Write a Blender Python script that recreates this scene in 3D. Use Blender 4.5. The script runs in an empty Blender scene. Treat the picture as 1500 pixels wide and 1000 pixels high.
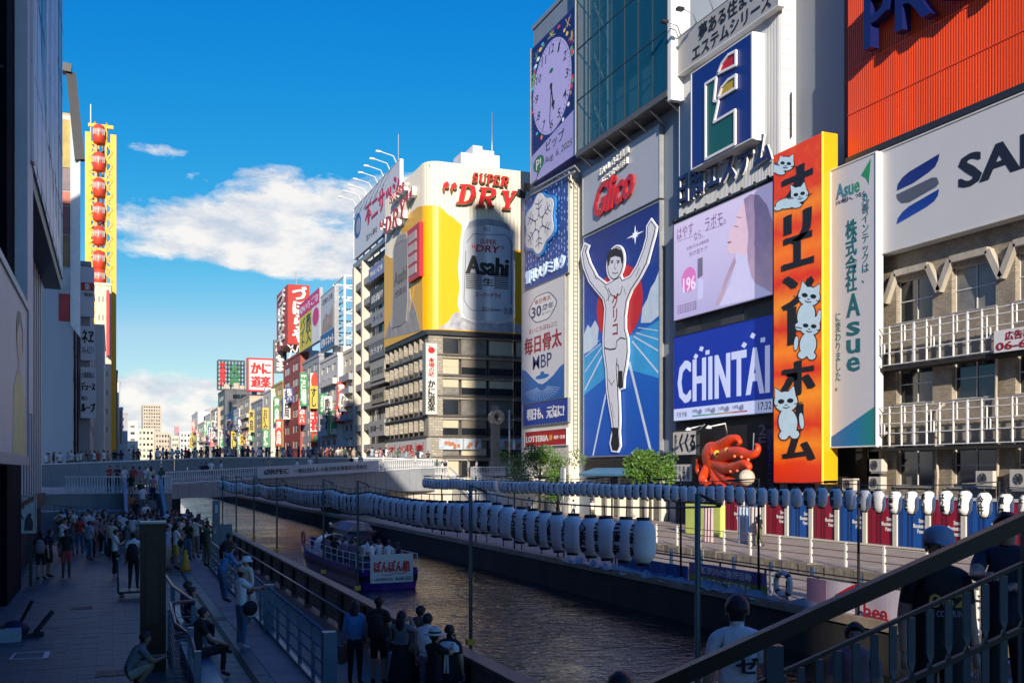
import bpy, bmesh, math, random
from mathutils import Vector, Matrix
R = math.radians
rnd = random.Random(7)
sc = bpy.context.scene
COL = sc.collection
# camera, world, sun, exposure
F, CX, HY, CZ, YAW = 1458.0, 750.0, 690.0, 4.2, R(21.86)
SUN_AZ, SUN_EL = R(18), R(17.5)          # sun behind the camera, a little to the left of the canal
cam = bpy.data.cameras.new('camera')
cam.sensor_width = 36.0
cam.lens = 36.0 * F / 1500.0
cam.shift_y = (HY - 500.0) / 1500.0
cam.clip_end = 6000
cam.clip_start = .1
cam_o = bpy.data.objects.new('camera', cam)
COL.objects.link(cam_o)
cam_o.location = (0, 0, CZ)
cam_o.rotation_euler = (R(90), 0, -YAW)
sc.camera = cam_o
sc.view_settings.view_transform = 'Standard'
sc.view_settings.look = 'None'
sc.view_settings.gamma = 1
sc.view_settings.use_curve_mapping = False
sc.view_settings.exposure = 0.32
try:
 sc.cycles.max_bounces = 6
 sc.cycles.diffuse_bounces = 3
 sc.cycles.glossy_bounces = 3
 sc.cycles.transparent_max_bounces = 6
 sc.cycles.use_denoising = True
except Exception:
 pass
world = bpy.data.worlds.new('World')
sc.world = world
world.use_nodes = True
wn = world.node_tree
wn.nodes.clear()
def wmath(op, a, b=None, c=None, clamp=False):
 n = wn.nodes.new('ShaderNodeMath')
 n.operation = op
 n.use_clamp = clamp
 for i, v in enumerate((a, b, c)):
  if v is None:
   continue
  if isinstance(v, (int, float)):
   n.inputs[i].default_value = v
  else:
   wn.links.new(v, n.inputs[i])
 return n.outputs[0]
def build_world():
 N = wn.nodes
 out = N.new('ShaderNodeOutputWorld')
 bg = N.new('ShaderNodeBackground')
 sky = N.new('ShaderNodeTexSky')
 sky.sky_type = 'NISHITA'
 sky.sun_disc = False
 sky.sun_elevation = SUN_EL
 sky.sun_rotation = R(180) + SUN_AZ
 sky.altitude = 10
 sky.air_density = 1.0
 sky.dust_density = 0.15
 sky.ozone_density = 2.5
 tc = N.new('ShaderNodeTexCoord')
 sep = N.new('ShaderNodeSeparateXYZ')
 wn.links.new(tc.outputs['Generated'], sep.inputs[0])
 x, y, z = sep.outputs
 az = wmath('ARCTAN2', x, y)
 hor = wmath('SQRT', wmath('ADD', wmath('MULTIPLY', x, x), wmath('MULTIPLY', y, y)))
 el = wmath('DIVIDE', z, wmath('MAXIMUM', hor, .02))
 cmb = N.new('ShaderNodeCombineXYZ')
 wn.links.new(wmath('MULTIPLY', az, 1.0), cmb.inputs[0])
 wn.links.new(wmath('MULTIPLY', el, 2.1), cmb.inputs[1])
 def noise(scale, detail, rough, off=0.0, dist=0.0):
  mp = N.new('ShaderNodeMapping')
  mp.inputs['Location'].default_value = (off, off * .7, off * .3)
  wn.links.new(cmb.outputs[0], mp.inputs[0])
  t = N.new('ShaderNodeTexNoise')
  t.inputs['Scale'].default_value = scale
  t.inputs['Detail'].default_value = detail
  t.inputs['Roughness'].default_value = rough
  t.inputs['Distortion'].default_value = dist
  wn.links.new(mp.outputs[0], t.inputs['Vector'])
  return t.outputs['Fac']
 n1 = noise(9, 9, .6, 3.1)
 n1b = noise(9, 9, .6, 3.1 + .02)
 n2 = noise(28, 6, .65, 1.7, .4)
 def blob(a, sa, e, se, amp):
  da = wmath('DIVIDE', wmath('SUBTRACT', az, a), sa)
  de = wmath('DIVIDE', wmath('SUBTRACT', el, e), se)
  q = wmath('ADD', wmath('MULTIPLY', da, da), wmath('MULTIPLY', de, de))
  return wmath('MULTIPLY', wmath('EXPONENT', wmath('MULTIPLY', q, -1.0)), amp)
 banks = [(.065, .10, .238, .026, .58), (.19, .085, .236, .034, .60), (.165, .10, .200, .013, .42), (.05, .05, .212, .012, .34), (.21, .05, .205, .016, .5),
   (.135, .075, .286, .018, .44), (.045, .040, .305, .009, .42), (.275, .07, .285, .024, .50), (.21, .08, .262, .012, .3), (.04, .10, .070, .026, .70),
   (.12, .12, .055, .030, .7), (-.6, .5, .22, .05, .5), (1.6, .6, .2, .06, .55), (2.6, .7, .3, .08, .5), (-1.8, .7, .2, .06, .5)]
 m = None
 for b in banks:
  v = blob(*b)
  m = v if m is None else wmath('ADD', m, v)
 m = wmath('MINIMUM', m, .66)
 raw = wmath('ADD', wmath('MULTIPLY', n1, .95), wmath('MULTIPLY', n2, .52))
 dens = wmath('MULTIPLY', wmath('ADD', wmath('SUBTRACT', raw, 1.115), m), 4.6, clamp=True)
 rawb = wmath('ADD', wmath('MULTIPLY', n1b, .95), wmath('MULTIPLY', n2, .52))
 shade = wmath('ADD', wmath('MULTIPLY', wmath('SUBTRACT', raw, rawb), 6.0), .62, clamp=True)
 ramp = N.new('ShaderNodeMix')
 ramp.data_type = 'RGBA'
 ramp.inputs[6].default_value = (6.0, 6.6, 7.6, 1)
 ramp.inputs[7].default_value = (9.8, 9.4, 9.0, 1)
 wn.links.new(shade, ramp.inputs[0])
 mix = N.new('ShaderNodeMix')
 mix.data_type = 'RGBA'
 wn.links.new(wmath('MULTIPLY', dens, .93), mix.inputs[0])
 sr = N.new('ShaderNodeSeparateColor')
 wn.links.new(sky.outputs[0], sr.inputs[0])
 cb_ = N.new('ShaderNodeCombineColor')
 r1 = wmath('MULTIPLY', sr.outputs[0], .1); b1 = wmath('MULTIPLY', sr.outputs[2], .1)
 rr_ = wmath('MINIMUM', wmath('MULTIPLY', wmath('POWER', r1, 4.0), 14.0), wmath('MINIMUM', wmath('MULTIPLY', r1, .95), .55))
 bb_ = wmath('MULTIPLY', wmath('POWER', wmath('MINIMUM', b1, 1.1), .43), .95)
 wn.links.new(wmath('MULTIPLY', rr_, 10.0), cb_.inputs[0])
 wn.links.new(wmath('MINIMUM', wmath('MULTIPLY', wmath('POWER', wmath('MULTIPLY', sr.outputs[1], .1), 1.15), 11.1), 8.6), cb_.inputs[1])
 wn.links.new(wmath('MULTIPLY', bb_, 10.0), cb_.inputs[2])
 wn.links.new(cb_.outputs[0], mix.inputs[6])
 wn.links.new(ramp.outputs[2], mix.inputs[7])
 wn.links.new(mix.outputs[2], bg.inputs['Color'])
 bg.inputs['Strength'].default_value = 0.082
 wn.links.new(bg.outputs[0], out.inputs['Surface'])
build_world()
sun = bpy.data.lights.new('sun', 'SUN')
sun.energy = 5.0
sun.angle = R(.5)
sun.color = (1.0, .89, .74)
sun_o = bpy.data.objects.new('sun', sun)
COL.objects.link(sun_o)
sun_dir = Vector((-math.sin(SUN_AZ) * math.cos(SUN_EL), -math.cos(SUN_AZ) * math.cos(SUN_EL), math.sin(SUN_EL)))
sun_o.rotation_euler = sun_dir.to_track_quat('Z', 'Y').to_euler()
sun_o.location = (-30, -80, 60)
# photograph measurements -> places
SY, CY_ = math.sin(YAW), math.cos(YAW)
def ray(px, py):
 c = (px - CX) / F
 return Vector((SY + c * CY_, CY_ - c * SY, (HY - py) / F))
def onX(px, py, X):
 d = ray(px, py); t = X / d.x
 return Vector((X, d.y * t, CZ + d.z * t))
def onY(px, py, Y):
 d = ray(px, py); t = Y / d.y
 return Vector((d.x * t, Y, CZ + d.z * t))
def onZ(px, py, Z):
 d = ray(px, py); t = (Z - CZ) / d.z
 return Vector((d.x * t, d.y * t, Z))
def onT(px, py, t):
 d = ray(px, py)
 return Vector((d.x * t, d.y * t, CZ + d.z * t))
# materials
def S(r, g, b):
 f = lambda c: (c / 255.0 / 12.92) if c <= 10 else ((c / 255.0 + .055) / 1.055) ** 2.4
 return (f(r), f(g), f(b))
_M = {}
def M(name, rgb, rough=.6, metal=0.0, var=.12, scale=1.5, streak=1.0, bump=0.0, bscale=40.0, emit=0.0, spec=.5, alpha=1.0, coat=0.0, scales=None):
 if name in _M:
  return _M[name]
 m = bpy.data.materials.new(name)
 m.use_nodes = True
 nt = m.node_tree
 b = nt.nodes['Principled BSDF']
 b.inputs['Roughness'].default_value = rough
 b.inputs['Metallic'].default_value = metal
 b.inputs['Specular IOR Level'].default_value = spec
 b.inputs['Coat Weight'].default_value = coat
 tc = nt.nodes.new('ShaderNodeTexCoord')
 if var > 0:
  mp = nt.nodes.new('ShaderNodeMapping')
  mp.inputs['Scale'].default_value = (1, 1, 1.0 / streak)
  nt.links.new(tc.outputs['Object'], mp.inputs[0])
  n = nt.nodes.new('ShaderNodeTexNoise')
  n.inputs['Scale'].default_value = scale
  n.inputs['Detail'].default_value = 6
  n.inputs['Roughness'].default_value = .65
  nt.links.new(mp.outputs[0], n.inputs['Vector'])
  r = nt.nodes.new('ShaderNodeMapRange')
  r.inputs[1].default_value = .3; r.inputs[2].default_value = .7
  nt.links.new(n.outputs['Fac'], r.inputs[0])
  mx = nt.nodes.new('ShaderNodeMix')
  mx.data_type = 'RGBA'
  mx.inputs[6].default_value = tuple(c * (1 - var) for c in rgb) + (1,)
  mx.inputs[7].default_value = tuple(min(1, c * (1 + var * .6)) for c in rgb) + (1,)
  nt.links.new(r.outputs[0], mx.inputs[0])
  nt.links.new(mx.outputs[2], b.inputs['Base Color'])
  if emit > 0:
   nt.links.new(mx.outputs[2], b.inputs['Emission Color'])
 else:
  b.inputs['Base Color'].default_value = tuple(rgb) + (1,)
  b.inputs['Emission Color'].default_value = tuple(rgb) + (1,)
 b.inputs['Emission Strength'].default_value = emit
 if bump > 0:
  n2 = nt.nodes.new('ShaderNodeTexNoise')
  n2.inputs['Scale'].default_value = bscale
  n2.inputs['Detail'].default_value = 5
  nt.links.new(tc.outputs['Object'], n2.inputs['Vector'])
  bp = nt.nodes.new('ShaderNodeBump')
  bp.inputs['Strength'].default_value = bump
  bp.inputs['Distance'].default_value = .02
  nt.links.new(n2.outputs['Fac'], bp.inputs['Height'])
  nt.links.new(bp.outputs[0], b.inputs['Normal'])
 _M[name] = m
 return m
def gradient_mat(name, stops, axis, a0, a1, rough=.5, emit=0.0, metal=0.0, noise=0.0):
 """printed colour bands across a sign: position along an axis of the sign between a0 and a1 (object space)"""
 if name in _M:
  return _M[name]
 m = bpy.data.materials.new(name)
 m.use_nodes = True
 nt = m.node_tree
 b = nt.nodes['Principled BSDF']
 b.inputs['Roughness'].default_value = rough
 b.inputs['Metallic'].default_value = metal
 tc = nt.nodes.new('ShaderNodeTexCoord')
 sp = nt.nodes.new('ShaderNodeSeparateXYZ')
 nt.links.new(tc.outputs['Object'], sp.inputs[0])
 mr = nt.nodes.new('ShaderNodeMapRange')
 mr.inputs[1].default_value = a0; mr.inputs[2].default_value = a1
 nt.links.new(sp.outputs[axis], mr.inputs[0])
 src = mr.outputs[0]
 if noise > 0:
  n = nt.nodes.new('ShaderNodeTexNoise')
  n.inputs['Scale'].default_value = 1.2
  n.inputs['Detail'].default_value = 4
  nt.links.new(tc.outputs['Object'], n.inputs['Vector'])
  ad = nt.nodes.new('ShaderNodeMath'); ad.operation = 'MULTIPLY_ADD'
  nt.links.new(n.outputs['Fac'], ad.inputs[0]); ad.inputs[1].default_value = noise
  nt.links.new(src, ad.inputs[2])
  a2 = nt.nodes.new('ShaderNodeMath'); a2.operation = 'SUBTRACT'
  nt.links.new(ad.outputs[0], a2.inputs[0]); a2.inputs[1].default_value = noise * .5
  src = a2.outputs[0]
 cr = nt.nodes.new('ShaderNodeValToRGB')
 el = cr.color_ramp.elements
 while len(el) > 1:
  el.remove(el[0])
 el[0].position = stops[0][0]; el[0].color = tuple(stops[0][1]) + (1,)
 for p, c in stops[1:]:
  e = el.new(p); e.color = tuple(c) + (1,)
 nt.links.new(src, cr.inputs[0])
 nt.links.new(cr.outputs[0], b.inputs['Base Color'])
 nt.links.new(cr.outputs[0], b.inputs['Emission Color'])
 b.inputs['Emission Strength'].default_value = emit
 _M[name] = m
 return m
def tile_mat(name, rgb, mortar, w, h, rough=.7, bump=.3, var=.25, axes='yz'):
 """small wall tiles (each a few pixels at most in the photograph)"""
 if name in _M:
  return _M[name]
 m = bpy.data.materials.new(name)
 m.use_nodes = True
 nt = m.node_tree
 b = nt.nodes['Principled BSDF']
 b.inputs['Roughness'].default_value = rough
 tc = nt.nodes.new('ShaderNodeTexCoord')
 sp = nt.nodes.new('ShaderNodeSeparateXYZ')
 cb = nt.nodes.new('ShaderNodeCombineXYZ')
 nt.links.new(tc.outputs['Object'], sp.inputs[0])
 ad = nt.nodes.new('ShaderNodeMath'); ad.operation = 'ADD'
 nt.links.new(sp.outputs[0], ad.inputs[0]); nt.links.new(sp.outputs[1], ad.inputs[1])
 nt.links.new(ad.outputs[0], cb.inputs[0])
 nt.links.new(sp.outputs[2], cb.inputs[1])
 br = nt.nodes.new('ShaderNodeTexBrick')
 br.inputs['Color1'].default_value = tuple(c * (1 + var * .4) for c in rgb) + (1,)
 br.inputs['Color2'].default_value = tuple(c * (1 - var) for c in rgb) + (1,)
 br.inputs['Mortar'].default_value = tuple(mortar) + (1,)
 br.inputs['Scale'].default_value = 1.0
 br.inputs['Mortar Size'].default_value = h * .1
 br.inputs['Brick Width'].default_value = w
 br.inputs['Row Height'].default_value = h
 nt.links.new(cb.outputs[0], br.inputs['Vector'])
 n = nt.nodes.new('ShaderNodeTexNoise')
 n.inputs['Scale'].default_value = .9
 n.inputs['Detail'].default_value = 8
 mp = nt.nodes.new('ShaderNodeMapping'); mp.inputs['Scale'].default_value = (1, 1, .35)
 nt.links.new(tc.outputs['Object'], mp.inputs[0]); nt.links.new(mp.outputs[0], n.inputs['Vector'])
 r = nt.nodes.new('ShaderNodeMapRange'); r.inputs[1].default_value = .5; r.inputs[2].default_value = .72
 r.inputs[4].default_value = .55
 nt.links.new(n.outputs['Fac'], r.inputs[0])
 mx = nt.nodes.new('ShaderNodeMix'); mx.data_type = 'RGBA'
 nt.links.new(r.outputs[0], mx.inputs[0])
 nt.links.new(br.outputs['Color'], mx.inputs[6])
 mx.inputs[7].default_value = tuple(c * .35 for c in rgb) + (1,)
 nt.links.new(mx.outputs[2], b.inputs['Base Color'])
 bp = nt.nodes.new('ShaderNodeBump'); bp.inputs['Strength'].default_value = bump; bp.inputs['Distance'].default_value = .01
 nt.links.new(br.outputs['Fac'], bp.inputs['Height']); bp.invert = True
 nt.links.new(bp.outputs[0], b.inputs['Normal'])
 _M[name] = m
 return m
# mesh building
def wloc(o):
 v = Vector((0, 0, 0))
 while o is not None:
  v += o.location
  o = o.parent
 return v
class MB:
 def __init__(s):
  s.v = []; s.f = []; s.mi = []; s.smooth = []
  s.cur = 0; s.sm = False
 def _f(s, idx):
  s.f.append(idx); s.mi.append(s.cur); s.smooth.append(s.sm)
 def quad(s, *pts):
  n = len(s.v); s.v += [Vector(p) for p in pts]; s._f(list(range(n, n + len(pts)))); return s
 def box(s, a, b):
  (x0, y0, z0), (x1, y1, z1) = a, b
  if x0 > x1: x0, x1 = x1, x0
  if y0 > y1: y0, y1 = y1, y0
  if z0 > z1: z0, z1 = z1, z0
  n = len(s.v)
  s.v += [Vector(p) for p in ((x0,y0,z0),(x1,y0,z0),(x1,y1,z0),(x0,y1,z0),(x0,y0,z1),(x1,y0,z1),(x1,y1,z1),(x0,y1,z1))]
  for q in ((0,3,2,1),(4,5,6,7),(0,1,5,4),(1,2,6,5),(2,3,7,6),(3,0,4,7)):
   s._f([n + i for i in q])
  return s
 def obox(s, c, hx, hy, hz, rz=0.0, rx=0.0):
  m = Matrix.Rotation(rz, 3, 'Z') @ Matrix.Rotation(rx, 3, 'X')
  n = len(s.v); c = Vector(c)
  for z in (-hz, hz):
   for x, y in ((-hx,-hy),(hx,-hy),(hx,hy),(-hx,hy)):
    s.v.append(c + m @ Vector((x, y, z)))
  for q in ((0,3,2,1),(4,5,6,7),(0,1,5,4),(1,2,6,5),(2,3,7,6),(3,0,4,7)):
   s._f([n + i for i in q])
  return s
 def bar(s, a, b, w, h=None, up=(0, 0, 1)):
  """a rectangular bar from a to b"""
  h = h or w
  a = Vector(a); b = Vector(b); d = (b - a).normalized(); up = Vector(up)
  if abs(d.dot(up)) > .98: up = Vector((0, 1, 0))
  r = d.cross(up).normalized(); u = r.cross(d)
  n = len(s.v)
  for p in (a, b):
   for i, j in ((-1,-1),(1,-1),(1,1),(-1,1)):
    s.v.append(p + r * (i * w / 2) + u * (j * h / 2))
  for q in ((0,3,2,1),(4,5,6,7),(0,1,5,4),(1,2,6,5),(2,3,7,6),(3,0,4,7)):
   s._f([n + i for i in q])
  return s
 def tube(s, pts, r, n=8, cap=True):
  pts = [Vector(p) for p in pts]
  rs = r if isinstance(r, (list, tuple)) else [r] * len(pts)
  base = len(s.v); k = len(pts)
  prev = None
  for i, p in enumerate(pts):
   d = (pts[min(i + 1, k - 1)] - pts[max(i - 1, 0)]).normalized()
   if prev is None:
    a = Vector((0, 0, 1)) if abs(d.z) < .9 else Vector((1, 0, 0))
    x = d.cross(a).normalized()
   else:
    x = (prev - d * prev.dot(d)).normalized()
   prev = x
   y = d.cross(x)
   for j in range(n):
    t = 2 * math.pi * j / n
    s.v.append(p + (x * math.cos(t) + y * math.sin(t)) * rs[i])
  sm = s.sm; s.sm = n > 5
  for i in range(k - 1):
   for j in range(n):
    a = base + i * n + j; b = base + i * n + (j + 1) % n
    s._f([a, b, b + n, a + n])
  s.sm = sm
  if cap:
   s._f([base + j for j in reversed(range(n))])
   s._f([base + (k - 1) * n + j for j in range(n)])
  return s
 def lathe(s, prof, c=(0, 0, 0), n=16, sx=1.0, sy=1.0, smooth=True):
  base = len(s.v); c = Vector(c); k = len(prof)
  for r, z in prof:
   for j in range(n):
    t = 2 * math.pi * j / n
    s.v.append(c + Vector((r * math.cos(t) * sx, r * math.sin(t) * sy, z)))
  sm = s.sm; s.sm = smooth
  for i in range(k - 1):
   for j in range(n):
    a = base + i * n + j; b = base + i * n + (j + 1) % n
    s._f([a, b, b + n, a + n])
  s.sm = sm
  s._f([base + j for j in reversed(range(n))])
  s._f([base + (k - 1) * n + j for j in range(n)])
  return s
 def ball(s, c, rx, ry=None, rz=None, n=10, m=7):
  ry = ry or rx; rz = rz or rx
  prof = []
  base = len(s.v); c = Vector(c)
  sm = s.sm; s.sm = True
  for i in range(1, m):
   a = math.pi * i / m
   for j in range(n):
    t = 2 * math.pi * j / n
    s.v.append(c + Vector((rx * math.sin(a) * math.cos(t), ry * math.sin(a) * math.sin(t), -rz * math.cos(a))))
  lo = len(s.v); s.v.append(c - Vector((0, 0, rz))); hi = len(s.v); s.v.append(c + Vector((0, 0, rz)))
  for i in range(m - 2):
   for j in range(n):
    a = base + i * n + j; b = base + i * n + (j + 1) % n
    s._f([a, b, b + n, a + n])
  for j in range(n):
   s._f([lo, base + (j + 1) % n, base + j])
   s._f([hi, base + (m - 2) * n + j, base + (m - 2) * n + (j + 1) % n])
  s.sm = sm
  return s
 def prism(s, pts, ext):
  """closed outline pts (3-D, planar) pushed along ext"""
  pts = [Vector(p) for p in pts]; ext = Vector(ext)
  nrm = Vector((0, 0, 0))
  for i in range(len(pts)):
   nrm += pts[i].cross(pts[(i + 1) % len(pts)])
  if nrm.dot(ext) < 0: pts.reverse()
  n = len(s.v); k = len(pts)
  s.v += pts + [p + ext for p in pts]
  s._f([n + i for i in reversed(range(k))]); s._f([n + k + i for i in range(k)])
  for i in range(k):
   j = (i + 1) % k
   s._f([n + i, n + j, n + k + j, n + k + i])
  return s
 def mesh(s, name, off=Vector((0, 0, 0))):
  me = bpy.data.meshes.new(name)
  me.from_pydata([v - off for v in s.v], [], s.f)
  me.polygons.foreach_set('material_index', s.mi)
  me.polygons.foreach_set('use_smooth', s.smooth)
  me.update()
  return me
 def build(s, name, mat, parent=None, label=None, cat=None, group=None, kind=None):
  if parent is None:
   xs = [v.x for v in s.v]; ys = [v.y for v in s.v]; zs = [v.z for v in s.v]
   off = Vector(((min(xs) + max(xs)) / 2, (min(ys) + max(ys)) / 2, min(zs)))
  else:
   off = wloc(parent)
  me = s.mesh(name, off)
  o = bpy.data.objects.new(name, me)
  for m in (mat if isinstance(mat, (list, tuple)) else [mat]):
   me.materials.append(m)
  COL.objects.link(o)
  if parent is None: o.location = off
  else: o.parent = parent
  tag(o, label, cat, group, kind)
  return o
_labels = set()
def tag(o, label=None, cat=None, group=None, kind=None):
 if label: o['label'] = label
 if cat: o['category'] = cat
 if group: o['group'] = group
 if kind: o['kind'] = kind
 return o
def thing(name, label, cat, loc=(0, 0, 0), group=None):
 o = bpy.data.objects.new(name, None)
 o.empty_display_size = .3
 COL.objects.link(o)
 o.location = loc
 return tag(o, label, cat, group)
def inst(name, me, parent, loc, rz=0.0, scale=None, mats=None):
 """one more object that shares mesh data; loc in the parent's space"""
 o = bpy.data.objects.new(name, me)
 COL.objects.link(o)
 o.parent = parent
 o.location = loc
 if rz: o.rotation_euler = (0, 0, rz)
 if scale: o.scale = scale
 return o
def copy_tree(o, parent=None):
 c = o.copy()
 COL.objects.link(c)
 if parent is not None: c.parent = parent
 for ch in o.children: copy_tree(ch, c)
 return c
# upright faces (walls, boards) with u to the right, v up
class Face:
 def __init__(s, kind, c):
  s.kind, s.c = kind, c
  s.u, s.n = {'X': (Vector((0,-1,0)), Vector((-1,0,0))), 'Y': (Vector((1,0,0)), Vector((0,-1,0))),
     'L': (Vector((0,1,0)), Vector((1,0,0)))}[kind]
  s.o = Vector((0, c, 0)) if kind == 'Y' else Vector((c, 0, 0))
 def p(s, u, v, d=0.0):
  return s.o + s.u * u + Vector((0, 0, v)) + s.n * d
 def uv(s, px, py):
  q = onY(px, py, s.c) if s.kind == 'Y' else onX(px, py, s.c)
  return (q - s.o).dot(s.u), q.z
 def rect(s, xl, xr, yt, yb):
  """rectangle whose left edge runs yt..yb in the photograph, right edge at xr"""
  u0, v1 = s.uv(xl, yt); _, v0 = s.uv(xl, yb); u1, _ = s.uv(xr, yt)
  return Rect(s, u0, v0, u1, v1)
 def uvs(s, pts):
  return [s.uv(*p) for p in pts]
class Rect:
 def __init__(s, fc, u0, v0, u1, v1):
  s.fc, s.u0, s.v0, s.u1, s.v1 = fc, u0, v0, u1, v1
  s.w, s.h = u1 - u0, v1 - v0
 def at(s, a, b):       # a 0..1 from the left, b 0..1 from the top
  return s.u0 + a * s.w, s.v1 - b * s.h
 def sub(s, a0, b0, a1, b1):
  u0, v1 = s.at(a0, b0); u1, v0 = s.at(a1, b1)
  return Rect(s.fc, u0, v0, u1, v1)
 def box(s, mb, d0, d1, m=0.0):
  a = s.fc.p(s.u0 - m, s.v0 - m, d0); b = s.fc.p(s.u1 + m, s.v1 + m, d1)
  return mb.box(a, b)
 def pts(s, lst, d=0.0):
  return [s.fc.p(*s.at(a, b), d) for a, b in lst]
 def ell(s, a, b, ra, rb, n=32, d=0.0, t0=0, t1=360):
  return [s.fc.p(*s.at(a + ra * math.cos(R(t0 + (t1 - t0) * i / n)), b - rb * math.sin(R(t0 + (t1 - t0) * i / n))), d) for i in range(n + (0 if t1 - t0 == 360 else 1))]
 def poly(s, mb, lst, d0, d1):
  return mb.prism(s.pts(lst, d0), s.fc.n * (d1 - d0))
 def poly_ell(s, mb, a, b, ra, rb, d0, d1, n=32, **k):
  return mb.prism(s.ell(a, b, ra, rb, n, d0, **k), s.fc.n * (d1 - d0))
 def line(s, mb, pts, w, d0, d1):
  """stroke of real width w along normalised points"""
  q = [Vector(s.at(a, b)) for a, b in pts]
  for i in range(len(q) - 1):
   a, b = q[i], q[i + 1]
   t = (b - a)
   if t.length < 1e-6: continue
   t.normalize(); nn = Vector((-t.y, t.x)) * (w / 2); e = t * (w * .25)
   dd = (i % 2) * .0015
   mb.prism([s.fc.p(*(a - e + nn), d0), s.fc.p(*(b + e + nn), d0), s.fc.p(*(b + e - nn), d0), s.fc.p(*(a - e - nn), d0)], s.fc.n * (d1 - d0 + dd))
  return mb
_T = {}
def text_geo(s, bold=0.0, shear=0.0, spacing=1.0, line=1.0, align='LEFT'):
 key = (s, bold, shear, spacing, line, align)
 if key in _T: return _T[key]
 c = bpy.data.curves.new('lettering', 'FONT')
 c.body = s; c.offset = bold; c.shear = shear; c.resolution_u = 2
 c.space_character = spacing; c.space_line = line; c.align_x = align
 c.extrude = .5
 o = bpy.data.objects.new('lettering', c)
 COL.objects.link(o)
 dg = bpy.context.evaluated_depsgraph_get()
 me = bpy.data.meshes.new_from_object(o.evaluated_get(dg))
 vs = [v.co.copy() for v in me.vertices]; fs = [list(p.vertices) for p in me.polygons]
 bpy.data.objects.remove(o); bpy.data.curves.remove(c); bpy.data.meshes.remove(me)
 x0 = min(v.x for v in vs); x1 = max(v.x for v in vs); y0 = min(v.y for v in vs); y1 = max(v.y for v in vs)
 _T[key] = ([((v.x - x0) / (x1 - x0), (v.y - y0) / (y1 - y0), v.z + .5) for v in vs], fs, (x1 - x0) / (y1 - y0))
 return _T[key]
def add_text(mb, r, s, d0=.004, d1=.02, bold=0.0, shear=0.0, spacing=1.0, line=1.0, vert=False, fit=True, rise=0.0):
 """letters filling rectangle r; rise tilts the base line (real height gained over the width)"""
 if vert: s = "\n".join(s)
 vs, fs, asp = text_geo(s, min(bold, .018), shear, spacing, .9 if vert else line, 'CENTER' if vert else 'LEFT')
 u0, v0, w, h = r.u0, r.v0, r.w, r.h
 if not fit:
  w2 = h * asp
  if w2 > w: h2 = w / asp; v0 += (h - h2) / 2; h = h2
  else: u0 += (w - w2) / 2; w = w2
 nl = s.count("\n") + 1
 k = max(0, bold - .015) * h / nl * 1.5          # heavier strokes: the same letters laid a little to each side
 for q, dx in enumerate((0, -k, k) if k > 0 else (0,)):
  n = len(mb.v)
  for x, y, z in vs:
   mb.v.append(r.fc.p(u0 + x * w + dx, v0 + y * h + rise * x, d0 + (d1 - d0) * z + q * .0009))
  for f in fs: mb._f([n + i for i in f])
 return mb
def text(r, s, mat, parent, name='lettering', **k):
 return add_text(MB(), r, s, **k).build(name, mat, parent)
# the ground, the river, the banks
m_ground = M('ground_asphalt', (.06, .06, .06), .9, var=.3)
MB().quad((-2500,-2500,-2.4),(2500,-2500,-2.4),(2500,2500,-2.4),(-2500,2500,-2.4)).build('ground', m_ground, kind='structure')
def water_mat():
 m = bpy.data.materials.new('river_water')
 m.use_nodes = True
 nt = m.node_tree
 b = nt.nodes['Principled BSDF']
 b.inputs['Base Color'].default_value = (.006, .014, .009, 1)
 b.inputs['Roughness'].default_value = .015
 b.inputs['Specular IOR Level'].default_value = .5
 b.inputs['IOR'].default_value = 1.8
 tc = nt.nodes.new('ShaderNodeTexCoord')
 hs = []
 for sc_, st, sx in ((.75, 1.0, 1.9), (2.2, .6, 2.4), (5.5, .2, 1.8)):
  mp = nt.nodes.new('ShaderNodeMapping')
  mp.inputs['Scale'].default_value = (1.0, sx * .75, 1)
  mp.inputs['Rotation'].default_value = (0, 0, R(6 - sc_ * 3))
  nt.links.new(tc.outputs['Object'], mp.inputs[0])
  n = nt.nodes.new('ShaderNodeTexNoise')
  n.inputs['Scale'].default_value = sc_
  n.inputs['Detail'].default_value = 3
  n.inputs['Distortion'].default_value = 1.2
  nt.links.new(mp.outputs[0], n.inputs['Vector'])
  mu = nt.nodes.new('ShaderNodeMath'); mu.operation = 'MULTIPLY'
  nt.links.new(n.outputs['Fac'], mu.inputs[0]); mu.inputs[1].default_value = st
  hs.append(mu.outputs[0])
 s = hs[0]
 for h in hs[1:]:
  a = nt.nodes.new('ShaderNodeMath'); a.operation = 'ADD'
  nt.links.new(s, a.inputs[0]); nt.links.new(h, a.inputs[1]); s = a.outputs[0]
 bp = nt.nodes.new('ShaderNodeBump')
 big = nt.nodes.new('ShaderNodeTexNoise'); big.inputs['Scale'].default_value = .16; big.inputs['Detail'].default_value = 3
 nt.links.new(tc.outputs['Object'], big.inputs['Vector'])
 mr = nt.nodes.new('ShaderNodeMapRange'); mr.inputs[1].default_value = .36; mr.inputs[2].default_value = .64; mr.inputs[3].default_value = .35; mr.inputs[4].default_value = 1.0
 nt.links.new(big.outputs['Fac'], mr.inputs[0]); nt.links.new(mr.outputs[0], bp.inputs['Strength'])
 bp.inputs['Distance'].default_value = .115
 nt.links.new(s, bp.inputs['Height'])
 nt.links.new(bp.outputs[0], b.inputs['Normal'])
 return m
MB().quad((5.0,-80,-1.3),(20.5,-80,-1.3),(20.5,900,-1.3),(5.0,900,-1.3)).build('river_water', water_mat(), kind='structure')
m_pave = M('paving_stone', (.068, .084, .098), .5, var=.45, scale=1.7, bump=.25, bscale=60)
m_pave2 = M('paving_stone_pale', (.085, .09, .095), .6, var=.3, scale=2.2, bump=.25, bscale=60)
m_joint = M('paving_bed', (.03, .033, .038), .9, var=.2)
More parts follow.
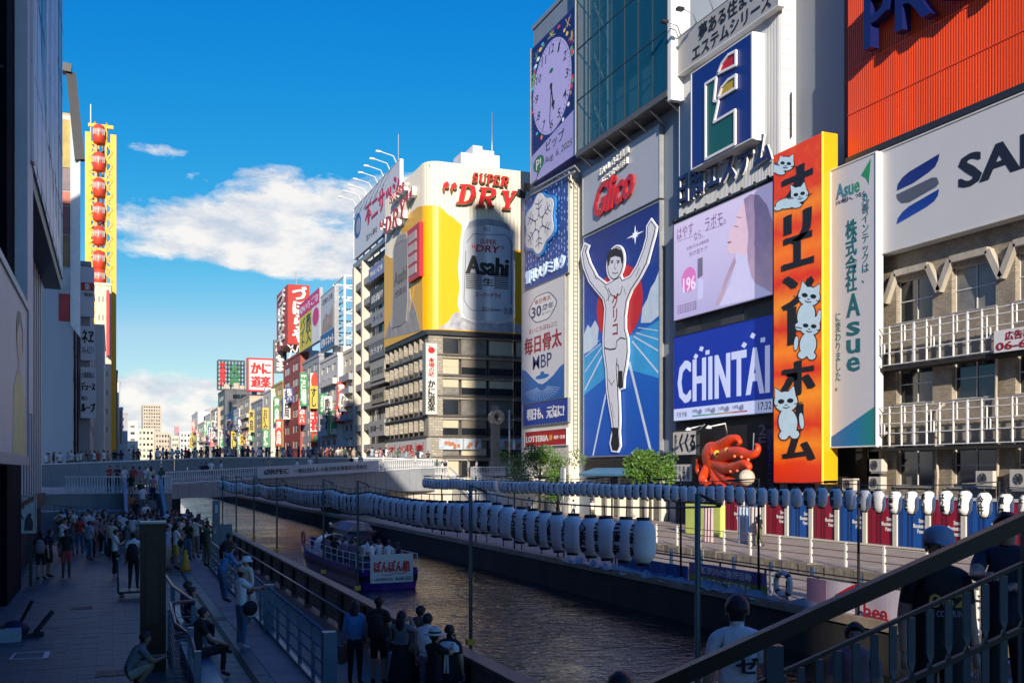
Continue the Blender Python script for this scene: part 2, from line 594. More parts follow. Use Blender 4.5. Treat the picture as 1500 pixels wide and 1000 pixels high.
m_conc = M('concrete', (.30, .285, .26), .8, var=.28, scale=.9, streak=3, bump=.3)
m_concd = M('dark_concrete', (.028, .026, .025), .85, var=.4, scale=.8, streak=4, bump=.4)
PZ = .45
plaza = MB().box((-70,-90,-2.3),(3.3,900,PZ-.03)).build('plaza_paving', m_joint, kind='structure')
tm = MB().box((-.297,-.147,-.03),(.297,.147,.0)).mesh('paving_tile')
tm.materials.append(m_pave)
rows = []
far = MB()
cnt = 0
y = 15.3
k = 0
while y < 60:
 x = -3.0 - (.3 if k % 2 else 0)
 while x < 3.0:
  dz = rnd.uniform(-.004, .002)
  if cnt < 296 and y > 15:
   inst('paving_tile', tm, plaza, Vector((x + .3, y, PZ + dz)) - plaza.location); cnt += 1
  else:
   far.box((x + .003, y - .147, PZ - .03), (x + .597, y + .147, PZ + dz))
  x += .6
 y += .3; k += 1
far.build('paving_tile_field', m_pave, plaza, kind='stuff')
MB().box((-70,60,PZ-.03),(3.3,900,PZ)).build('plaza_paving_far', m_pave, kind='structure')
walk = MB().box((3.302,-90,-2.3),(5.8,900,0.0)).build('riverside_walk', m_pave2, kind='structure')
MB().box((2.69,-20,PZ-.02),(3.305,57,PZ+.012)).build('level_kerb', m_conc, kind='structure')
MB().box((19.5,-80,-2.3),(27,900,0.0)).build('right_bank_walk', M('terrace_paving', (.36,.31,.255), .8, var=.25, scale=1.2, bump=.3), kind='structure')
MB().box((19.38,-80,-2.3),(19.498,900,-.12)).build('right_river_wall', m_concd, kind='structure')
MB().box((19.3,-80,-.12),(19.9,900,.14)).build('right_river_kerb', M('weathered_wood', (.30,.235,.175), .8, var=.35, scale=1.4), kind='structure')
MB().box((27.002,-80,-2.3),(140,900,.3)).build('right_bank_terrace', M('terrace_paving_upper', (.40,.34,.28), .8, var=.25, scale=.8, bump=.3), kind='structure')
edge = thing('stone_edging', 'low rough stone edging along the sunlit terrace behind the white posts', 'stone wall', (26.6, 34, 0))
for k in range(60):
 yy = 20 + k * .55
 a = rnd.uniform(.0, .05)
 MB().obox((26.72 + a, yy, .18 + rnd.uniform(-.02, .03)), .25, .255, .2, rnd.uniform(-.1, .1), rnd.uniform(-.06, .06)).build('stone', M('rough_stone', (.20,.175,.14), .9, var=.45, scale=4, bump=.6), edge)
# helpers for buildings
def wall_face(mb, fc, u0, v0, u1, v1, ops, depth=.14):
 us = sorted({u0, u1} | {o[0] for o in ops} | {o[2] for o in ops})
 vs = sorted({v0, v1} | {o[1] for o in ops} | {o[3] for o in ops})
 P = fc.p
 def cell(a, b, c, d, dd=0.0):
  q = [P(a, b, dd), P(c, b, dd), P(c, d, dd), P(a, d, dd)]
  if fc.kind == 'L' or True:
   nrm = (q[1] - q[0]).cross(q[2] - q[0])
   if nrm.dot(fc.n) < 0: q.reverse()
  mb.quad(*q)
 for j in range(len(vs) - 1):
  run = None
  for i in range(len(us) - 1):
   cu, cv = (us[i] + us[i+1]) / 2, (vs[j] + vs[j+1]) / 2
   inside = any(o[0] < cu < o[2] and o[1] < cv < o[3] for o in ops)
   if inside:
    if run is not None: cell(run, vs[j], us[i], vs[j+1]); run = None
   elif run is None: run = us[i]
  if run is not None: cell(run, vs[j], us[-1], vs[j+1])
 for a, b, c, d in ops:
  mb.quad(P(a,b,0), P(c,b,0), P(c,b,-depth), P(a,b,-depth))
  mb.quad(P(a,d,0), P(a,d,-depth), P(c,d,-depth), P(c,d,0))
  mb.quad(P(a,b,0), P(a,b,-depth), P(a,d,-depth), P(a,d,0))
  mb.quad(P(c,b,0), P(c,d,0), P(c,d,-depth), P(c,b,-depth))
m_glass = M('window_glass', (.018, .022, .028), .08, var=0, spec=.8)
m_glass2 = M('window_glass_curtained', (.20, .19, .17), .25, var=.4, scale=1.1, spec=.7)
m_frame = M('window_frame', (.34, .33, .31), .45, metal=.3, var=.1)
m_frame_w = M('window_frame_white', (.62, .61, .58), .5, var=.1)
m_frame_d = M('window_frame_dark', (.04, .042, .045), .4, var=.1)
_WM = {}
def window_mesh(kind, w, h, cols, rows, frame, glass, fw=.05):
 key = (kind, round(w, 2), round(h, 2), cols, rows, frame.name, glass.name)
 if key in _WM: return _WM[key]
 fc = Face(kind, 0)
 mb = MB()
 def b(a, c, d, e, n0, n1): mb.box(fc.p(a, c, n0), fc.p(d, e, n1))
 mb.cur = 1
 b(.0, .0, w, h, -.02, .0)
 mb.cur = 0
 b(0, 0, w, fw, .001, .06); b(0, h - fw, w, h, .001, .06)
 for i in range(cols + 1):
  u = min(max(i * w / cols - fw / 2, 0), w - fw); b(u, fw, u + fw, h - fw, .001, .05)
 for j in range(1, rows):
  v = j * h / rows; b(fw, v - fw / 2, w - fw, v + fw / 2, .001, .045)
 me = mb.mesh('window')
 me.materials.append(frame); me.materials.append(glass)
 _WM[key] = me
 return me
def put_window(parent, fc, u0, v0, u1, v1, depth=.13, cols=2, rows=1, frame=None, glass=None, fw=.05, label=None):
 me = window_mesh(fc.kind, u1 - u0, v1 - v0, cols, rows, frame or m_frame, glass or m_glass, fw)
 o = inst('window', me, parent, fc.p(u0, v0, -depth) - wloc(parent))
 if label: o['label'] = label
 return o
def grid_ops(u0, v0, u1, v1, cols, rows, fu=.6, fv=.5, sill=.3):
 cu, cv = (u1 - u0) / cols, (v1 - v0) / rows
 return [(u0 + (i + .5 - fu / 2) * cu, v0 + (j + sill) * cv, u0 + (i + .5 + fu / 2) * cu, v0 + (j + sill + fv) * cv) for j in range(rows) for i in range(cols)]
def block(name, label, X0, X1, Y0, Y1, Z0, Z1, mat, X=None, Y=None, L=None, group=None, frame=None, glass=None, roof=True, cat='building', depth=.14, cols=2, wrows=1):
 """a building: walls with real openings, windows, parapet, roof; X / Y / L = dict(cols, rows, fu, fv, v0, v1) per face"""
 t = thing(name, label, cat, ((X0 + X1) / 2, (Y0 + Y1) / 2, Z0), group)
 mb = MB()
 wins = []
 for kind, g, c, ua, ub in (('X', X, X0, -Y1, -Y0), ('Y', Y, Y0, X0, X1), ('L', L, X1, Y0, Y1)):
  fc = Face(kind, c)
  ops = []
  if g:
   ops = grid_ops(ua + g.get('m', .4), g.get('v0', Z0 + 3.5), ub - g.get('m', .4), g.get('v1', Z1 - .6), g['cols'], g['rows'], g.get('fu', .6), g.get('fv', .5))
  wall_face(mb, fc, ua, Z0, ub, Z1, ops, depth)
  for o in ops: wins.append((fc, o))
 mb.quad((X0, Y1, Z0), (X0, Y1, Z1), (X1, Y1, Z1), (X1, Y1, Z0))
 mb.build('wall', mat, t)
 g2 = glass if isinstance(glass, list) else [glass or m_glass]
 for fc, o in wins:
  put_window(t, fc, *o, depth=depth - .01, cols=cols, rows=wrows, frame=frame, glass=rnd.choice(g2))
 if roof:
  rb = MB().box((X0 + .2, Y0 + .2, Z1 - .3), (X1 - .2, Y1 - .2, Z1 - .1))
  e = .12
  rb.box((X0 - e, Y0 - e, Z1), (X1 + e, Y0 + .2, Z1 + .45)); rb.box((X0 - e, Y1 - .2, Z1), (X1 + e, Y1 + e, Z1 + .45))
  rb.box((X0 - e, Y0 + .201, Z1), (X0 + .2, Y1 - .201, Z1 + .45)); rb.box((X1 - .2, Y0 + .201, Z1), (X1 + e, Y1 - .201, Z1 + .45))
  rb.build('roof', mat, t)
 return t
def board(name, label, fc, xl, xr, yt, yb, mat, cat='sign', depth=.25, d0=.0, frame=None, fm=.06):
 """a flat board at its place: returns (thing, Rect on its front face). The box is a part named panel."""
 r = fc.rect(xl, xr, yt, yb)
 base = fc.p((r.u0 + r.u1) / 2, r.v0, 0)
 t = thing(name, label, cat, base)
 mb = MB(); r.box(mb, -depth, 0); mb.build('panel', mat, t)
 if frame:
  fb = MB()
  for a in ((r.u0 - fm, r.v0 - fm, r.u0, r.v1 + fm), (r.u1, r.v0 - fm, r.u1 + fm, r.v1 + fm), (r.u0, r.v0 - fm, r.u1, r.v0), (r.u0, r.v1, r.u1, r.v1 + fm)):
   fb.box(fc.p(a[0], a[1], -depth), fc.p(a[2], a[3], .05))
  fb.build('frame', frame, t)
 return t, r
m_white = M('white_paint', (.78, .77, .74), .5, var=.08, scale=.8, streak=3)
m_cream = M('cream_paint', (.68, .62, .52), .6, var=.14, scale=.6, streak=4)
m_black = M('black_print', (.012, .012, .014), .5, var=0)
m_steel = M('galvanised_steel', (.38, .39, .40), .45, metal=.6, var=.15)
m_dark = M('dark_metal', (.022, .024, .028), .45, var=.2)
for k, (px, py, lab) in enumerate(((120, 890, 'dark square service cover in the paving left of the pylon'), (330, 905, 'dark square service cover in the paving by the deck railing'), (165, 985, 'small dark service cover in the paving at the bottom edge'))):
 q = onZ(px, py, PZ); t = thing('service_cover', lab, 'cover', (q.x, q.y, PZ))
 MB().box((q.x - .3, q.y - .3, PZ - .01), (q.x + .3, q.y + .3, PZ + .008)).build('plate', M('cover_iron', (.03, .032, .035), .5, metal=.5, var=.4, scale=8), t)
 mb = MB()
 for i in range(5): mb.box((q.x - .26, q.y - .22 + i * .1, PZ + .0082), (q.x + .26, q.y - .18 + i * .1, PZ + .013))
 mb.build('rib', M('cover_rib', (.06, .06, .062), .45, metal=.5, var=.3), t, kind='stuff')
dg_ = thing('drain_grating', 'long narrow drain grating running along the raised promenade', 'drain', (.2, 30, PZ))
mb = MB(); y = 15.5
while y < 44: mb.box((2.30, y, PZ), (2.42, y + .035, PZ + .012)); y += .09
mb.build('grating', M('cover_iron', (1, 1, 1)), dg_, kind='stuff')
# right bank: clock tower block, glass box, runner sign
FX = Face('X', 40.6)
def zof(px, py, X): return onX(px, py, X).z
m_bluegrey = M('blue_grey_cladding', (.20, .24, .29), .55, var=.1, scale=.5, streak=5)
Ygl0 = onX(996, 600, 40.6).y; Ygl1 = onX(852, 600, 40.6).y
corner_block = block('corner_building', 'blue grey corner building carrying the tall runner board and the glass showcase', 40.6, 62, Ygl0 + .02, 95.2, .3, 50, m_bluegrey, roof=True)
FT = Face('X', 39.5)
yt0 = onX(833, 500, 39.5).y; yt1 = onX(764, 500, 39.5).y
zt0 = 3.0; zt1 = zof(833, 252, 39.5)
tw = thing('sign_tower', 'narrow cream sign tower with a ladder, left of the tall runner board', 'building', (40, (yt0 + yt1) / 2, .3))
MB().box((39.5, yt0, .3), (40.595, yt1, zt1)).build('wall', m_cream, tw)
lad = MB()
FYt = Face('Y', yt0)
for xx in (39.95, 40.35):
 lad.box((xx - .03, yt0 - .2, 6), (xx + .03, yt0 - .14, zt1 - .5))
z = 6.2
while z < zt1 - .6:
 lad.box((39.98, yt0 - .19, z), (40.32, yt0 - .15, z + .04)); z += .4
lad.build('ladder', m_steel, tw)
m_shop_glass = M('shop_glass', (.05, .06, .065), .1, var=.5, scale=.8, spec=.7)
m_awn = M('blue_awning', (.10, .27, .42), .6, var=.15)
shop = thing('awning', 'long pale blue awning over the shop front below the runner board', 'awning', (39, 75, 5))
zA = zof(900, 688, 39.5)
MB().prism([(40.58, Ygl0 + 1, zA + .3), (40.58, Ygl0 + 1, zA + .1), (38.7, Ygl0 + 1, zA - .5), (38.7, Ygl0 + 1, zA - .3)], (0, 13, 0)).build('canopy', m_awn, shop)
for k in range(6):
 yy = Ygl0 + 1.6 + k * 2.3
 MB().box((39.9, yy, .3), (40.5, yy + .35, zA - .6)).build('pillar', m_cream, corner_block)
 if k < 5:
  MB().box((40.5, yy + .36, .35), (40.59, yy + 2.29, 3.2)).build('shop_window', m_shop_glass, corner_block)
  MB().box((40.2, yy + .36, 3.25), (40.59, yy + 2.29, zA - .7)).build('fascia', M('fascia_%d' % k, [S(210,190,150), S(70,95,60), S(190,170,140), S(60,70,80), S(200,196,188)][k], .6), corner_block)
FC = Face('X', 39.3)
m_screen_blue = M('screen_navy', S(18, 24, 84), .5, var=.7, scale=.9, emit=.3)
ck, r = board('clock_board', 'tall screen showing a round white clock face, left of the glass showcase', FC, 778, 842, 73.3, 270.6, m_screen_blue, 'clock', .9)
m_lav = M('screen_lavender', S(146, 140, 186), .5, var=.06, emit=.22)
mb = MB(); r.poly(mb, [(0, .80), (0, 1), (1, 1), (1, .69)], .003, .012); mb.build('lower_panel', m_lav, ck)
dial = MB(); r.poly_ell(dial, .49, .405, .44, .325, .003, .014, 56); dial.build('clock_face', M('screen_dial', S(160, 152, 196), .5, var=.05, emit=.24), ck)
ticks = MB()
for hnum in range(1, 13):
 a = R(90 - hnum * 30)
 ca, cb = .49 + .345 * math.cos(a), .405 - .265 * math.sin(a)
 wd = .075 if hnum < 10 else .12
 text(r.sub(ca - wd / 2, cb - .03, ca + wd / 2, cb + .03), str(hnum), m_black, ck, 'numeral', d0=.015, d1=.02, bold=.005, shear=.15)
for q in range(60):
 a = R(q * 6)
 p0 = (.49 + .40 * math.cos(a), .405 - .300 * math.sin(a)); p1 = (.49 + .425 * math.cos(a), .405 - .316 * math.sin(a))
 r.line(ticks, [p0, p1], .05 if q % 5 else .11, .015, .02)
ticks.build('minute_marks', m_black, ck, kind='stuff')
hd = MB(); r.line(hd, [(.49, .40), (.452, .655)], .16, .022, .03); hd.build('clock_hand', m_black, ck)
hd = MB(); r.line(hd, [(.49, .40), (.545, .575)], .24, .032, .038); r.poly_ell(hd, .49, .40, .03, .022, .0385, .045, 12); r.poly_ell(hd, .535, .535, .035, .022, .039, .045, 12); hd.build('clock_hand', m_black, ck)
m_green = M('sign_green', S(30, 110, 60), .5, var=.05)
e = MB(); r.poly_ell(e, .19, .885, .13, .058, .013, .02, 24); r.poly(e, [(.17, .92), (.13, 1.0), (.24, .93)], .0132, .0195); r.poly_ell(e, .49, .292, .045, .016, .015, .02, 12)
e.build('emblem', m_green, ck)
text(r.sub(.13, .85, .25, .925), 'P!', m_white, ck, d0=.021, d1=.025, bold=.01)
add = MB(); add_text(add, r.sub(.37, .765, .78, .845), 'ピップ', .013, .02, bold=.012, rise=.0); add_text(add, r.sub(.33, .875, .95, .935), 'Aug. 6, 2025', .013, .02, shear=.2)
add.build('lettering', m_black, ck)
dots = {}
for q in range(46):
 a = rnd.uniform(0, 6.28); col = rnd.choice(['r', 'y', 'w', 'c', 'g'])
 ca, cb = .49 + .47 * math.cos(a) * rnd.uniform(.98, 1.06), .39 - .36 * math.sin(a) * rnd.uniform(1.0, 1.08)
 if not (.03 < ca < .97 and .03 < cb < .70 + .08 * (1 - ca)): continue
 r.poly_ell(dots.setdefault(col, MB()), ca, cb, rnd.uniform(.02, .045), rnd.uniform(.010, .018), .003, .009 + q * .0001, 9)
for q in range(14):      # firework streaks in the upper corners
 cx, cy = rnd.choice([(.15, .10), (.85, .07), (.5, .05), (.08, .25), (.93, .2)]); col = rnd.choice(['r', 'y', 'g'])
 for w in range(7):
  a = rnd.uniform(0, 6.28); l = rnd.uniform(.04, .1)
  p1 = (min(max(cx + l * math.cos(a), .01), .99), min(max(cy + .6 * l * math.sin(a), .01), .68))
  if ((p1[0] - .49) / .44) ** 2 + ((p1[1] - .405) / .325) ** 2 < 1.05: continue
  r.line(dots.setdefault(col, MB()), [(cx, cy), p1], .05, .003, .006 + rnd.random() * .002)
for c_, rgb in (('r', S(190, 60, 70)), ('y', S(210, 180, 80)), ('w', S(210, 215, 225)), ('c', S(80, 170, 200)), ('g', S(90, 140, 80))):
 if c_ in dots: dots[c_].build('screen_picture', M('screen_spark_' + c_, rgb, .5, var=0, emit=.25), ck)
fr = MB(); r.sub(-.015, -.008, -.001, 1.008).box(fr, -.95, .06); r.sub(1.001, -.008, 1.03, 1.008).box(fr, -.95, .08)
fr.build('frame', m_steel, ck)
fb = thing('floodlight', 'pair of black floodlights on a bracket at the lower left corner of the clock board', 'lamp', r.fc.p(r.u0, r.v0 - .5))
q = onX(765, 283, 38.6)
fb2 = MB(); fb2.obox(q + Vector((0, .2, 0)), .35, .3, .4, 0, R(25)); fb2.obox(q + Vector((0, -1.0, .35)), .35, .3, .4, 0, R(25)); fb2.build('housing', m_dark, fb)
fb3 = MB(); fb3.bar(q + Vector((0, .6, -.2)), q + Vector((.6, -2.5, .9)), .12); fb3.build('arm', m_steel, fb)
rail = MB()
pA, pB = onX(778, 279, 39.0), onX(842, 243, 39.0)
for d_ in (0, .5): rail.bar(pA + Vector((0, 0, -d_)), pB + Vector((0, 0, -d_)), .15)
for k in range(9): p = pA.lerp(pB, k / 8); rail.bar(p, p + Vector((.5, 0, -.5)), .1)
rail.build('gantry', m_steel, ck)
FG = Face('X', 38.9)
gr = FG.rect(844.5, 977.5, 12, 223)
gr.v1 = gr.v0 + 27.5; gr.h = 27.5
gb = thing('glass_showcase', 'teal glass showcase box with a diagonal lattice behind its panes, projecting above the runner board', 'building', FG.p((gr.u0 + gr.u1) / 2, gr.v0))
m_pane = bpy.data.materials.new('teal_pane'); m_pane.use_nodes = True
nt = m_pane.node_tree; pb = nt.nodes['Principled BSDF']
pb.inputs['Base Color'].default_value = (.012, .11, .15, 1); pb.inputs['Roughness'].default_value = .04
pb.inputs['Specular IOR Level'].default_value = .7
pb.inputs['Alpha'].default_value = .42
nc, nr = 7, 6
pw, ph = gr.w / nc, gr.h / nr
pm = MB().box(FG.p(.03, .03, -.02), FG.p(pw - .03, ph - .03, .0))
pme = pm.mesh('pane', FG.p(0, 0, 0)); pme.materials.append(m_pane)
for i in range(nc):
 for j in range(nr):
  inst('pane', pme, gb, FG.p(gr.u0 + i * pw, gr.v0 + j * ph) - wloc(gb))
mm = MB()
for i in range(nc + 1): mm.box(FG.p(gr.u0 + i * pw - .028, gr.v0, -.12), FG.p(gr.u0 + i * pw + .028, gr.v1, .03))
for j in range(nr + 1): mm.box(FG.p(gr.u0, gr.v0 + j * ph - .028, -.12), FG.p(gr.u1, gr.v0 + j * ph + .028, .035))
mm.build('mullion', m_frame_d, gb)
bk = MB(); FG.p; bk.box(FG.p(gr.u0, gr.v0, -1.65), FG.p(gr.u1, gr.v1, -1.5)); bk.build('back_wall', M('showcase_back', (.12, .30, .36), .7, var=.3, scale=.6, streak=6), gb)
lt = MB()
for k in range(3):
 u = gr.u0 + .6 + k * 1.5
 lt.box(FG.p(u, gr.v0, -1.3), FG.p(u + .12, gr.v1, -1.2))
for j in range(nr):
 lt.bar(FG.p(gr.u0 + .6, gr.v0 + (j + 1) * ph, -1.25), FG.p(gr.u0 + 3.7, gr.v0 + j * ph, -1.25), .12)
 lt.bar(FG.p(gr.u0 + .6, gr.v0 + (j + .5) * ph, -1.22), FG.p(gr.u0 + 3.7, gr.v0 + (j + .5) * ph, -1.22), .07)
 for q_ in range(3):
  lt.bar(FG.p(gr.u0 + .6, gr.v0 + (j + q_ / 3) * ph, -1.2), FG.p(gr.u0 + 3.7, gr.v0 + (j + q_ / 3) * ph, -1.2), .04)
lt.build('lattice', M('lattice_steel', (.45, .55, .55), .5, var=.2), gb)
cr = MB(); cr.box(FG.p(gr.u0 + 5.6, gr.v0 + ph * 1.0, -1.2), FG.p(gr.u1 - .1, gr.v1, -1.0)); cr.build('blind', M('showcase_blind', (.012, .045, .14), .6, var=.35, scale=.5), gb)
mb = MB(); mb.box(FG.p(gr.u0 - .02, gr.v0 - .5, -1.69), FG.p(gr.u1 + .02, gr.v0 - .03, .05)); mb.build('sill', M('bronze_trim', (.10, .095, .085), .5), gb)
mb = MB(); mb.box(FG.p(gr.u1 + .032, gr.v0 - .9, -1.69), FG.p(gr.u1 + .5, gr.v1, -.02)); mb.build('end_wall', m_white, gb)
mb = MB(); mb.box(FG.p(gr.u0 - .032, gr.v0 - .2, -1.69), FG.p(gr.u0 - .2, gr.v1, .06)); mb.build('corner_post', m_frame_w, gb)
for k in range(7):
 u = gr.u0 + .5 + k * (gr.w - 1) / 6
 MB().bar(FG.p(u, gr.v0 - .5, -.2), FG.p(u, gr.v0 - 1.5, -1.68), .14).build('bracket', m_steel, gb)
FP = Face('X', 40.2)
gp, r = board('logo_panel', 'grey panel with red script lettering above the tall runner board', FP, 854, 966, 254, 345, M('panel_grey', (.42, .45, .50), .45, var=.06, scale=.4, streak=5), 'sign', .36, frame=m_steel)
m_red = M('sign_red', S(196, 26, 34), .4, var=.05)
text(r.sub(.20, .36, .72, .86), 'Glico', m_red, gp, d0=.10, d1=.26, bold=.022, shear=.35, rise=.35)
wt = MB(); add_text(wt, r.sub(.27, .12, .66, .24), 'おいしさと健康', .05, .25, bold=.012, rise=.55); add_text(wt, r.sub(.29, .28, .64, .38), 'すこやかな毎日', .05, .25, bold=.012, rise=.55)
wt.build('lettering', m_white, gp)
rb, r = board('runner_board', 'tall blue board with a cut-out runner raising both arms over a red disc', FP, 855.5, 966, 350, 668, gradient_mat('board_blue', [(0, S(10, 70, 160)), (.45, S(14, 96, 180)), (.62, S(10, 54, 140)), (1, S(8, 30, 96))], 2, 0, 21, emit=.22, noise=.1), 'sign', .36, frame=m_steel, fm=.12)
def pa(x, y):          # measured in the 676x1000 enlargement whose top left is (750,330)
 px, py = 750 + x / 2.704, 330 + y / 2.703
 u, v = r.fc.uv(px, py)
 return ((u - r.u0) / r.w, (r.v1 - v) / r.h)
m_lb = M('board_sky_blue', S(50, 150, 205), .45, var=.25, scale=.25, emit=.2)
mb = MB(); r.poly(mb, [(0, .55), (.1, .52), (.3, .50), (.7, .50), (1, .47), (1, .70), (.62, .64), (.4, .64), (0, .72)], .003, .010); mb.build('horizon_glow', m_lb, rb)
m_cl_ = M('board_cloud', S(196, 212, 224), .5, var=.15, scale=.6, emit=.1)
mb = MB()
r.poly(mb, [(0, .44), (.06, .40), (.10, .42), (.17, .39), (.22, .43), (.20, .50), (.1, .52), (0, .53)], .011, .016); mb.build('cloud', m_cl_, rb); mb = MB()
r.poly(mb, [(1, .27), (.95, .31), (.90, .33), (.86, .37), (.80, .40), (.78, .46), (.9, .47), (1, .45)], .011, .016)
mb.build('cloud', m_cl_, rb)
mb = MB(); c0, c1 = pa(430, 310); r.poly_ell(mb, .5, c1, .305, .165, .017, .028, 48); mb.build('red_disc', M('board_red', S(190, 20, 26), .45, var=.05, emit=.15), rb)
mb = MB()
for pts, w in (([(330, 640), (285, 905)], 0), ([(470, 560), (555, 905)], 0)): pass
for a, b, w in (((378, 640), (322, 908), .26), ((466, 545), (552, 908), .34), ((478, 460), (586, 580), .16), ((484, 440), (586, 494), .12), ((492, 425), (586, 450), .09), ((500, 405), (586, 415), .07),
    ((366, 500), (290, 650), .2), ((358, 480), (290, 580), .13), ((352, 468), (290, 520), .09), ((346, 456), (290, 492), .07)):
 A, B = pa(*a), pa(*b); A = (min(max(A[0], .01), .985), min(A[1], .995)); B = (min(max(B[0], .01), .985), min(B[1], .995))
 r.line(mb, [A, B], w, .017, .022 + w * .002)
mb.build('track_line', M('board_line', S(206, 216, 226), .5, var=.05, emit=.1), rb)
mb = MB(); s0 = pa(488, 38)
for k in range(8):
 a = R(k * 45); l = .11 if k % 2 == 0 else .05
 r.poly(mb, [(s0[0] + l * math.cos(a), s0[1] - .35 * l * math.sin(a)), (s0[0] + .014 * math.cos(a + 1.2), s0[1] - .005 * math.sin(a + 1.2)), (s0[0] + .014 * math.cos(a - 1.2), s0[1] - .005 * math.sin(a - 1.2))], .004 + k * .0004, .012 + k * .0004)
mb.build('star', M('board_star', S(240, 245, 250), .5, var=0, emit=.3), rb)
def grow(pts, d):
 n = len(pts); out = []
 ar = sum(pts[i][0] * pts[(i + 1) % n][1] - pts[(i + 1) % n][0] * pts[i][1] for i in range(n))
 sg = 1 if ar > 0 else -1
 for i in range(n):
  p, q, s_ = Vector(pts[i - 1]), Vector(pts[i]), Vector(pts[(i + 1) % n])
  a = (q - p).normalized(); b = (s_ - q).normalized()
  na = Vector((a.y, -a.x)) * sg; nb = Vector((b.y, -b.x)) * sg
  m_ = (na + nb); m_ = m_.normalized() if m_.length > .2 else na
  out.append(tuple(q + m_ * d / max(.5, m_.dot(na))))
 return out
body = [(382,238),(340,205),(312,150),(298,105),(306,84),(298,80),(288,112),(296,165),(318,222),(350,262),(374,290),(382,330),(378,390),(374,450),(376,500),(386,570),(388,640),(396,700),(408,770),(412,810),(402,862),(408,888),(424,890),(432,872),(428,820),(430,770),(428,700),(424,620),(420,560),(424,520),(432,560),(432,600),(430,636),(436,644),(446,640),(448,600),(456,560),(464,500),(462,450),(452,410),(452,360),(460,300),(478,256),(512,205),(540,150),(556,90),(570,40),(576,8),(560,-14),(548,6),(546,50),(532,100),(508,160),(480,205),(444,222),(436,206)]
bodyn = [pa(*p) for p in body]
def lay(name, off, d0, d1, mat):
 pts = [pa(*p) for p in grow(body, off)]
 mb = MB(); r.poly(mb, pts, d0, d1)
 hx, hy = pa(418, 150); k = off
 r.poly_ell(mb, hx, hy, (30 + k) / 300, (58 + k) / 860, d0 + .0007, d1 + .0007, 28)
 return mb.build(name, mat, rb)
m_fig = M('runner_pale', S(214, 214, 220), .5, var=.05, emit=.12)
lay('runner_edge', 8, .10, .20, M('runner_edge_white', S(236, 238, 244), .4, var=.03, emit=.15))
lay('runner_outline', 2.2, .201, .222, m_black)
fig = lay('runner_figure', -1.0, .2235, .24, m_fig)
mb = MB()
r.poly(mb, [pa(*p) for p in [(388,160),(386,118),(400,98),(424,90),(446,102),(450,150),(444,152),(440,128),(418,122),(400,130),(394,160)]], .242, .25)
for p in ((406, 148), (430, 148)):
 a, b = pa(*p); r.poly_ell(mb, a, b, .016, .004, .242, .248, 10)
for ln, w in (([(400,142),(412,140)], .07), ([(424,140),(436,142)], .07), ([(418,150),(416,172),(422,173)], .05), ([(407,188),(418,192),(430,187)], .07), ([(392,250),(400,275),(420,285),(440,272),(448,240)], .09), ([(376,240),(390,262),(394,300)], .07), ([(376,486),(400,492),(420,488)], .12), ([(422,486),(424,460),(440,445),(460,450)], .10), ([(392,610),(404,632),(416,612)], .07), ([(424,545),(434,570)], .06), ([(404,270),(384,300)], .05), ([(455,250),(460,275)], .05), ([(330,180),(345,215)], .06), ([(515,170),(500,205)], .06), ([(404,700),(412,760)], .05)):
 r.line(mb, [pa(*p) for p in ln], w, .242, .2475)
r.poly(mb, [pa(*p) for p in [(404,800),(428,800),(430,830),(432,872),(424,890),(408,888),(402,862),(408,830)]], .2425, .25)
r.poly(mb, [pa(*p) for p in [(430,576),(448,576),(447,610),(446,640),(436,644),(430,636),(430,600)]], .2425, .25)
mb.build('runner_drawing', m_black, rb)
l0 = pa(406, 276); l1 = pa(432, 432)
text(r.sub(l0[0], l0[1], l1[0], l1[1]), 'グリコ', M('vest_red', S(150, 20, 26), .5, var=0), rb, d0=.243, d1=.249, bold=.02, vert=True)
gz = r.v0
mb = MB(); mb.box(FP.p(r.u0, gz - 1.6, -.3), FP.p(r.u1, gz - .3, -.1))
k = 0
while k < 18: mb.box(FP.p(r.u0, gz - 1.55 + k * .07, -.1), FP.p(r.u1, gz - 1.52 + k * .07, -.02)); k += 1
mb.build('louvre', M('louvre_bronze', (.07, .06, .05), .5), rb)
FS = Face('X', 39.3)
sb, r = board('crystal_board', 'blue screen board with a white snow crystal crest, below the clock board', FS, 769, 832.5, 294, 426, M('screen_blue', S(24, 66, 140), .5, var=.3, scale=.6, emit=.12), 'sign', .18, frame=m_steel)
m_dot = M('screen_dots', S(150, 190, 225), .5, var=0, emit=.2)
mb = MB()
for i in range(17):
 b = rnd.uniform(0, .1)
 while b < .92:
  a = .03 + i * .059; h = rnd.uniform(.012, .05)
  if rnd.random() < .7: r.sub(a, b, a + .012, b + h).box(mb, .003, .006)
  b += h + rnd.uniform(.015, .05)
mb.build('light_dots', m_dot, sb)
cx, cy, RA, RB = .40, .36, .34, .30
def crest(mul, d0, d1):
 mb = MB(); pts = []
 for i in range(48):
  a = R(i * 7.5); w = 1 + .10 * math.cos(6 * (a - R(90)))
  pts.append((cx + RA * mul * w * math.cos(a), cy - RB * mul * w * math.sin(a)))
 r.poly(mb, pts, d0, d1); return mb
crest(1.08, .02, .22).build('crest_rim', M('crest_blue', S(40, 130, 200), .4, var=.05), sb)
crest(.98, .221, .26).build('crest', m_white, sb)
mb = MB()
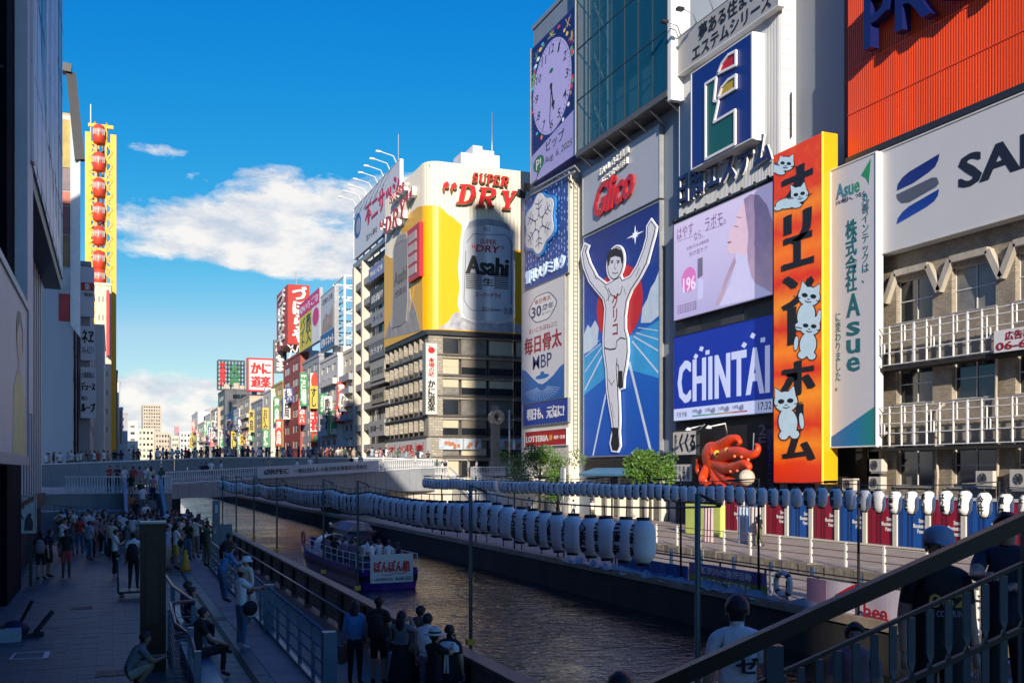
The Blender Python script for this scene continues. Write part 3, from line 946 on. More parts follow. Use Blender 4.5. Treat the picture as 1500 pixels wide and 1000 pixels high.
for i in range(6):
 a = R(90 + i * 60); ex = lambda q, da=0: (cx + RA * q * math.cos(a + da), cy - RB * q * math.sin(a + da))
 r.line(mb, [ex(.25), ex(.85)], .12, .262, .268)
 for q in (.5, .68): r.line(mb, [ex(q), ex(q + .13, R(17))], .1, .262, .269); r.line(mb, [ex(q), ex(q + .13, R(-17))], .1, .262, .2695)
 b0, b1 = R(90 + i * 60), R(90 + i * 60 + 30)
 r.line(mb, [(cx + RA * .36 * math.cos(b0), cy - RB * .36 * math.sin(b0)), (cx + RA * .2 * math.cos(b1), cy - RB * .2 * math.sin(b1)), (cx + RA * .36 * math.cos(b0 + R(60)), cy - RB * .36 * math.sin(b0 + R(60)))], .08, .262, .2705)
mb.build('crest_lines', M('crest_navy', S(40, 50, 110), .5, var=0), sb)
text(r.sub(.05, .80, .95, .94), '雪印メグミルク', M('letter_ice', S(200, 220, 240), .4, var=0, emit=.2), sb, d0=.02, d1=.2, bold=.02)
mk, r = board('milk_board', 'white board with red characters and a blue splash at its foot', FS, 765, 827, 429, 592, M('board_white', (.66, .65, .66), .4, var=.04), 'sign', .18, frame=m_steel)
m_dred = M('letter_dark_red', S(150, 30, 45), .5, var=0); m_nav = M('letter_navy', S(30, 50, 110), .5, var=0); m_bs = gradient_mat('splash_blue', [(0, S(30, 90, 160)), (.5, S(40, 110, 180)), (1, S(20, 60, 130))], 2, 0, 8)
mb = MB(); r.poly(mb, [(0, .69), (.1, .71), (.25, .78), (.40, .84), (.5, .855), (.6, .84), (.75, .80), (.9, .74), (1, .72), (1, 1), (0, 1)], .003, .010); mb.build('splash', m_bs, mk)
mb = MB()
for i in range(17):
 a = R(200 + i * 8.5); r.line(mb, [(.5 + .12 * math.cos(a), .86 - .05 * math.sin(a)), (.5 + .45 * math.cos(a), .86 - .17 * math.sin(a) * .8)], .035, .011, .013 + i * .0001)
r.poly_ell(mb, .5, .795, .19, .030, .011, .0145, 24)
mb.build('splash_rays', M('ray_white', S(190, 215, 235), .5, var=0), mk)
mb = MB(); r.poly_ell(mb, .5, .79, .16, .020, .0152, .0185, 24); r.poly_ell(mb, .5, .765, .05, .020, .0188, .021, 14); mb.build('drop', m_bs, mk)
def badge(mul, d0, d1):
 mb = MB(); r.poly(mb, [(.5 + .31 * mul * math.cos(R(i * 7.5)) * (1 + .08 * math.cos(4 * R(i * 7.5))), .20 - .125 * mul * math.sin(R(i * 7.5)) * (1 + .06 * math.cos(4 * R(i * 7.5) + 3.1))) for i in range(48)], d0, d1); return mb
badge(1, .003, .008).build('badge', m_nav, mk); badge(.94, .0085, .012).build('badge_face', m_white, mk)
text(r.sub(.24, .17, .48, .265), '30', m_nav, mk, d0=.013, d1=.017, bold=.03); text(r.sub(.50, .18, .76, .235), '周年', m_nav, mk, d0=.013, d1=.017, bold=.015)
text(r.sub(.32, .115, .70, .155), '毎日骨太', m_dred, mk, d0=.013, d1=.017, bold=.01); text(r.sub(.50, .243, .76, .268), 'ありがとう', m_nav, mk, d0=.013, d1=.017)
text(r.sub(.18, .352, .84, .395), 'まいにちほねぶと', m_dred, mk, d0=.004, d1=.010)
text(r.sub(.06, .42, .94, .575), '毎日骨太', m_dred, mk, d0=.004, d1=.012, bold=.03)
text(r.sub(.27, .60, .72, .715), 'MBP', m_nav, mk, d0=.011, d1=.016, bold=.005)
st, r = board('slogan_strip', 'blue strip sign with white brush lettering under the white milk board', FS, 766, 832, 593, 624, M('strip_blue', S(20, 60, 150), .4, var=.05), 'sign', .25, frame=m_steel)
text(r.sub(.10, .22, .92, .78), '明日も、元気に!', m_white, st, bold=.03, shear=.1)
st, r = board('burger_sign', 'red strip sign with white capitals above the left tree', FS, 769, 830, 633, 654, M('strip_red', S(176, 22, 26), .4, var=.05), 'sign', .25, frame=m_white)
text(r.sub(.03, .30, .58, .72), 'LOTTERIA', m_white, st, bold=.04)
text(r.sub(.72, .38, .96, .62), '10:45〜21:30', m_white, st)
mb = MB(); r.poly_ell(mb, .64, .5, .035, .2, .004, .02, 12); mb.build('emblem', M('gold_print', S(220, 170, 60), .5, var=0), st)
# right bank: second building (blue emblem, pink screen, blue screen)
FE = Face('X', 40.0)
Ye1 = onX(993, 600, 40).y; Ye0 = onX(1142, 600, 40).y
m_corr = M('corrugated_white', (.60, .61, .62), .5, var=.08, scale=.4, streak=6)
eb = thing('screen_building', 'white ribbed building stacked with an emblem board and two screens', 'building', (50, (Ye0 + Ye1) / 2, .3))
zroof = zof(1142, -40, 40)
MB().box((40.06, Ye0, .3), (41.3, Ye1 - .1, zroof)).build('wall', m_corr, eb)
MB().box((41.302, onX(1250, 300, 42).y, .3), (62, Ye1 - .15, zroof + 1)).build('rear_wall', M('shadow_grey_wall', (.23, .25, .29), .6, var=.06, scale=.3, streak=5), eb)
rib = MB(); yy = Ye0 + .1
zlow = zof(1142, 262, 40)
while yy < Ye1 - .2:
 rib.box((40.0, yy, zlow), (40.059, yy + .06, zroof)); yy += .16
rib.build('ribs', m_corr, eb)
FEy = Face('Y', Ye0)
m_tilew = M('end_wall_panel', (.72, .71, .69), .45, var=.05)
pv = MB().box((0, -.03, 0), (.375, -.001, .93)).mesh('cladding_panel'); pv.materials.append(m_tilew)
z = 12.0
while z < zroof - 1:
 for i in range(3): inst('cladding_panel', pv, eb, Vector((40.09 + i * .395, Ye0, z)) - wloc(eb))
 z += .96
rl = MB(); rl.bar((40.75, Ye0 - .2, zof(1150, 205, 40.7)), (40.75, Ye0 - .2, zof(1150, 140, 40.7)), .08); rl.build('vent_pipe', m_dark, eb)
tb, r = board('headline_band', 'grey headline band with two lines of dark characters at the top of the emblem building', Face('X', 39.5), 993, 1140, 56, 110.5, M('band_grey', (.40, .39, .37), .5, var=.06, scale=.4, streak=4), 'sign', .5, frame=m_white)
text(r.sub(.24, .10, .93, .50), '夢ある住まいの', m_black, tb, bold=.01, d0=.01, d1=.05)
text(r.sub(.17, .54, .95, .92), 'エステムシリーズ', m_black, tb, bold=.01, d0=.01, d1=.05)
for k in range(3):
 p = r.fc.p(r.u0 + .4 + k * 2.2, r.v1, 0)
 lm = thing('sign_lamp', ['small arm lamp over the left end of the grey headline band', 'small arm lamp second from the left over the grey headline band', 'small arm lamp third from the left over the grey headline band'][k], 'lamp', p, 'arm lamps over the headline band')
 MB().tube([p, p + Vector((-.3, 0, .7)), p + Vector((-1.3, 0, .9))], .05, 6).build('arm', m_steel, lm)
 MB().obox(p + Vector((-1.4, 0, .82)), .25, .2, .1, 0, 0).build('lamp_head', m_dark, lm)
FB = Face('X', 39.0)
em, r = board('emblem_board', 'deep blue board with an outlined emblem in green, yellow and red', FB, 1013.5, 1100.5, 109, 247.5, M('emblem_blue', S(18, 44, 120), .4, var=.08, scale=.3), 'sign', .2)
bx = MB(); r.box(bx, -1.05, -.202, .12); bx.build('box_frame', m_white, em)
ed = MB()
for s_ in ((-.015, -.012, -.001, 1.012), (1.001, -.012, 1.02, 1.012), (-.0, -.012, 1.0, -.001), (0, 1.001, 1, 1.012)): r.sub(*s_).box(ed, -.2, .03)
ed.build('edge', m_white, em)
def pe(x, y):
 u, v = FB.uv(980 + x / 3.03, y / 3.03); return ((u - r.u0) / r.w, (r.v1 - v) / r.h)
shapes = [([(168,708),(168,375),(215,345),(205,450),(225,450),(205,545),(298,490),(298,640)], M('emblem_green', S(22, 92, 84), .4, var=.05)),
   ([(222,330),(240,285),(270,245),(302,228),(302,290)], m_red),
   ([(222,440),(240,390),(270,355),(302,335),(302,392)], M('emblem_yellow', S(190, 160, 30), .4, var=.05))]
for pts, mt in shapes:
 mb = MB(); r.poly(mb, [pe(*p) for p in pts], .03, .06); mb.build('emblem_panel', mt, em)
ol = MB()
for pts, _m in shapes: r.line(ol, [pe(*p) for p in pts] + [pe(*pts[0])], .17, .02, .16)
ol.build('emblem_outline', M('outline_white', (.8, .79, .78), .4, var=.03), em)
FN = Face('X', 39.9)
nr_ = FN.rect(996, 1133, 272, 300); nr_.v1 = FN.uv(996, 258)[1]
nm = thing('name_letters', 'navy standing letters of the company name under the emblem board', 'sign', FN.p(nr_.u0, nr_.v0))
n_u0, n_v0 = FN.uv(996, 302); n_u1, _ = FN.uv(1133, 215); n_v1 = FN.uv(996, 257)[1]
text(Rect(FN, n_u0, n_v0, n_u1, n_v1), '日商エステム', M('letter_face_navy', S(30, 40, 90), .4, var=.05), nm, bold=.03, d0=.17, d1=.20)
text(Rect(FN, n_u0, n_v0, n_u1, n_v1), '日商エステム', m_white, nm, 'letter_body', bold=.025, d0=.0, d1=.168)
FSc = Face('X', 39.4)
m_lp = gradient_mat('screen_pink', [(0, S(180, 172, 212)), (.5, S(200, 190, 224)), (1, S(210, 196, 224))], 2, 0, 8.5, emit=.30)
ps, r = board('portrait_screen', 'pale lilac screen with a long-haired profile and a pink round badge', FSc, 987.3, 1132.7, 329.3, 470, m_lp, 'screen', .4, frame=m_dark, fm=.08)
def psn(x, y):
 u, v = FSc.uv(970 + x / 4.167, 240 + y / 4.167); return (min(max((u - r.u0) / r.w, .004), .996), min(max((r.v1 - v) / r.h, .004), .996))
hair = [(500,215),(540,185),(590,190),(640,250),(676,350),(678,600),(676,788),(640,770),(600,745),(570,730),(545,690),(525,600),(520,520),(528,430),(515,330)]
mb = MB(); r.poly(mb, [psn(*p) for p in hair], .0125, .016); r.poly(mb, [psn(*p) for p in [(445,560),(452,600),(430,660),(400,720),(385,790),(345,870),(330,850),(360,780),(385,700),(410,640)]], .0125, .016); mb.build('picture_hair', gradient_mat('screen_hair', [(0, S(196, 168, 186)), (.5, S(168, 144, 172)), (1, S(142, 124, 156))], 2, 0, 8, emit=.25, noise=.8), ps)
mb = MB(); r.poly(mb, [psn(*p) for p in [(500,230),(470,280),(450,330),(440,370),(425,395),(402,430),(412,445),(398,475),(405,500),(396,530),(420,552),(455,545),(440,620),(420,720),(350,860),(520,830),(560,740),(530,600),(525,480),(520,330)]], .004, .008); mb.build('picture_skin', M('screen_skin', S(222, 192, 206), .5, var=.06, emit=.30), ps)
mb = MB(); r.poly(mb, [psn(*p) for p in [(450,545),(520,560),(560,720),(640,770),(676,792),(400,858),(340,870),(410,740),(440,640)]], .0084, .012); mb.build('picture_dress', M('screen_dress', S(205, 200, 232), .5, var=.05, emit=.3), ps)
mb = MB(); r.line(mb, [psn(440,380), psn(465,385)], .06, .0085, .012); r.line(mb, [psn(455,325), psn(485,330)], .05, .0085, .0125); r.line(mb, [psn(402,480), psn(420,478)], .12, .0085, .013); mb.build('picture_features', M('screen_feature', S(150, 96, 120), .5, var=0, emit=.2), ps)
m_pink = M('screen_badge', S(214, 120, 186), .5, var=.04, emit=.3)
mb = MB(); c_ = psn(163, 705); r.poly_ell(mb, c_[0], c_[1], .082, .125, .004, .009, 32); mb.build('badge', m_pink, ps)
m_pw = M('screen_white_text', S(236, 224, 240), .5, var=0, emit=.3); m_pp = M('screen_purple_text', S(130, 96, 140), .5, var=0, emit=.1)
a = psn(128, 700); b = psn(203, 765); text(r.sub(a[0], a[1], b[0], b[1]), '196', m_pw, ps, d0=.010, d1=.014, bold=.02)
mb = MB()
a = psn(92, 395); b = psn(190, 470); add_text(mb, r.sub(a[0], a[1], b[0], a[1] + .125), 'はやす', .004, .009)
a = psn(195, 400); b = psn(250, 440); add_text(mb, r.sub(a[0], a[1] + .03, b[0], a[1] + .12), 'なら、', .004, .009)
a = psn(262, 330); b = psn(388, 400); add_text(mb, r.sub(a[0], a[1], b[0], a[1] + .14), 'ラボモ。', .004, .009)
r.line(mb, [psn(92, 476), psn(190, 440)], .03, .004, .0095); r.line(mb, [psn(262, 410), psn(372, 372)], .03, .004, .0095)
a = psn(150, 508); add_text(mb, r.sub(a[0], a[1], a[0] + .24, a[1] + .035), '女性のための育毛剤', .004, .009)
a = psn(165, 540); add_text(mb, r.sub(a[0], a[1], a[0] + .20, a[1] + .05), '分け目ケア', .004, .009)
for k in range(4): a = psn(92, 868 + k * 14); add_text(mb, r.sub(a[0], a[1], a[0] + .22, a[1] + .015), '効果効能頭皮保護', .004, .009)
mb.build('lettering', m_pp, ps, kind='stuff')
mb = MB(); a = psn(217, 580); b = psn(248, 680); r.poly(mb, [(a[0], a[1]), (b[0], a[1] + .0), (b[0], b[1]), (a[0], b[1] + .02)], .0092, .012); mb.build('picture_bottle_cap', M('screen_cap', S(120, 116, 140), .5, var=.1, emit=.2), ps)
mb = MB(); a = psn(217, 684); b = psn(248, 805); r.poly(mb, [(a[0], a[1] + .02), (b[0], b[1] - .16), (b[0], b[1] + .02), (a[0], b[1] + .035)], .0092, .012); mb.build('picture_bottle', M('screen_bottle', S(200, 200, 232), .5, var=.05, emit=.3), ps)
sr = MB(); r.sub(-.01, -.045, 1.01, -.02).box(sr, -.5, .1)
for k in range(9): r.sub(.02 + k * .118, -.06, .035 + k * .118, -.0195).box(sr, .1, .2)
sr.build('top_rail', m_dark, ps)
dk = MB(); dr = Face('X', 39.95).rect(990, 1136, 470, 505); dr.box(dk, -.1, .04); dk.build('dark_storey', m_dark, eb)
for a0, a1 in ((.12, .28), (.50, .72)): mb = MB(); dr.sub(a0, .1, a1, .9).box(mb, .041, .06); mb.build('panel', M('storey_panel', (.06, .06, .065), .6, var=.3), eb)
cs, r = board('blue_screen', 'bright blue screen with big white capitals and a white weather strip below', FSc, 987.3, 1132.7, 494.7, 616.4, M('screen_royal', S(14, 46, 150), .5, var=.06, scale=.4, emit=.35), 'screen', .4, frame=m_dark, fm=.08)
m_sw = M('screen_letters', S(196, 206, 238), .5, var=.03, emit=.3)
mb = MB(); r.sub(0, .86, 1, 1).box(mb, .003, .008); mb.build('weather_strip', m_sw, cs)
text(r.sub(.05, .30, .965, .80), 'CHINTAI', m_sw, cs, d0=.003, d1=.012, bold=.032, spacing=1.12)
mb = MB()
for a, b, rot in ((.25, .275, .1), (.31, .20, .35), (.375, .255, .75), (.74, .255, .1), (.82, .175, .2), (.91, .24, .75)):
 q = .028; r.poly(mb, [(a + q * math.cos(rot + R(90 * i)) , b - q * 1.25 * math.sin(rot + R(90 * i))) for i in range(4)], .003, .012)
mb.build('tumbling_squares', m_sw, cs)
mb = MB(); add_text(mb, r.sub(.03, .90, .15, .965), '天気予報', .009, .013); add_text(mb, r.sub(.87, .885, .985, .965), '17:32', .009, .013, bold=.005)
for k, t_ in enumerate(('9時', '12時', '15時', '18時')): add_text(mb, r.sub(.21 + k * .14, .885, .265 + k * .14, .93), t_, .009, .013)
mb.build('lettering', M('screen_ink', S(40, 40, 70), .5, var=0), cs)
mb = MB()
for k in range(4): r.poly_ell(mb, .29 + k * .14, .925, .026, .026, .009, .012, 14); r.poly_ell(mb, .30 + k * .14, .91, .016, .022, .0122, .0135, 12)
mb.build('cloud_icon', M('screen_cloud', S(130, 140, 170), .5, var=0, emit=.2), cs)
for k, c_ in enumerate((S(60, 170, 160), S(120, 190, 120), S(210, 170, 60), S(200, 80, 60))):
 mb = MB(); r.sub(.21 + k * .14, .955, .35 + k * .14, .97).box(mb, .009, .012); mb.build('temperature_bar', M('temp_bar_%d' % k, c_, .5, var=0), cs)
og = thing('octopus_shop', 'dark shop front with stacked signs under the blue screen', 'shop', (40, (Ye0 + Ye1) / 2, .3))
mb = MB(); dr = Face('X', 39.9).rect(990, 1140, 617, 790); dr.box(mb, -.1, .02); mb.build('wall', M('dark_shop_front', (.016, .014, .014), .6, var=.4), og)
mb = MB(); q = Face('X', 39.7).rect(1113, 1124, 622, 655); m_pl_ = M('pale_letters', S(120, 120, 126), .5, var=0); text(q.sub(0, 0, 1, .46), '2', m_pl_, og, d0=0, d1=.1); text(q.sub(0, .54, 1, 1), 'F', m_pl_, og, d0=0, d1=.1)
vb, r = board('vertical_shop_sign', 'narrow navy vertical sign with pale characters left of the orange tower sign', Face('X', 39.4), 1123, 1133, 628, 712, M('vertical_navy', S(20, 34, 80), .5, var=.05), 'sign', .15)
text(r.sub(.15, .08, .85, .9), 'くくるたこ', M('pale_blue_print', S(90, 120, 170), .5, var=0), vb, vert=True)
kk, r = board('brush_sign', 'small white sign with bold black brush characters left of the octopus', Face('X', 38.9), 986, 1021, 632, 666, M('sign_ivory', (.62, .58, .52), .5, var=.08), 'sign', .2, frame=m_dark)
text(r.sub(.28, .12, .92, .88), 'くくる', m_black, kk, bold=.04, rise=.0); text(r.sub(.05, .12, .18, .9), '本家たこ', m_black, kk, vert=True)
k2, r = board('paper_notice_board', 'pale notice board with vertical characters below the black brush sign', Face('X', 38.6), 986, 1012, 680, 704, M('notice_white', (.55, .53, .5), .6, var=.1), 'sign', .1)
for q in range(4): text(r.sub(.08 + q * .23, .1, .24 + q * .23, .9), ['明石焼', 'たこ焼', '名物鉄', '本店営'][q], m_black, k2, vert=True)
for k, (a, b, c_) in enumerate((((1020, 635), (1032, 622), (1008, 628)), ((1066, 640), (1062, 620), (1038, 625)))):
 p0, p1, p2 = onX(a[0], a[1], 39.6), onX(b[0], b[1], 38.4), onX(c_[0], c_[1], 37.6)
 l = thing('arm_lamp', ['white arm lamp reaching out over the black brush sign', 'white arm lamp reaching out over the octopus head'][k], 'lamp', p0, 'white arm lamps over the octopus shop')
 MB().tube([p0, p1, p1.lerp(p2, .6), p2], .055, 6).build('arm', m_white, l); MB().lathe([(.08, .1), (.2, -.05), (.22, -.12)], p2, 10).build('lamp_head', m_white, l)
m_oct = M('octopus_red', S(224, 70, 22), .42, var=.25, scale=1.6, coat=.15, bump=.3, bscale=6)
oc = thing('octopus_sculpture', 'giant glossy red octopus sculpture holding a white ball over the shop front', 'sculpture', onX(1065, 712, 38.4))
XO = 37.9
def skin_blob(chains, name, mat, parent, levels=2):
 me = bpy.data.meshes.new(name); vs = []; es = []; rad = []
 for ch in chains:
  prev = None
  for item in ch:
   if isinstance(item, int): prev = item; continue
   p, r_ = item; vs.append(p); rad.append(r_)
   if prev is not None: es.append((prev, len(vs) - 1))
   prev = len(vs) - 1
 off = wloc(parent)
 me.from_pydata([Vector(v) - off for v in vs], es, [])
 o = bpy.data.objects.new(name, me); COL.objects.link(o)
 sk = o.modifiers.new('s', 'SKIN');
 for i, r_ in enumerate(rad):
  d = me.skin_vertices[0].data[i]
  d.radius = (r_, r_) if isinstance(r_, (int, float)) else r_
  d.use_root = i == 0
 sk.use_smooth_shade = True
 su = o.modifiers.new('u', 'SUBSURF'); su.levels = su.render_levels = levels
 dg = bpy.context.evaluated_depsgraph_get()
 m2 = bpy.data.meshes.new_from_object(o.evaluated_get(dg))
 bpy.data.objects.remove(o); bpy.data.meshes.remove(me)
 m2.name = name; m2.materials.clear(); m2.materials.append(mat)
 for p in m2.polygons: p.use_smooth = True
 o = bpy.data.objects.new(name, m2); COL.objects.link(o); o.parent = parent
 return o
def po(px, py, dx=0.0): return onX(px, py, XO + dx)
skin_blob([[(po(1048, 664), 1.0), (po(1044, 656), .92), (po(1047, 647), .6)],
   [0, (po(1058, 668, -.3), .75), (po(1070, 664, -.8), .5), (po(1084, 662, -1.1), .40), (po(1097, 667, -1.2), .33), (po(1108, 664, -1.2), .26), (po(1112, 655, -1.1), .19), (po(1107, 650, -1.0), .12)],
   [0, (po(1052, 680, -.3), .62), (po(1064, 686, -.9), .44), (po(1078, 684, -1.3), .36), (po(1090, 678, -1.5), .3), (po(1098, 682, -1.6), .24), (po(1097, 690, -1.6), .16)],
   [0, (po(1044, 682, -.3), .6), (po(1034, 692, -.7), .42), (po(1028, 702, -.9), .34), (po(1034, 710, -1.0), .27), (po(1044, 706, -1.0), .2), (po(1042, 699, -1.0), .12)],
   [0, (po(1056, 690, -.5), .52), (po(1064, 701, -.9), .38), (po(1076, 708, -1.2), .3), (po(1088, 706, -1.4), .24), (po(1094, 712, -1.4), .16)],
   [0, (po(1048, 692, -.4), .5), (po(1050, 704, -.9), .36), (po(1058, 712, -1.1), .28), (po(1068, 713, -1.1), .2)],
   [0, (po(1036, 672, -.1), .5), (po(1027, 678, -.2), .34), (po(1022, 687, -.3), .26), (po(1025, 695, -.3), .15)],
   [0, (po(1060, 652, -.3), .5), (po(1070, 643, -.5), .34), (po(1080, 641, -.5), .25), (po(1085, 648, -.5), .17), (po(1080, 652, -.5), .1)]], 'body', m_oct, oc)
for a, b in ((1050, 664), (1066, 660)):
 e_ = MB(); e_.ball(po(a, b, -1.02), .24); e_.build('eye', M('octopus_eye', S(226, 190, 70), .2, var=.1), oc)
 e_ = MB(); e_.ball(po(a + 1, b, -1.24), .09); e_.build('pupil', m_black, oc)
su_ = MB()
for a, b in ((1076, 668), (1086, 669), (1096, 673), (1070, 690), (1080, 689), (1089, 684), (1034, 704), (1070, 709), (1080, 711)): su_.ball(po(a, b, -1.5), .10, .10, .10, 8, 5)
su_.build('suckers', M('sucker_pale', S(226, 130, 90), .4, var=.1), oc, kind='stuff')
bl = MB(); bl.ball(po(1094, 699, -1.9), .5, .5, .5, 14, 9); bl.build('ball', M('ball_white', S(206, 190, 170), .5, var=.3, scale=4), oc)
sk_ = MB(); sk_.bar(po(1103, 662, -1.1), po(1104, 634, -1.0), .05); sk_.build('skewer', m_steel, oc)
pl = MB(); pl.box(po(1025, 714, -1.6), po(1110, 720, 1.4)); pl.build('base', m_dark, oc)
# orange tower sign
FO = Face('X', 38.2)
m_or = gradient_mat('screen_orange', [(0, S(190, 40, 14)), (.06, S(205, 52, 10)), (.13, S(222, 124, 20)), (.20, S(196, 38, 12)), (.30, S(224, 132, 24)), (.38, S(200, 40, 10)), (.46, S(226, 120, 20)), (.54, S(190, 30, 12)), (.62, S(222, 128, 26)), (.70, S(196, 36, 12)), (.80, S(224, 110, 18)), (.88, S(200, 46, 12)), (.95, S(220, 120, 24)), (1, S(196, 52, 16))], 2, 0, 17.5, emit=.45, noise=.06)
orr, r = board('orange_tower_sign', 'tall orange and red banded screen sign with heavy black kana and a yellow side', FO, 1133.5, 1204, 228, 706, m_or, 'sign', .1, frame=None)
mb = MB(); mb.box(FO.p(r.u0, r.v0 - .05, -1.1), FO.p(r.u1 + .04, r.v1 + .05, -.102)); mb.build('cabinet', M('cabinet_yellow', S(226, 170, 20), .4, var=.06), orr)
mb = MB(); mb.box(FO.p(r.u1 + .002, r.v0 - .05, -.10), FO.p(r.u1 + .042, r.v1 + .05, .03)); mb.build('edge_strip', M('edge_yellow', S(250, 210, 60), .4, var=.02, emit=.3), orr)
def ppo(px, py):
 u, v = FO.uv(px, py); return ((u - r.u0) / r.w, (r.v1 - v) / r.h)
bk_ = MB()
for ch, (xl, xr, yt, yb) in zip('オリエントホム', ((1146, 1188, 254, 312), (1150, 1187, 318, 362), (1147, 1190, 352, 398), (1147, 1190, 408, 456), (1156, 1190, 452, 506), (1146, 1192, 533, 582), (1148, 1192, 630, 675))):
 a, b = ppo(xl, yt), ppo(xr, yb); add_text(bk_, r.sub(a[0], a[1], b[0], ppo(xl, yb)[1]), ch, .004, .03, bold=.07); dw = .022; add_text(bk_, r.sub(a[0] + dw, a[1] - .002, b[0] + dw, ppo(xl, yb)[1] - .002), ch, .005, .031, bold=.04)
a = ppo(1166, 592); r.sub(a[0], a[1], a[0] + .16, a[1] + .055).box(bk_, .004, .03)
bk_.build('lettering', m_black, orr)
m_pale = M('screen_pale_blue', S(176, 198, 208), .5, var=.08, emit=.3)
def cat_print(cx, cy, s, tilt, flip=1, lying=False):
 """a plain generic cat: outline, pale body, head with ears, dark eyes; s = head radius in photograph pixels"""
 def q(x, y):
  c, n = math.cos(tilt), math.sin(tilt); X = cx + s * (flip * x * c - y * n); Y = cy + s * (flip * x * n + y * c)
  return tuple(min(max(w, .012), .985) for w in ppo(X, Y))
 ell = lambda x, y, a, b, n=20: [(x + a * math.cos(R(i * 360 / n)), y + b * math.sin(R(i * 360 / n))) for i in range(n)]
 if lying: shapes_ = [ell(-1.6, .75, 1.5, .62), ell(-2.9, 1.1, .5, .3, 12), ell(-.6, 1.25, .6, .28, 12)]
 else: shapes_ = [ell(0, 1.9, .85, 1.25), ell(-.5, 3.05, .42, .4, 12), ell(.5, 3.05, .42, .4, 12), ell(1.25, 1.9, .2, .75, 12)]
 shapes_ += [ell(0, 0, 1.05, .92), [(-.95, -.3), (-.85, -1.35), (-.25, -.8)], [(.95, -.3), (.85, -1.35), (.25, -.8)]]
 for k, g in enumerate((1.0, 0)):
  mb = MB()
  for i, sh in enumerate(shapes_):
   m_ = Vector((sum(p[0] for p in sh) / len(sh), sum(p[1] for p in sh) / len(sh)))
   sh2 = [tuple(m_ + (Vector(p) - m_) * (1 + .12 / max(.35, (Vector(p) - m_).length))) for p in sh] if g else sh
   r.poly(mb, [q(*p) for p in sh2], .032 + .008 * k, .038 + .008 * k + i * .0004)
  mb.build('picture_cat', m_black if g else m_pale, orr)
 mb = MB()
 for x in (-.42, .42): r.poly(mb, [q(*p) for p in ell(x, -.05, .30, .22, 12)], .05, .054)
 for ln in ([(-.1, .3), (.1, .3)], [(-.3, .5), (0, .6), (.3, .5)], [(-1.5, .2), (-.8, .3)], [(1.5, .2), (.8, .3)]):
  r.line(mb, [q(*p) for p in ln], .06, .05, .0535)
 mb.build('picture_cat_face', m_black, orr)
cat_print(1172, 285, 12, -.2, 1, True); cat_print(1186, 434, 15, .15); cat_print(1187, 478, 14, .1, -1); cat_print(1152, 588, 16, -.1); cat_print(1152, 240, 11, .1, 1, True)
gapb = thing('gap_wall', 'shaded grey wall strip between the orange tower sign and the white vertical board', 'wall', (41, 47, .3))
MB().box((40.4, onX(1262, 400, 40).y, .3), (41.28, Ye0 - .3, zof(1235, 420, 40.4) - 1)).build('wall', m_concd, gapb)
# white vertical board
FA = Face('X', 38.8)
va, r = board('vertical_white_board', 'tall white vertical board with teal characters and a blue green corner', FA, 1217.5, 1283, 251, 654, M('board_white2', (.62, .61, .63), .4, var=.03), 'sign', .45, frame=m_white, fm=.07)
def pva(px, py):
 u, v = FA.uv(px, py); return ((u - r.u0) / r.w, (r.v1 - v) / r.h)
m_teal = M('teal_print', S(18, 104, 112), .5, var=0); m_nvp = M('navy_print', S(30, 40, 84), .5, var=0)
mb = MB(); r.poly(mb, [(0, .965), (1, .865), (1, 1), (0, 1)], .003, .008); mb.build('corner_print', gradient_mat('corner_gradient', [(0, S(20, 90, 170)), (.5, S(20, 120, 170)), (1, S(30, 140, 110))], 1, 2.2, -2.2), va)
mb = MB(); r.poly(mb, [(.68, .058), (.90, .012), (.85, .10), (.79, .075)], .003, .008); mb.build('arrow_print', gradient_mat('arrow_gradient', [(0, S(20, 110, 150)), (1, S(40, 150, 90))], 2, 0, 16), va)
text(r.sub(.12, .058, .66, .112), 'Asue', gradient_mat('wordmark_gradient', [(0, S(20, 90, 180)), (1, S(70, 160, 80))], 1, 2, -1), va, bold=.02)
text(r.sub(.12, .115, .80, .132), 'いい明日へ、つなぐ。', m_nvp, va)
text(r.sub(.70, .125, .86, .435), '丸善インテックは、', m_teal, va, vert=True)
text(r.sub(.34, .20, .60, .455), '株式会社', m_teal, va, vert=True, bold=.02)
mb = MB()
for ch, b0, b1 in (('A', .462, .545), ('s', .562, .612), ('u', .624, .674), ('e', .686, .738)): add_text(mb, r.sub(.36, b0, .66, b1), ch, .003, .01, bold=.03)
mb.build('lettering', m_teal, va)
text(r.sub(.10, .52, .23, .80), 'に変わりました。', m_teal, va, vert=True)
# red ribbed building with the big white sign, brick building below
Yr1 = onX(1248, 300, 40).y
FR = Face('X', 39.6)
rbt = thing('red_ribbed_building', 'orange red ribbed metal facade with navy standing letters at the upper right', 'building', (48, 38, 17))
zr0 = zof(1248, 229, 39.6); Yr0 = 24.0
m_rr = M('red_ribbed_metal', S(248, 84, 30), .45, var=.14, scale=.35, streak=6)
MB().box((39.75, Yr0, zr0), (60, Yr1, 44)).build('wall', m_rr, rbt)
sheet_h = 2.55; z = zr0; row = 0
ribm = {}
while z < 40:
 mb = MB(); yy = Yr1 - .02
 while yy > Yr0:
  mb.box((39.70, yy - .09, z + .02), (39.749, yy, z + sheet_h - .02)); yy -= .17
 mb.box((39.66, Yr0, z + sheet_h - .05), (39.70, Yr1, z + sheet_h + .0));
 mb.build('ribbed_sheet', m_rr, rbt); z += sheet_h; row += 1
pl_ = Face('X', 39.0)
u0, v0 = pl_.uv(1267, 76); u1, _ = pl_.uv(1650, 0); v1 = pl_.uv(1267, -6)[1]
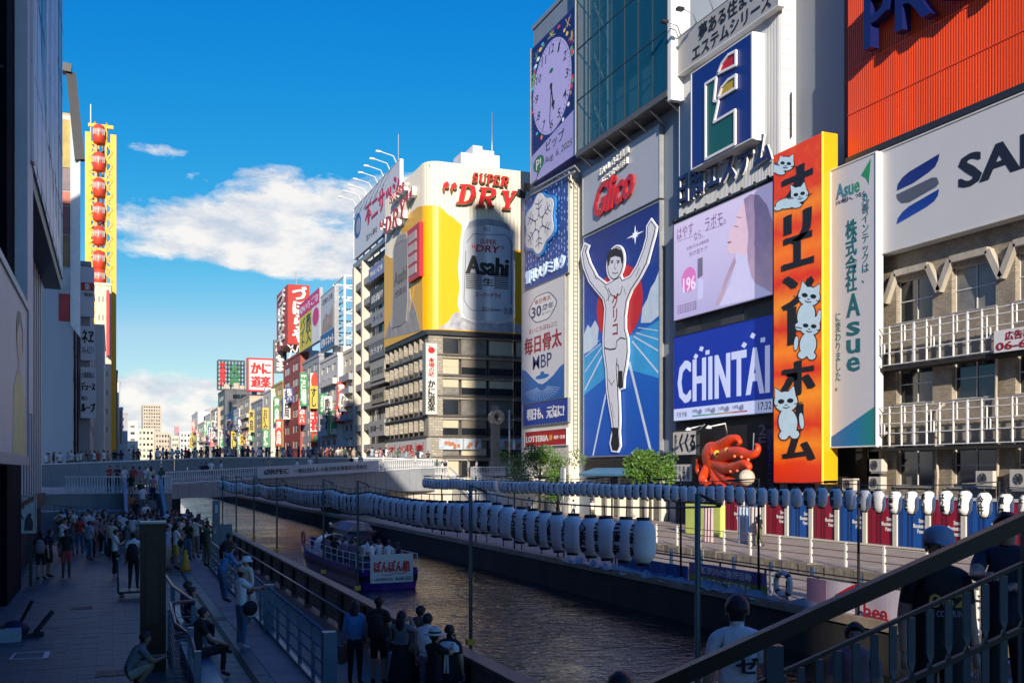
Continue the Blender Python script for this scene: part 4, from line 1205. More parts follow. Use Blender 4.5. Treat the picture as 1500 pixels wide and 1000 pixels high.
mb = MB(); add_text(mb, Rect(pl_, u0, v0, u1, v1), 'PROMIS', -.5, .1, bold=.01); mb.build('lettering', M('letter_navy_face', S(20, 28, 90), .4, var=.05), rbt)
mb = MB(); mb.box((39.5, Yr0, zr0 - .35), (40.2, Yr1, zr0 - .01)); mb.build('lower_trim', m_dark, rbt)
FW = Face('X', 39.2)
ws, r = board('wide_white_sign', 'wide white sign with a blue and grey striped emblem and black capitals', FW, 1287.3, 1640, 225, 372, M('sign_panel_white', (.60, .60, .60), .35, var=.03, scale=.3), 'sign', .7, frame=m_frame_w, fm=.08)
def pw_(x, y):
 u, v = FW.uv(1220 + x / 3.571, 120 + y / 3.571); return ((u - r.u0) / r.w, (r.v1 - v) / r.h)
m_lb1 = gradient_mat('emblem_blue_gradient', [(0, S(16, 70, 170)), (1, S(10, 22, 90))], 2, 0, 5); m_lg = gradient_mat('emblem_grey_gradient', [(0, S(150, 154, 166)), (1, S(84, 90, 106))], 1, -8, 2)
for pts, mt in (([(335,570),(340,535),(365,500),(400,470),(558,376),(552,410),(535,445),(500,475),(420,530)], m_lb1), ([(332,590),(520,500),(545,500),(556,530),(540,550),(400,630),(360,635),(338,615)], m_lg), ([(334,745),(340,715),(365,680),(400,650),(556,560),(550,595),(530,625),(490,655)], gradient_mat('emblem_blue_gradient2', [(0, S(20, 90, 200)), (1, S(10, 30, 110))], 2, 0, 3))):
 mb = MB(); r.poly(mb, [pw_(*p) for p in pts], .003, .012); mb.build('emblem', mt, ws)
a = pw_(662, 400); b0 = pw_(662, 565); text(r.sub(a[0], a[1] - .01, a[0] + .88, b0[1]), 'SANKYO', M('letter_ink', (.012, .012, .02), .4, var=0), ws, bold=.04)
FK = Face('X', 40.0)
m_tile = tile_mat('small_wall_tiles', (.40, .335, .25), (.16, .13, .10), .22, .085)
Yb1 = onX(1290, 500, 40).y - .02; Yb0 = 24.2; zb1 = zr0 - .36
bb = thing('tiled_building', 'weathered tan tiled building with white balcony railings and zigzag trim under the wide white sign', 'building', (48, 36, .3))
ops = []; wrows_ = ((413, 474), (536, 592), (652, 711))
def kz(py): return FK.uv(1313, py)[1]
uw0 = FK.uv(1313, 500)[0]; uw1 = FK.uv(1366, 500)[0]; un0 = FK.uv(1394, 500)[0]; un1 = FK.uv(1459, 500)[0]
step = un0 - uw0; wv = uw1 - uw0
for (yt, yb) in wrows_:
 for i in range(5):
  u = uw0 + i * step
  if u + wv > -Yb0: break
  ops.append((u, kz(yb), u + wv * (1.0 if i == 0 else 1.06), kz(yt)))
mb = MB(); wall_face(mb, FK, -Yb1, .3, -Yb0, zb1, ops, .35)
mb.quad((40, Yb0, .3), (62, Yb0, .3), (62, Yb0, zb1), (40, Yb0, zb1)); mb.quad((40, Yb1, .3), (40, Yb1, zb1), (62, Yb1, zb1), (62, Yb1, .3)); mb.quad((40, Yb0, zb1), (62, Yb0, zb1), (62, Yb1, zb1), (40, Yb1, zb1))
mb.build('wall', m_tile, bb)
for o in ops:
 put_window(bb, FK, *o, depth=.30, cols=2, rows=2, frame=m_frame_w, glass=rnd.choice([m_glass, m_glass, m_glass2]), fw=.055)
 s = MB(); s.box(FK.p(o[0] - .08, o[1] - .10, -.3), FK.p(o[2] + .08, o[1] - .001, .10)); s.build('window_sill', m_conc, bb)
zt = MB(); top = kz(wrows_[0][0]) + .42; mid = kz(wrows_[0][0]) - 1.05
for i in range(5):
 u = uw0 + i * step
 pts = [(u - (step - wv) / 2, mid), (u + .12, top), (u + wv - .12, top), (u + wv + (step - wv) / 2, mid)]
 for j in range(3): zt.bar(FK.p(*pts[j], .16), FK.p(*pts[j + 1], .16), .34, .30, up=FK.n)
zt.build('zigzag_trim', M('trim_weathered', (.50, .45, .37), .7, var=.25, streak=3), bb)
for (yt, yb), nm_ in (((481.5, 536), 'upper'), ((597.4, 653), 'lower')):
 FBk = Face('X', 38.95)
 z1 = FBk.uv(1291, yt)[1]; z0 = FBk.uv(1291, yb)[1]
 br = MB(); ua = -Yb1 + .05; ub = -Yb0
 h = z1 - z0
 for q in (0, .32, .58, .84, 1.0): br.box(FBk.p(ua, z0 + q * h - .022, -.03), FBk.p(ub, z0 + q * h + .022, .03))
 u = ua; k = 0
 while u < ub:
  w_ = .026 if k % 4 else .05
  br.box(FBk.p(u - w_, z0 - .03, -.045), FBk.p(u + w_, z1 + .05, .045))
  if k % 4 == 1: br.box(FBk.p(u + .28, z0 + .30 * h, -.035), FBk.p(u + .315, z0 + .86 * h, .04)); br.box(FBk.p(u + .48, z0 + .30 * h, -.035), FBk.p(u + .515, z0 + .56 * h, .04))
  if k % 4 == 3: br.box(FBk.p(u + .22, z0 + .56 * h, -.035), FBk.p(u + .255, z0 + 1.0 * h, .04))
  u += .88; k += 1
 br.box(FBk.p(ua - .04, z0 - .05, -1.0), FBk.p(ua + .04, z0 + .04, .03)); br.box(FBk.p(ua - .04, z1 - .05, -1.0), FBk.p(ua + .04, z1 + .04, .03))
 br.build('balcony_railing', m_white, bb)
 MB().box(FK.p(ua, z0 - .28, .002), FK.p(ub, z0 - .10, .98)).build('balcony_floor', m_concd, bb)
pp = MB()
for px, ya, yb in ((1460, 520, 735), (1372, 600, 735), (1290, 640, 735)):
 a = onX(px, ya, 39.8); b = onX(px, yb, 39.8)
 pp.tube([a + Vector((0, -.5, .25)), a, a.lerp(b, .4) + Vector((0, .06, 0)), a.lerp(b, .7) + Vector((0, -.08, 0)), b], .07, 6)
pp.build('drain_pipe', M('pipe_beige', (.52, .44, .33), .6, var=.2), bb)
pn, r = board('phone_sign', 'white sign with red characters and a phone number on the upper balcony', Face('X', 38.8), 1456, 1545, 485, 517, m_white, 'sign', .08)
text(r.sub(.2, .1, .8, .5), '広告募集', m_dred, pn, bold=.02); text(r.sub(.04, .55, .95, .92), '06-6261-0000'[:7] + '', m_dred, pn, bold=.02)
def aircon(px, py, X, lab, sc_=1.0):
 p = onX(px, py, X)
 t = thing('air_conditioner', lab, 'air conditioner', p)
 MB().box(p + Vector((0, 0, 0)), p + Vector((.42, .92 * sc_, .68 * sc_))).build('casing', M('aircon_ivory', (.58, .55, .48), .5, var=.12), t)
 g = MB(); c_ = p + Vector((-.02, .55 * sc_, .34 * sc_))
 for rr in (.10, .18, .26):
  pts = [c_ + Vector((0, rr * math.cos(R(i * 22.5)), rr * math.sin(R(i * 22.5)))) for i in range(17)]
  g.tube(pts, .012, 4, cap=False)
 for i in range(6): g.bar(c_, c_ + Vector((0, .27 * math.cos(R(i * 60)), .27 * math.sin(R(i * 60)))), .02)
 g.build('fan_grille', m_dark, t)
 MB().box(p + Vector((.02, .05, -.12)), p + Vector((.4, .85 * sc_, -.002))).build('bracket', m_steel, t)
 return t
for a in ((1291, 690, 39.3, 'upper beige air conditioner below the white vertical board'), (1290, 716, 39.2, 'lower right beige air conditioner below the white vertical board'), (1250, 718, 39.2, 'lower left beige air conditioner beside the orange tower sign'), (1454, 712, 39.5, 'beige air conditioner under the window at the right of the tiled building', 1.1), (1512, 716, 39.4, 'large beige air conditioner at the right edge of the tiled building', 1.35)):
 aircon(*a)
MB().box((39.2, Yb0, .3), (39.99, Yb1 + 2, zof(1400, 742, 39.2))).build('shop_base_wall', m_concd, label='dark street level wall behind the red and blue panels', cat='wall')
# red and blue light box panels along the terrace
FPn = Face('X', 36.0)
zt_, zb_ = zof(1400, 728, 36.0), .32
m_crim = M('panel_crimson', S(150, 14, 48), .5, var=.12, scale=.8, streak=8); m_crim2 = M('panel_crimson_dark', S(96, 8, 32), .5, var=.1)
m_blu = M('panel_blue', S(16, 84, 160), .5, var=.12, scale=.8, streak=8); m_blu2 = M('panel_blue_dark', S(10, 48, 110), .5, var=.1)
m_pf = M('panel_frame_cream', (.62, .59, .50), .5, var=.08)
uu = FPn.uv(1060, 750)[0]; k = 0
pw2 = 2.12
spans = []
while uu < FPn.uv(1600, 750)[0]:
 spans.append(uu); uu += pw2 + .02
words = ['farthest', 'second', 'third', 'fourth', 'fifth', 'sixth', 'seventh', 'eighth', 'ninth', 'tenth', 'eleventh', 'twelfth', 'thirteenth', 'fourteenth']
for k, u in enumerate(spans):
 red = k % 2 == 0
 t = thing('light_box_panel', '%s street panel in a cream frame, %s in the row from the lime hoarding' % ('crimson' if red else 'blue', words[k] if k else 'first'), 'panel', FPn.p(u + pw2 / 2, zb_), 'red and blue panels along the terrace')
 rr = Rect(FPn, u, zb_, u + pw2, zt_)
 mb = MB(); rr.sub(.06, .05, .94, .93).box(mb, -.12, 0); mb.build('panel', m_crim if red else m_blu, t)
 mb = MB()
 for a0, a1 in ((.10, .16), (.19, .215), (.36, .42), (.47, .54), (.80, .86)): rr.sub(a0, .05, a1, .93).box(mb, .001, .006)
 mb.build('stripe', m_crim2 if red else m_blu2, t)
 mb = MB()
 for s_ in ((0, 0, .06, 1), (.94, 0, 1, 1), (.06, 0, .94, .05), (.06, .93, .94, 1)): rr.sub(*s_).box(mb, -.2, .08)
 mb.build('frame', m_pf, t)
 mb = MB()
 for q, w_ in enumerate(('Street', 'Illuminated', 'Panels.')):
  wid = (.22, .38, .26)[q]; add_text(mb, rr.sub(.93 - wid, .40 + q * .095, .93, .475 + q * .095), w_, .007, .012, bold=.03)
 mb.build('lettering', m_white, t)
# corner building with the wrap-around beer sign (beyond the bridge)
AX, AY = 32.0, 105.0
FAl, FAr = Face('X', AX), Face('Y', AY)
STZ = 3.6                                       # street level at the bridge
ZT = onY(640, 236, AY).z; ZB = onY(640, 483, AY).z
YA1 = onX(565, 400, AX).y
bld = thing('beer_sign_building', 'office building wrapped by a yellow and cream beer sign with silver cans', 'building', (45, 115, STZ))
m_bcl = tile_mat('beige_stone_tiles', (.40, .36, .29), (.2, .18, .15), .6, .3, bump=.1)
m_brown = M('brown_steel', (.14, .12, .10), .5, metal=.2, var=.2)
m_blind = M('beige_blind', (.55, .48, .34), .7, var=.1)
X0, Y0 = AX + .6, AY + .6
MB().box((X0 + .5, Y0 + .5, STZ), (60, 124, ZB + 1)).build('core', M('core_dark', (.05, .05, .052), .6, var=.3), bld)
nf = 7
fh = (ZB - STZ - .3) / nf
Fl, Fr = Face('X', X0), Face('Y', Y0)
for f in range(nf):
 z0 = STZ + f * fh
 MB().box((X0 - .15, Y0 - .15, z0 + fh - .45), (60, 124, z0 + fh - .15)).build('floor_band', m_bcl if f % 2 else m_conc, bld)
 MB().box((X0 - .4, Y0 - .4, z0 + fh - .149), (60, 124, z0 + fh)).build('ledge', m_brown, bld)
 for i in range(5):
  u = X0 + .3 + i * 3.3
  if u > 52: break
  w = put_window(bld, Fr, u, z0 + .05, u + 3.1, z0 + fh - .46, depth=.06, cols=1, rows=1, frame=m_brown, glass=rnd.choice([m_glass, m_glass2, m_blind, m_glass]), fw=.07)
  if f in (1, 2, 4, 5) and i < 3:
   MB().box((u + .1, Y0 + .02, z0 + fh * .40), (u + 3.0, Y0 + .055, z0 + fh - .5)).build('blind', m_blind if i == 0 or f == 4 else M('blind_dim', (.2, .17, .13), .7, var=.1), bld)
 for i in range(8):
  y = Y0 + .3 + i * 2.15
  put_window(bld, Fl, -(y + 1.95), z0 + .05, -y, z0 + fh - .46, depth=.06, cols=1, rows=1, frame=m_brown, glass=rnd.choice([m_glass, m_glass, m_glass2]), fw=.07)
  MB().box((X0 - .55, y + 1.95, z0 + fh * .25), (X0 - .05, y + 2.15, z0 + fh - .46)).build('fin', m_bcl, bld)
MB().box((X0 - .25, Y0 - .25, STZ), (X0 + 1.4, Y0 + 1.2, ZB)).build('corner_pier', m_bcl, bld)
MB().box((AX, AY, ZB - .5), (60, 123, ZB - .02)).build('sign_soffit', m_dark, bld)
m_sc = M('sign_cream', (.72, .66, .53), .5, var=.12, scale=.35, streak=8)
def path(s, d=0.0):
 """s metres along the sign's wall: negative = left face, positive = right face, rounded corner at 0"""
 rr = 1.6
 q = rr * math.pi / 4
 if s < -q: return Vector((AX - d, AY + rr + (-s - q), 0))
 if s > q: return Vector((AX + rr + (s - q), AY - d, 0))
 a = (s + q) / (2 * q) * math.pi / 2
 return Vector((AX + rr - (rr + d) * math.cos(a), AY + rr - (rr + d) * math.sin(a), 0))
SL, SR = -(YA1 - AY), 15.0
def band(ss, lo, hi, d0, d1, ribs=False):
 mb = MB(); n = len(ss)
 base = len(mb.v)
 for i, s in enumerate(ss):
  e = (.05 if (i % 2 and ribs) else 0)
  for z, d in ((lo(s), d1 + e), (hi(s), d1 + e)):
   p = path(s, d); p.z = z; mb.v.append(p)
 for i in range(n - 1):
  a = base + 2 * i; mb._f([a, a + 2, a + 3, a + 1])
 for k in (0, 1):      # edges going back
  b2 = len(mb.v)
  for i, s in enumerate(ss):
   p = path(s, d0); p.z = (lo, hi)[k](s); mb.v.append(p)
  for i in range(n - 1):
   q = [base + 2 * i + k, base + 2 * i + 2 + k, b2 + i + 1, b2 + i]
   mb._f(q if k else q[::-1])
 return mb
def frange(a, b, st):
 out = []; x = a
 while x < b: out.append(x); x += st
 return out + [b]
band(frange(SL, SR, .22), lambda s: ZB, lambda s: ZT - max(0, .0), -.8, 0, True).build('sign_wall', m_sc, bld)
MB().box((AX + .4, AY + .4, ZT - .6), (59, YA1, ZT - .3)).build('roof', m_conc, bld)
def sR(px, py=400): return onY(px, py, AY).x - AX - 1.6 + 1.6 * math.pi / 4
def sL(px, py=400): return -(onX(px, py, AX).y - AY - 1.6 + 1.6 * math.pi / 4)
def zR(px, py): return onY(px, py, AY).z
def zL(px, py): return onX(px, py, AX).z
ytop = [(SL, zL(565, 373)), (sL(576), zL(576, 378)), (sL(596), zL(596, 318)), (sL(612), zL(612, 304)), (0, zR(634, 300)), (sR(642), zR(642, 302)), (sR(660), zR(660, 317)), (sR(678), zR(678, 331)), (sR(684), zR(684, 345)), (sR(752), zR(752, 366)), (sR(768), zR(768, 368)), (SR, zR(775, 368))]
def interp(s):
 for i in range(len(ytop) - 1):
  if ytop[i][0] <= s <= ytop[i + 1][0]:
   t = (s - ytop[i][0]) / (ytop[i + 1][0] - ytop[i][0]); t = t * t * (3 - 2 * t) * .5 + t * .5
   return ytop[i][1] + (ytop[i + 1][1] - ytop[i][1]) * t
 return ytop[-1][1]
band(frange(SL, SR, .3), lambda s: ZB + .02, interp, .05, .10).build('yellow_sheet', M('sign_yellow', S(240, 178, 4), .4, var=.10, scale=.3, streak=8), bld)
rR = FAr.rect(641, 764, 245, 483); rR.v0, rR.v1 = ZB, ZT; rR.h = ZT - ZB
rL = FAl.rect(565, 618, 300, 500); rL.v0, rL.v1 = ZB, ZT; rL.h = ZT - ZB
def nR(px, py):
 u, v = FAr.uv(px, py); return ((u - rR.u0) / rR.w, (rR.v1 - v) / rR.h)
def nL(px, py):
 u, v = FAl.uv(px, py); return ((u - rL.u0) / rL.w, (rL.v1 - v) / rL.h)
def z4(x, y): return 500 + x / 3.333, 200 + y / 3.333
m_ice = M('printed_ice', (.42, .43, .47), .5, var=.5, scale=.9)
def cans(rr, nn, ice, halo, can, lid, mset, d):
 for nm_, pts, dd, mt in (('ice_print', ice, d, mset[0]), ('can_halo', halo, d + .01, mset[1]), ('can_print', can, d + .07, mset[2]), ('can_lid', lid, d + .10, mset[3])):
  mb = MB(); rr.poly(mb, [nn(*z4(*p)) for p in pts], .10, .12 + dd); mb.build(nm_, mt, bld)
m_can = gradient_mat('can_silver', [(0, (.42, .45, .50)), (.10, (.78, .80, .82)), (.24, (.56, .60, .66)), (.5, (.50, .56, .64)), (.62, (.32, .38, .46)), (.72, (.60, .65, .72)), (.9, (.46, .52, .58)), (1, (.30, .34, .40))], 0, -6.4, -.7, rough=.4)
cans(rR, nR, [(470,938),(520,905),(545,865),(575,855),(600,880),(640,900),(700,905),(760,915),(800,900),(850,905),(875,925),(875,960),(640,948)],
 [(585,880),(566,820),(575,740),(568,640),(578,520),(590,425),(640,400),(700,400),(770,410),(815,430),(838,480),(842,560),(850,700),(845,800),(850,880),(830,905),(760,915),(640,905)],
 [(590,860),(586,700),(590,520),(598,460),(628,432),(700,418),(770,428),(815,460),(832,510),(838,700),(835,860),(815,890),(750,905),(660,898),(605,885)],
 [(606,455),(622,420),(650,408),(710,404),(770,412),(806,430),(824,462),(790,446),(710,434),(640,440)], (m_ice, M('halo_white', (.66, .67, .68), .5, var=.15, scale=3), m_can, M('can_lid_grey', (.30, .33, .38), .4, var=.25, scale=.5)), .0)
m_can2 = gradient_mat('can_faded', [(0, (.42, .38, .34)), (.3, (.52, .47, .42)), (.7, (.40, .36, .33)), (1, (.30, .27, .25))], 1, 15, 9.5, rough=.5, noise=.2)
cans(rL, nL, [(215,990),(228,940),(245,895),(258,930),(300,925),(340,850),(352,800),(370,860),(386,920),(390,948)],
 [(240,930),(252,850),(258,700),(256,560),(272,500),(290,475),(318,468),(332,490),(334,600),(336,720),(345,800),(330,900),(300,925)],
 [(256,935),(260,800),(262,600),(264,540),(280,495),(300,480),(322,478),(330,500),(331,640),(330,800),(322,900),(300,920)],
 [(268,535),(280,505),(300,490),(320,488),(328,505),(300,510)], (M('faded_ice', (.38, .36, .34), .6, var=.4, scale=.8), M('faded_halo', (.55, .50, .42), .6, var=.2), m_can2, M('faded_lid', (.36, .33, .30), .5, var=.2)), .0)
mb = MB(); rL.poly(mb, [nL(*z4(*p)) for p in [(330,470),(345,600),(340,700),(352,790),(362,720),(378,860),(392,946),(404,944),(402,470)]], .10, .135); mb.build('yellow_drip', M('sign_yellow', (1, 1, 1)), bld)
m_can_k = M('can_black', (.015, .015, .02), .5, var=0); m_can_r = M('can_red', S(176, 24, 40), .5, var=0)
def tR(s_, x0, y0, x1, y1, mt, d=.20, d2=.215, **k):
 a = nR(*z4(x0, y0)); b = nR(*z4(x0, y1)); c = nR(*z4(x1, y0))
 return text(rR.sub(a[0], a[1], c[0], b[1]), s_, mt, bld, d0=d, d1=d2, **k)
tR('SUPER', 675, 500, 752, 524, m_can_r, bold=.01, shear=.1)
tR('DRY', 652, 528, 772, 562, m_can_r, bold=.02, shear=.15); tR('“', 634, 524, 650, 545, m_can_r); tR('”', 776, 536, 792, 556, m_can_r)
tR('Asahi', 606, 580, 812, 672, m_can_k, bold=.045, shear=.05)
tR('生', 688, 690, 738, 728, m_can_k, bold=.02); tR('スーパードライ', 650, 758, 776, 784, m_can_r, bold=.02)
tR('生ビール━━', 684, 830, 770, 852, m_can_k); tR('辛口', 690, 440, 722, 464, m_can_k)
mb = MB()
for k in range(9):
 y = 668 + k * 9
 for x0, x1 in ((606, 682), (744, 812)):
  a = nR(*z4(x0, y)); b = nR(*z4(x1, y)); rR.line(mb, [a, (b[0], a[1])], .10, .20, .21)
mb.build('can_small_print', m_can_k, bld)
mb = MB(); pts = [(605,560),(596,800),(622,840),(640,850),(800,850),(826,815),(826,520),(800,482),(640,478),(608,520)]
rR.line(mb, [nR(*z4(*p)) for p in pts], .07, .20, .21); mb.build('can_label_outline', M('outline_grey', (.12, .13, .15), .5, var=0), bld)
mb = MB(); a = nR(*z4(812, 850)); rR.poly_ell(mb, a[0], a[1], .062, .043, .20, .215, 24); mb.build('round_mark', M('mark_pale', (.5, .53, .58), .5, var=0), bld)
tR('お酒', 792, 834, 832, 868, m_can_k, d=.22, d2=.23)
def serif(rr, nn, ch, x0, y0, x1, y1, rise, d0, d1, mt, sl=.22, grow_=0.0):
 """slanted slab capitals in enlargement coordinates; rise = how far the baseline drops from x0 to x1"""
 st = {'D': [[(.02,0),(.5,0),(.86,.1),(1,.45),(.86,.9),(.5,1),(.02,1),(.02,.93),(.14,.93),(.14,.07),(.02,.07)], [(.38,.1),(.38,.9),(.5,.9),(.66,.8),(.74,.45),(.66,.2),(.5,.1)]],
   'R': [[(.02,0),(.6,0),(.9,.1),(.96,.28),(.86,.46),(.68,.53),(.9,.93),(1,.93),(1,1),(.72,1),(.44,.55),(.38,.55),(.38,.93),(.5,.93),(.5,1),(.02,1),(.02,.93),(.14,.93),(.14,.07),(.02,.07)], [(.38,.1),(.38,.46),(.56,.46),(.7,.4),(.72,.22),(.6,.1)]],
   'Y': [[(0,0),(.48,0),(.48,.07),(.38,.07),(.58,.43),(.76,.07),(.64,.07),(.64,0),(1,0),(1,.07),(.9,.07),(.64,.58),(.64,.93),(.78,.93),(.78,1),(.26,1),(.26,.93),(.4,.93),(.4,.58),(.1,.07),(0,.07)]],
   'S': [[(.9,.02),(.9,.34),(.82,.34),(.7,.1),(.45,.08),(.28,.18),(.3,.3),(.5,.38),(.8,.46),(.95,.62),(.95,.8),(.8,.95),(.5,1),(.2,.96),(.12,1),(.06,.98),(.06,.64),(.14,.64),(.24,.86),(.5,.92),(.7,.86),(.72,.72),(.55,.62),(.25,.54),(.06,.4),(.06,.2),(.2,.05),(.5,0),(.75,.04),(.82,.02)]],
   'U': [[(0,0),(.42,0),(.42,.07),(.32,.07),(.32,.7),(.42,.88),(.58,.9),(.76,.82),(.8,.66),(.8,.07),(.68,.07),(.68,0),(1,0),(1,.07),(.9,.07),(.9,.7),(.8,.92),(.54,1),(.24,.95),(.1,.75),(.1,.07),(0,.07)]],
   'P': [[(.02,0),(.6,0),(.9,.1),(.97,.3),(.88,.5),(.6,.6),(.38,.6),(.38,.93),(.52,.93),(.52,1),(.02,1),(.02,.93),(.14,.93),(.14,.07),(.02,.07)], [(.38,.1),(.38,.51),(.56,.51),(.7,.44),(.73,.28),(.66,.14),(.56,.1)]],
   'E': [[(.02,0),(.92,0),(.95,.28),(.86,.28),(.7,.09),(.38,.09),(.38,.44),(.56,.44),(.6,.32),(.68,.32),(.68,.64),(.6,.64),(.56,.53),(.38,.53),(.38,.91),(.72,.91),(.88,.7),(.97,.7),(.92,1),(.02,1),(.02,.93),(.14,.93),(.14,.07),(.02,.07)]],
   'q': [[(.45,0),(.8,.05),(1,.3),(.9,.55),(.6,.6),(.4,.5),(.3,.8),(.35,1),(.15,.9),(.0,.55),(.1,.2)]],
   'p': [[(.55,1),(.2,.95),(0,.7),(.1,.45),(.4,.4),(.6,.5),(.7,.2),(.65,0),(.85,.1),(1,.45),(.9,.8)]]}[ch]
 def mp(p):
  px_ = x0 + (p[0] + sl * (1 - p[1])) * (x1 - x0) / (1 + sl); py_ = y0 + p[1] * (y1 - y0) + rise * (px_ - x0)
  return nn(*z4(px_, py_))
 out = [mp(p) for p in st[0]]
 mb = mt
 if len(st) > 1:          # cut a key slot so that the counter is a real hole
  hole = [mp(p) for p in st[1]]
  out = out[:] + [out[0]] + [hole[0]] + hole[1:][::1] + [hole[0]]
  a = sum(out[i][0] * out[(i + 1) % len(out)][1] - out[(i + 1) % len(out)][0] * out[i][1] for i in range(len(st[0])))
  def area(q): return sum(q[i][0] * q[(i + 1) % len(q)][1] - q[(i + 1) % len(q)][0] * q[i][1] for i in range(len(q)))
  o1 = [mp(p) for p in st[0]]
  if area(o1) * area(hole) > 0: hole.reverse()
  best = min(((abs(a_[0] - b_[0]) + abs(a_[1] - b_[1]), i, j) for i, a_ in enumerate(o1) for j, b_ in enumerate(hole)))
  _, i, j = best
  o1 = o1[i:] + o1[:i]; hole = hole[j:] + hole[:j]
  out = o1 + [o1[0]] + hole + [hole[0]]
 rr.poly(mb, out, d0, d1)
red, gold = MB(), MB()
for mb_, off, d0, d1 in ((gold, 3, .12, .55), (red, 0, .56, .62)):
 for ch, x0, y0, x1, y1 in (('S', 628, 182, 662, 228), ('U', 660, 186, 702, 232), ('P', 698, 190, 736, 236), ('E', 730, 195, 768, 241), ('R', 764, 200, 812, 247)): serif(rR, nR, ch, x0 + off, y0 + off, x1 + off, y1 + off, .05, d0, d1, mb_)
 for ch, x0, y0, x1, y1 in (('q', 484, 226, 520, 274), ('q', 522, 231, 558, 278), ('D', 550, 238, 658, 332), ('R', 646, 254, 756, 346), ('Y', 756, 270, 852, 358)): serif(rR, nR, ch, x0 + off, y0 + off * 1.6, x1 + off, y1 + off * 1.6, .03, d0, d1, mb_)
gold.build('letter_edge', M('letter_gold', S(150, 110, 60), .4, var=.1), bld); red.build('lettering', m_red, bld)
red, gold = MB(), MB()
for mb_, off, d0, d1 in ((gold, 0, .12, .68), (red, 0, .69, .74)):
 for i, ch in enumerate('SUPER'): serif(rL, nL, ch, 262 + i * 15, 292 - i * 15, 278 + i * 15, 332 - i * 15, -.6, d0, d1, mb_)
 for ch, x0, y0, x1, y1 in (('q', 214, 418, 224, 458), ('q', 226, 408, 236, 450), ('D', 236, 402, 276, 478), ('R', 272, 364, 310, 452), ('Y', 306, 322, 344, 412), ('p', 344, 268, 358, 318), ('p', 360, 250, 376, 304)): serif(rL, nL, ch, x0, y0, x1, y1, -.5, d0, d1, mb_)
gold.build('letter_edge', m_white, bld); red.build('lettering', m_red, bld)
tl = MB()
for s_, y0, y1 in (('Asahi', 668, 735), ('生', 760, 790)):
 a = nL(*z4(266, y0)); b = nL(*z4(266, y1)); c = nL(*z4(328, y0)); add_text(tl, rL.sub(a[0], a[1], c[0], b[1]), s_, .20, .21, bold=.03, rise=.0)
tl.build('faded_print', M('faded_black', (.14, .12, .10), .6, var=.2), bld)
mb = MB(); q = [nL(*z4(*p)) for p in [(345,465),(405,432),(408,690),(350,716)]]; rL.poly(mb, [q[0], (q[1][0], q[0][1]), (q[1][0], q[3][1]), q[3]], .12, .55); mb.build('red_box', m_red, bld)
sb_ = Rect(FAl, *rL.at(q[0][0] + .015, q[3][1] - .02), *rL.at(q[1][0] - .06, q[0][1] + .02))
for k in range(4):
 mb = MB(); sb_.sub(.08, .05 + k * .24, .92, .23 + k * .24).box(mb, .55, .60); mb.build('red_box_panel', M('box_panel_pale', (.52, .42, .38), .5, var=.2), bld)
rf = MB()
for k, (a, b, c_) in enumerate(((672, 690, 226), (690, 704, 215), (704, 722, 221), (722, 731, 228))):
 p0 = onY(a + .3, c_, AY + 6); p1 = onY(b, c_, AY + 6); rf.box((p0.x, AY + 5.2 + k * .21, ZT - .3), (p1.x, AY + 8 + k * .3, p0.z))
rf.build('roof_plant', m_white, bld)
for px in (660, 715, 737): p = onY(px, 240, AY + 3); MB().ball((p.x, AY + 3, ZT + .0), .9, .9, .7).build('roof_dome', m_white, bld)
mb = MB(); p = onY(723, 240, AY + 6); mb.tube([(p.x, AY + 6.5, ZT), (p.x, AY + 6.5, onY(723, 165, AY + 6.5).z)], [.14, .05], 6); mb.build('mast', m_steel, bld)
vs, r = board('corner_vertical_board', 'tall white board with red and black characters on the corner of the beer sign building', Face('Y', AY + .1), 624, 640, 502, 606, M('board_ivory', (.66, .63, .58), .5, var=.05), 'sign', 1.2, frame=m_frame)
text(r.sub(.22, .20, .78, .48), '本場の味', m_red, vs, vert=True, bold=.02); text(r.sub(.15, .52, .85, .96), 'かに道楽', m_black, vs, vert=True, bold=.04)
mb = MB(); r.poly_ell(mb, .5, .10, .32, .045, .004, .03, 16); r.poly(mb, [(.3, .06), (.2, .03), (.45, .05)], .0045, .029); mb.build('emblem', m_red, vs)
cb, r = board('crab_board', 'white board with two red crabs at the foot of the beer sign building', Face('X', AX - .3), 567, 625, 648, 672, M('board_ivory', (1, 1, 1)), 'sign', .5, frame=m_frame)
text(r.sub(.32, .22, .68, .72), 'かに道楽', m_red, cb, bold=.03)
for c_ in (.14, .84):
 mb = MB(); r.poly_ell(mb, c_, .45, .055, .16, .004, .03, 14)
 for k in range(8):
  a = R(-50 + (k % 4) * 33); sx = 1 if k < 4 else -1
  r.line(mb, [(c_ + sx * .04, .45), (c_ + sx * (.05 + .035 * math.cos(a)), .45 - .22 * math.sin(a)), (c_ + sx * (.05 + .05 * math.cos(a * .6)), .45 - .36 * math.sin(a))], .09, .004 + k * .001, .028)
 mb.build('crab_print', m_red, cb)
for a0, a1 in ((643, 678), (679, 705), (731, 764)):
 r = Face('Y', AY + .2).rect(a0, a1, 642, 658)
 t = thing('food_photo_board', 'pale blue food photo strip, %s above the street beside the bridge' % ('leftmost' if a0 == 643 else 'middle one' if a0 == 679 else 'rightmost'), 'sign', r.fc.p(r.u0, r.v0))
 mb = MB(); r.box(mb, -.3, 0); mb.build('panel', M('photo_strip', (.45, .52, .58), .5, var=.4, scale=1.3), t)
 mb = MB()
 for k in range(7): r.poly_ell(mb, rnd.uniform(.2, .9), rnd.uniform(.3, .8), .08, .2, .003, .01 + k * .001, 8)
 mb.build('food_print', M('photo_food', (.45, .18, .10), .5, var=.6, scale=4), t)
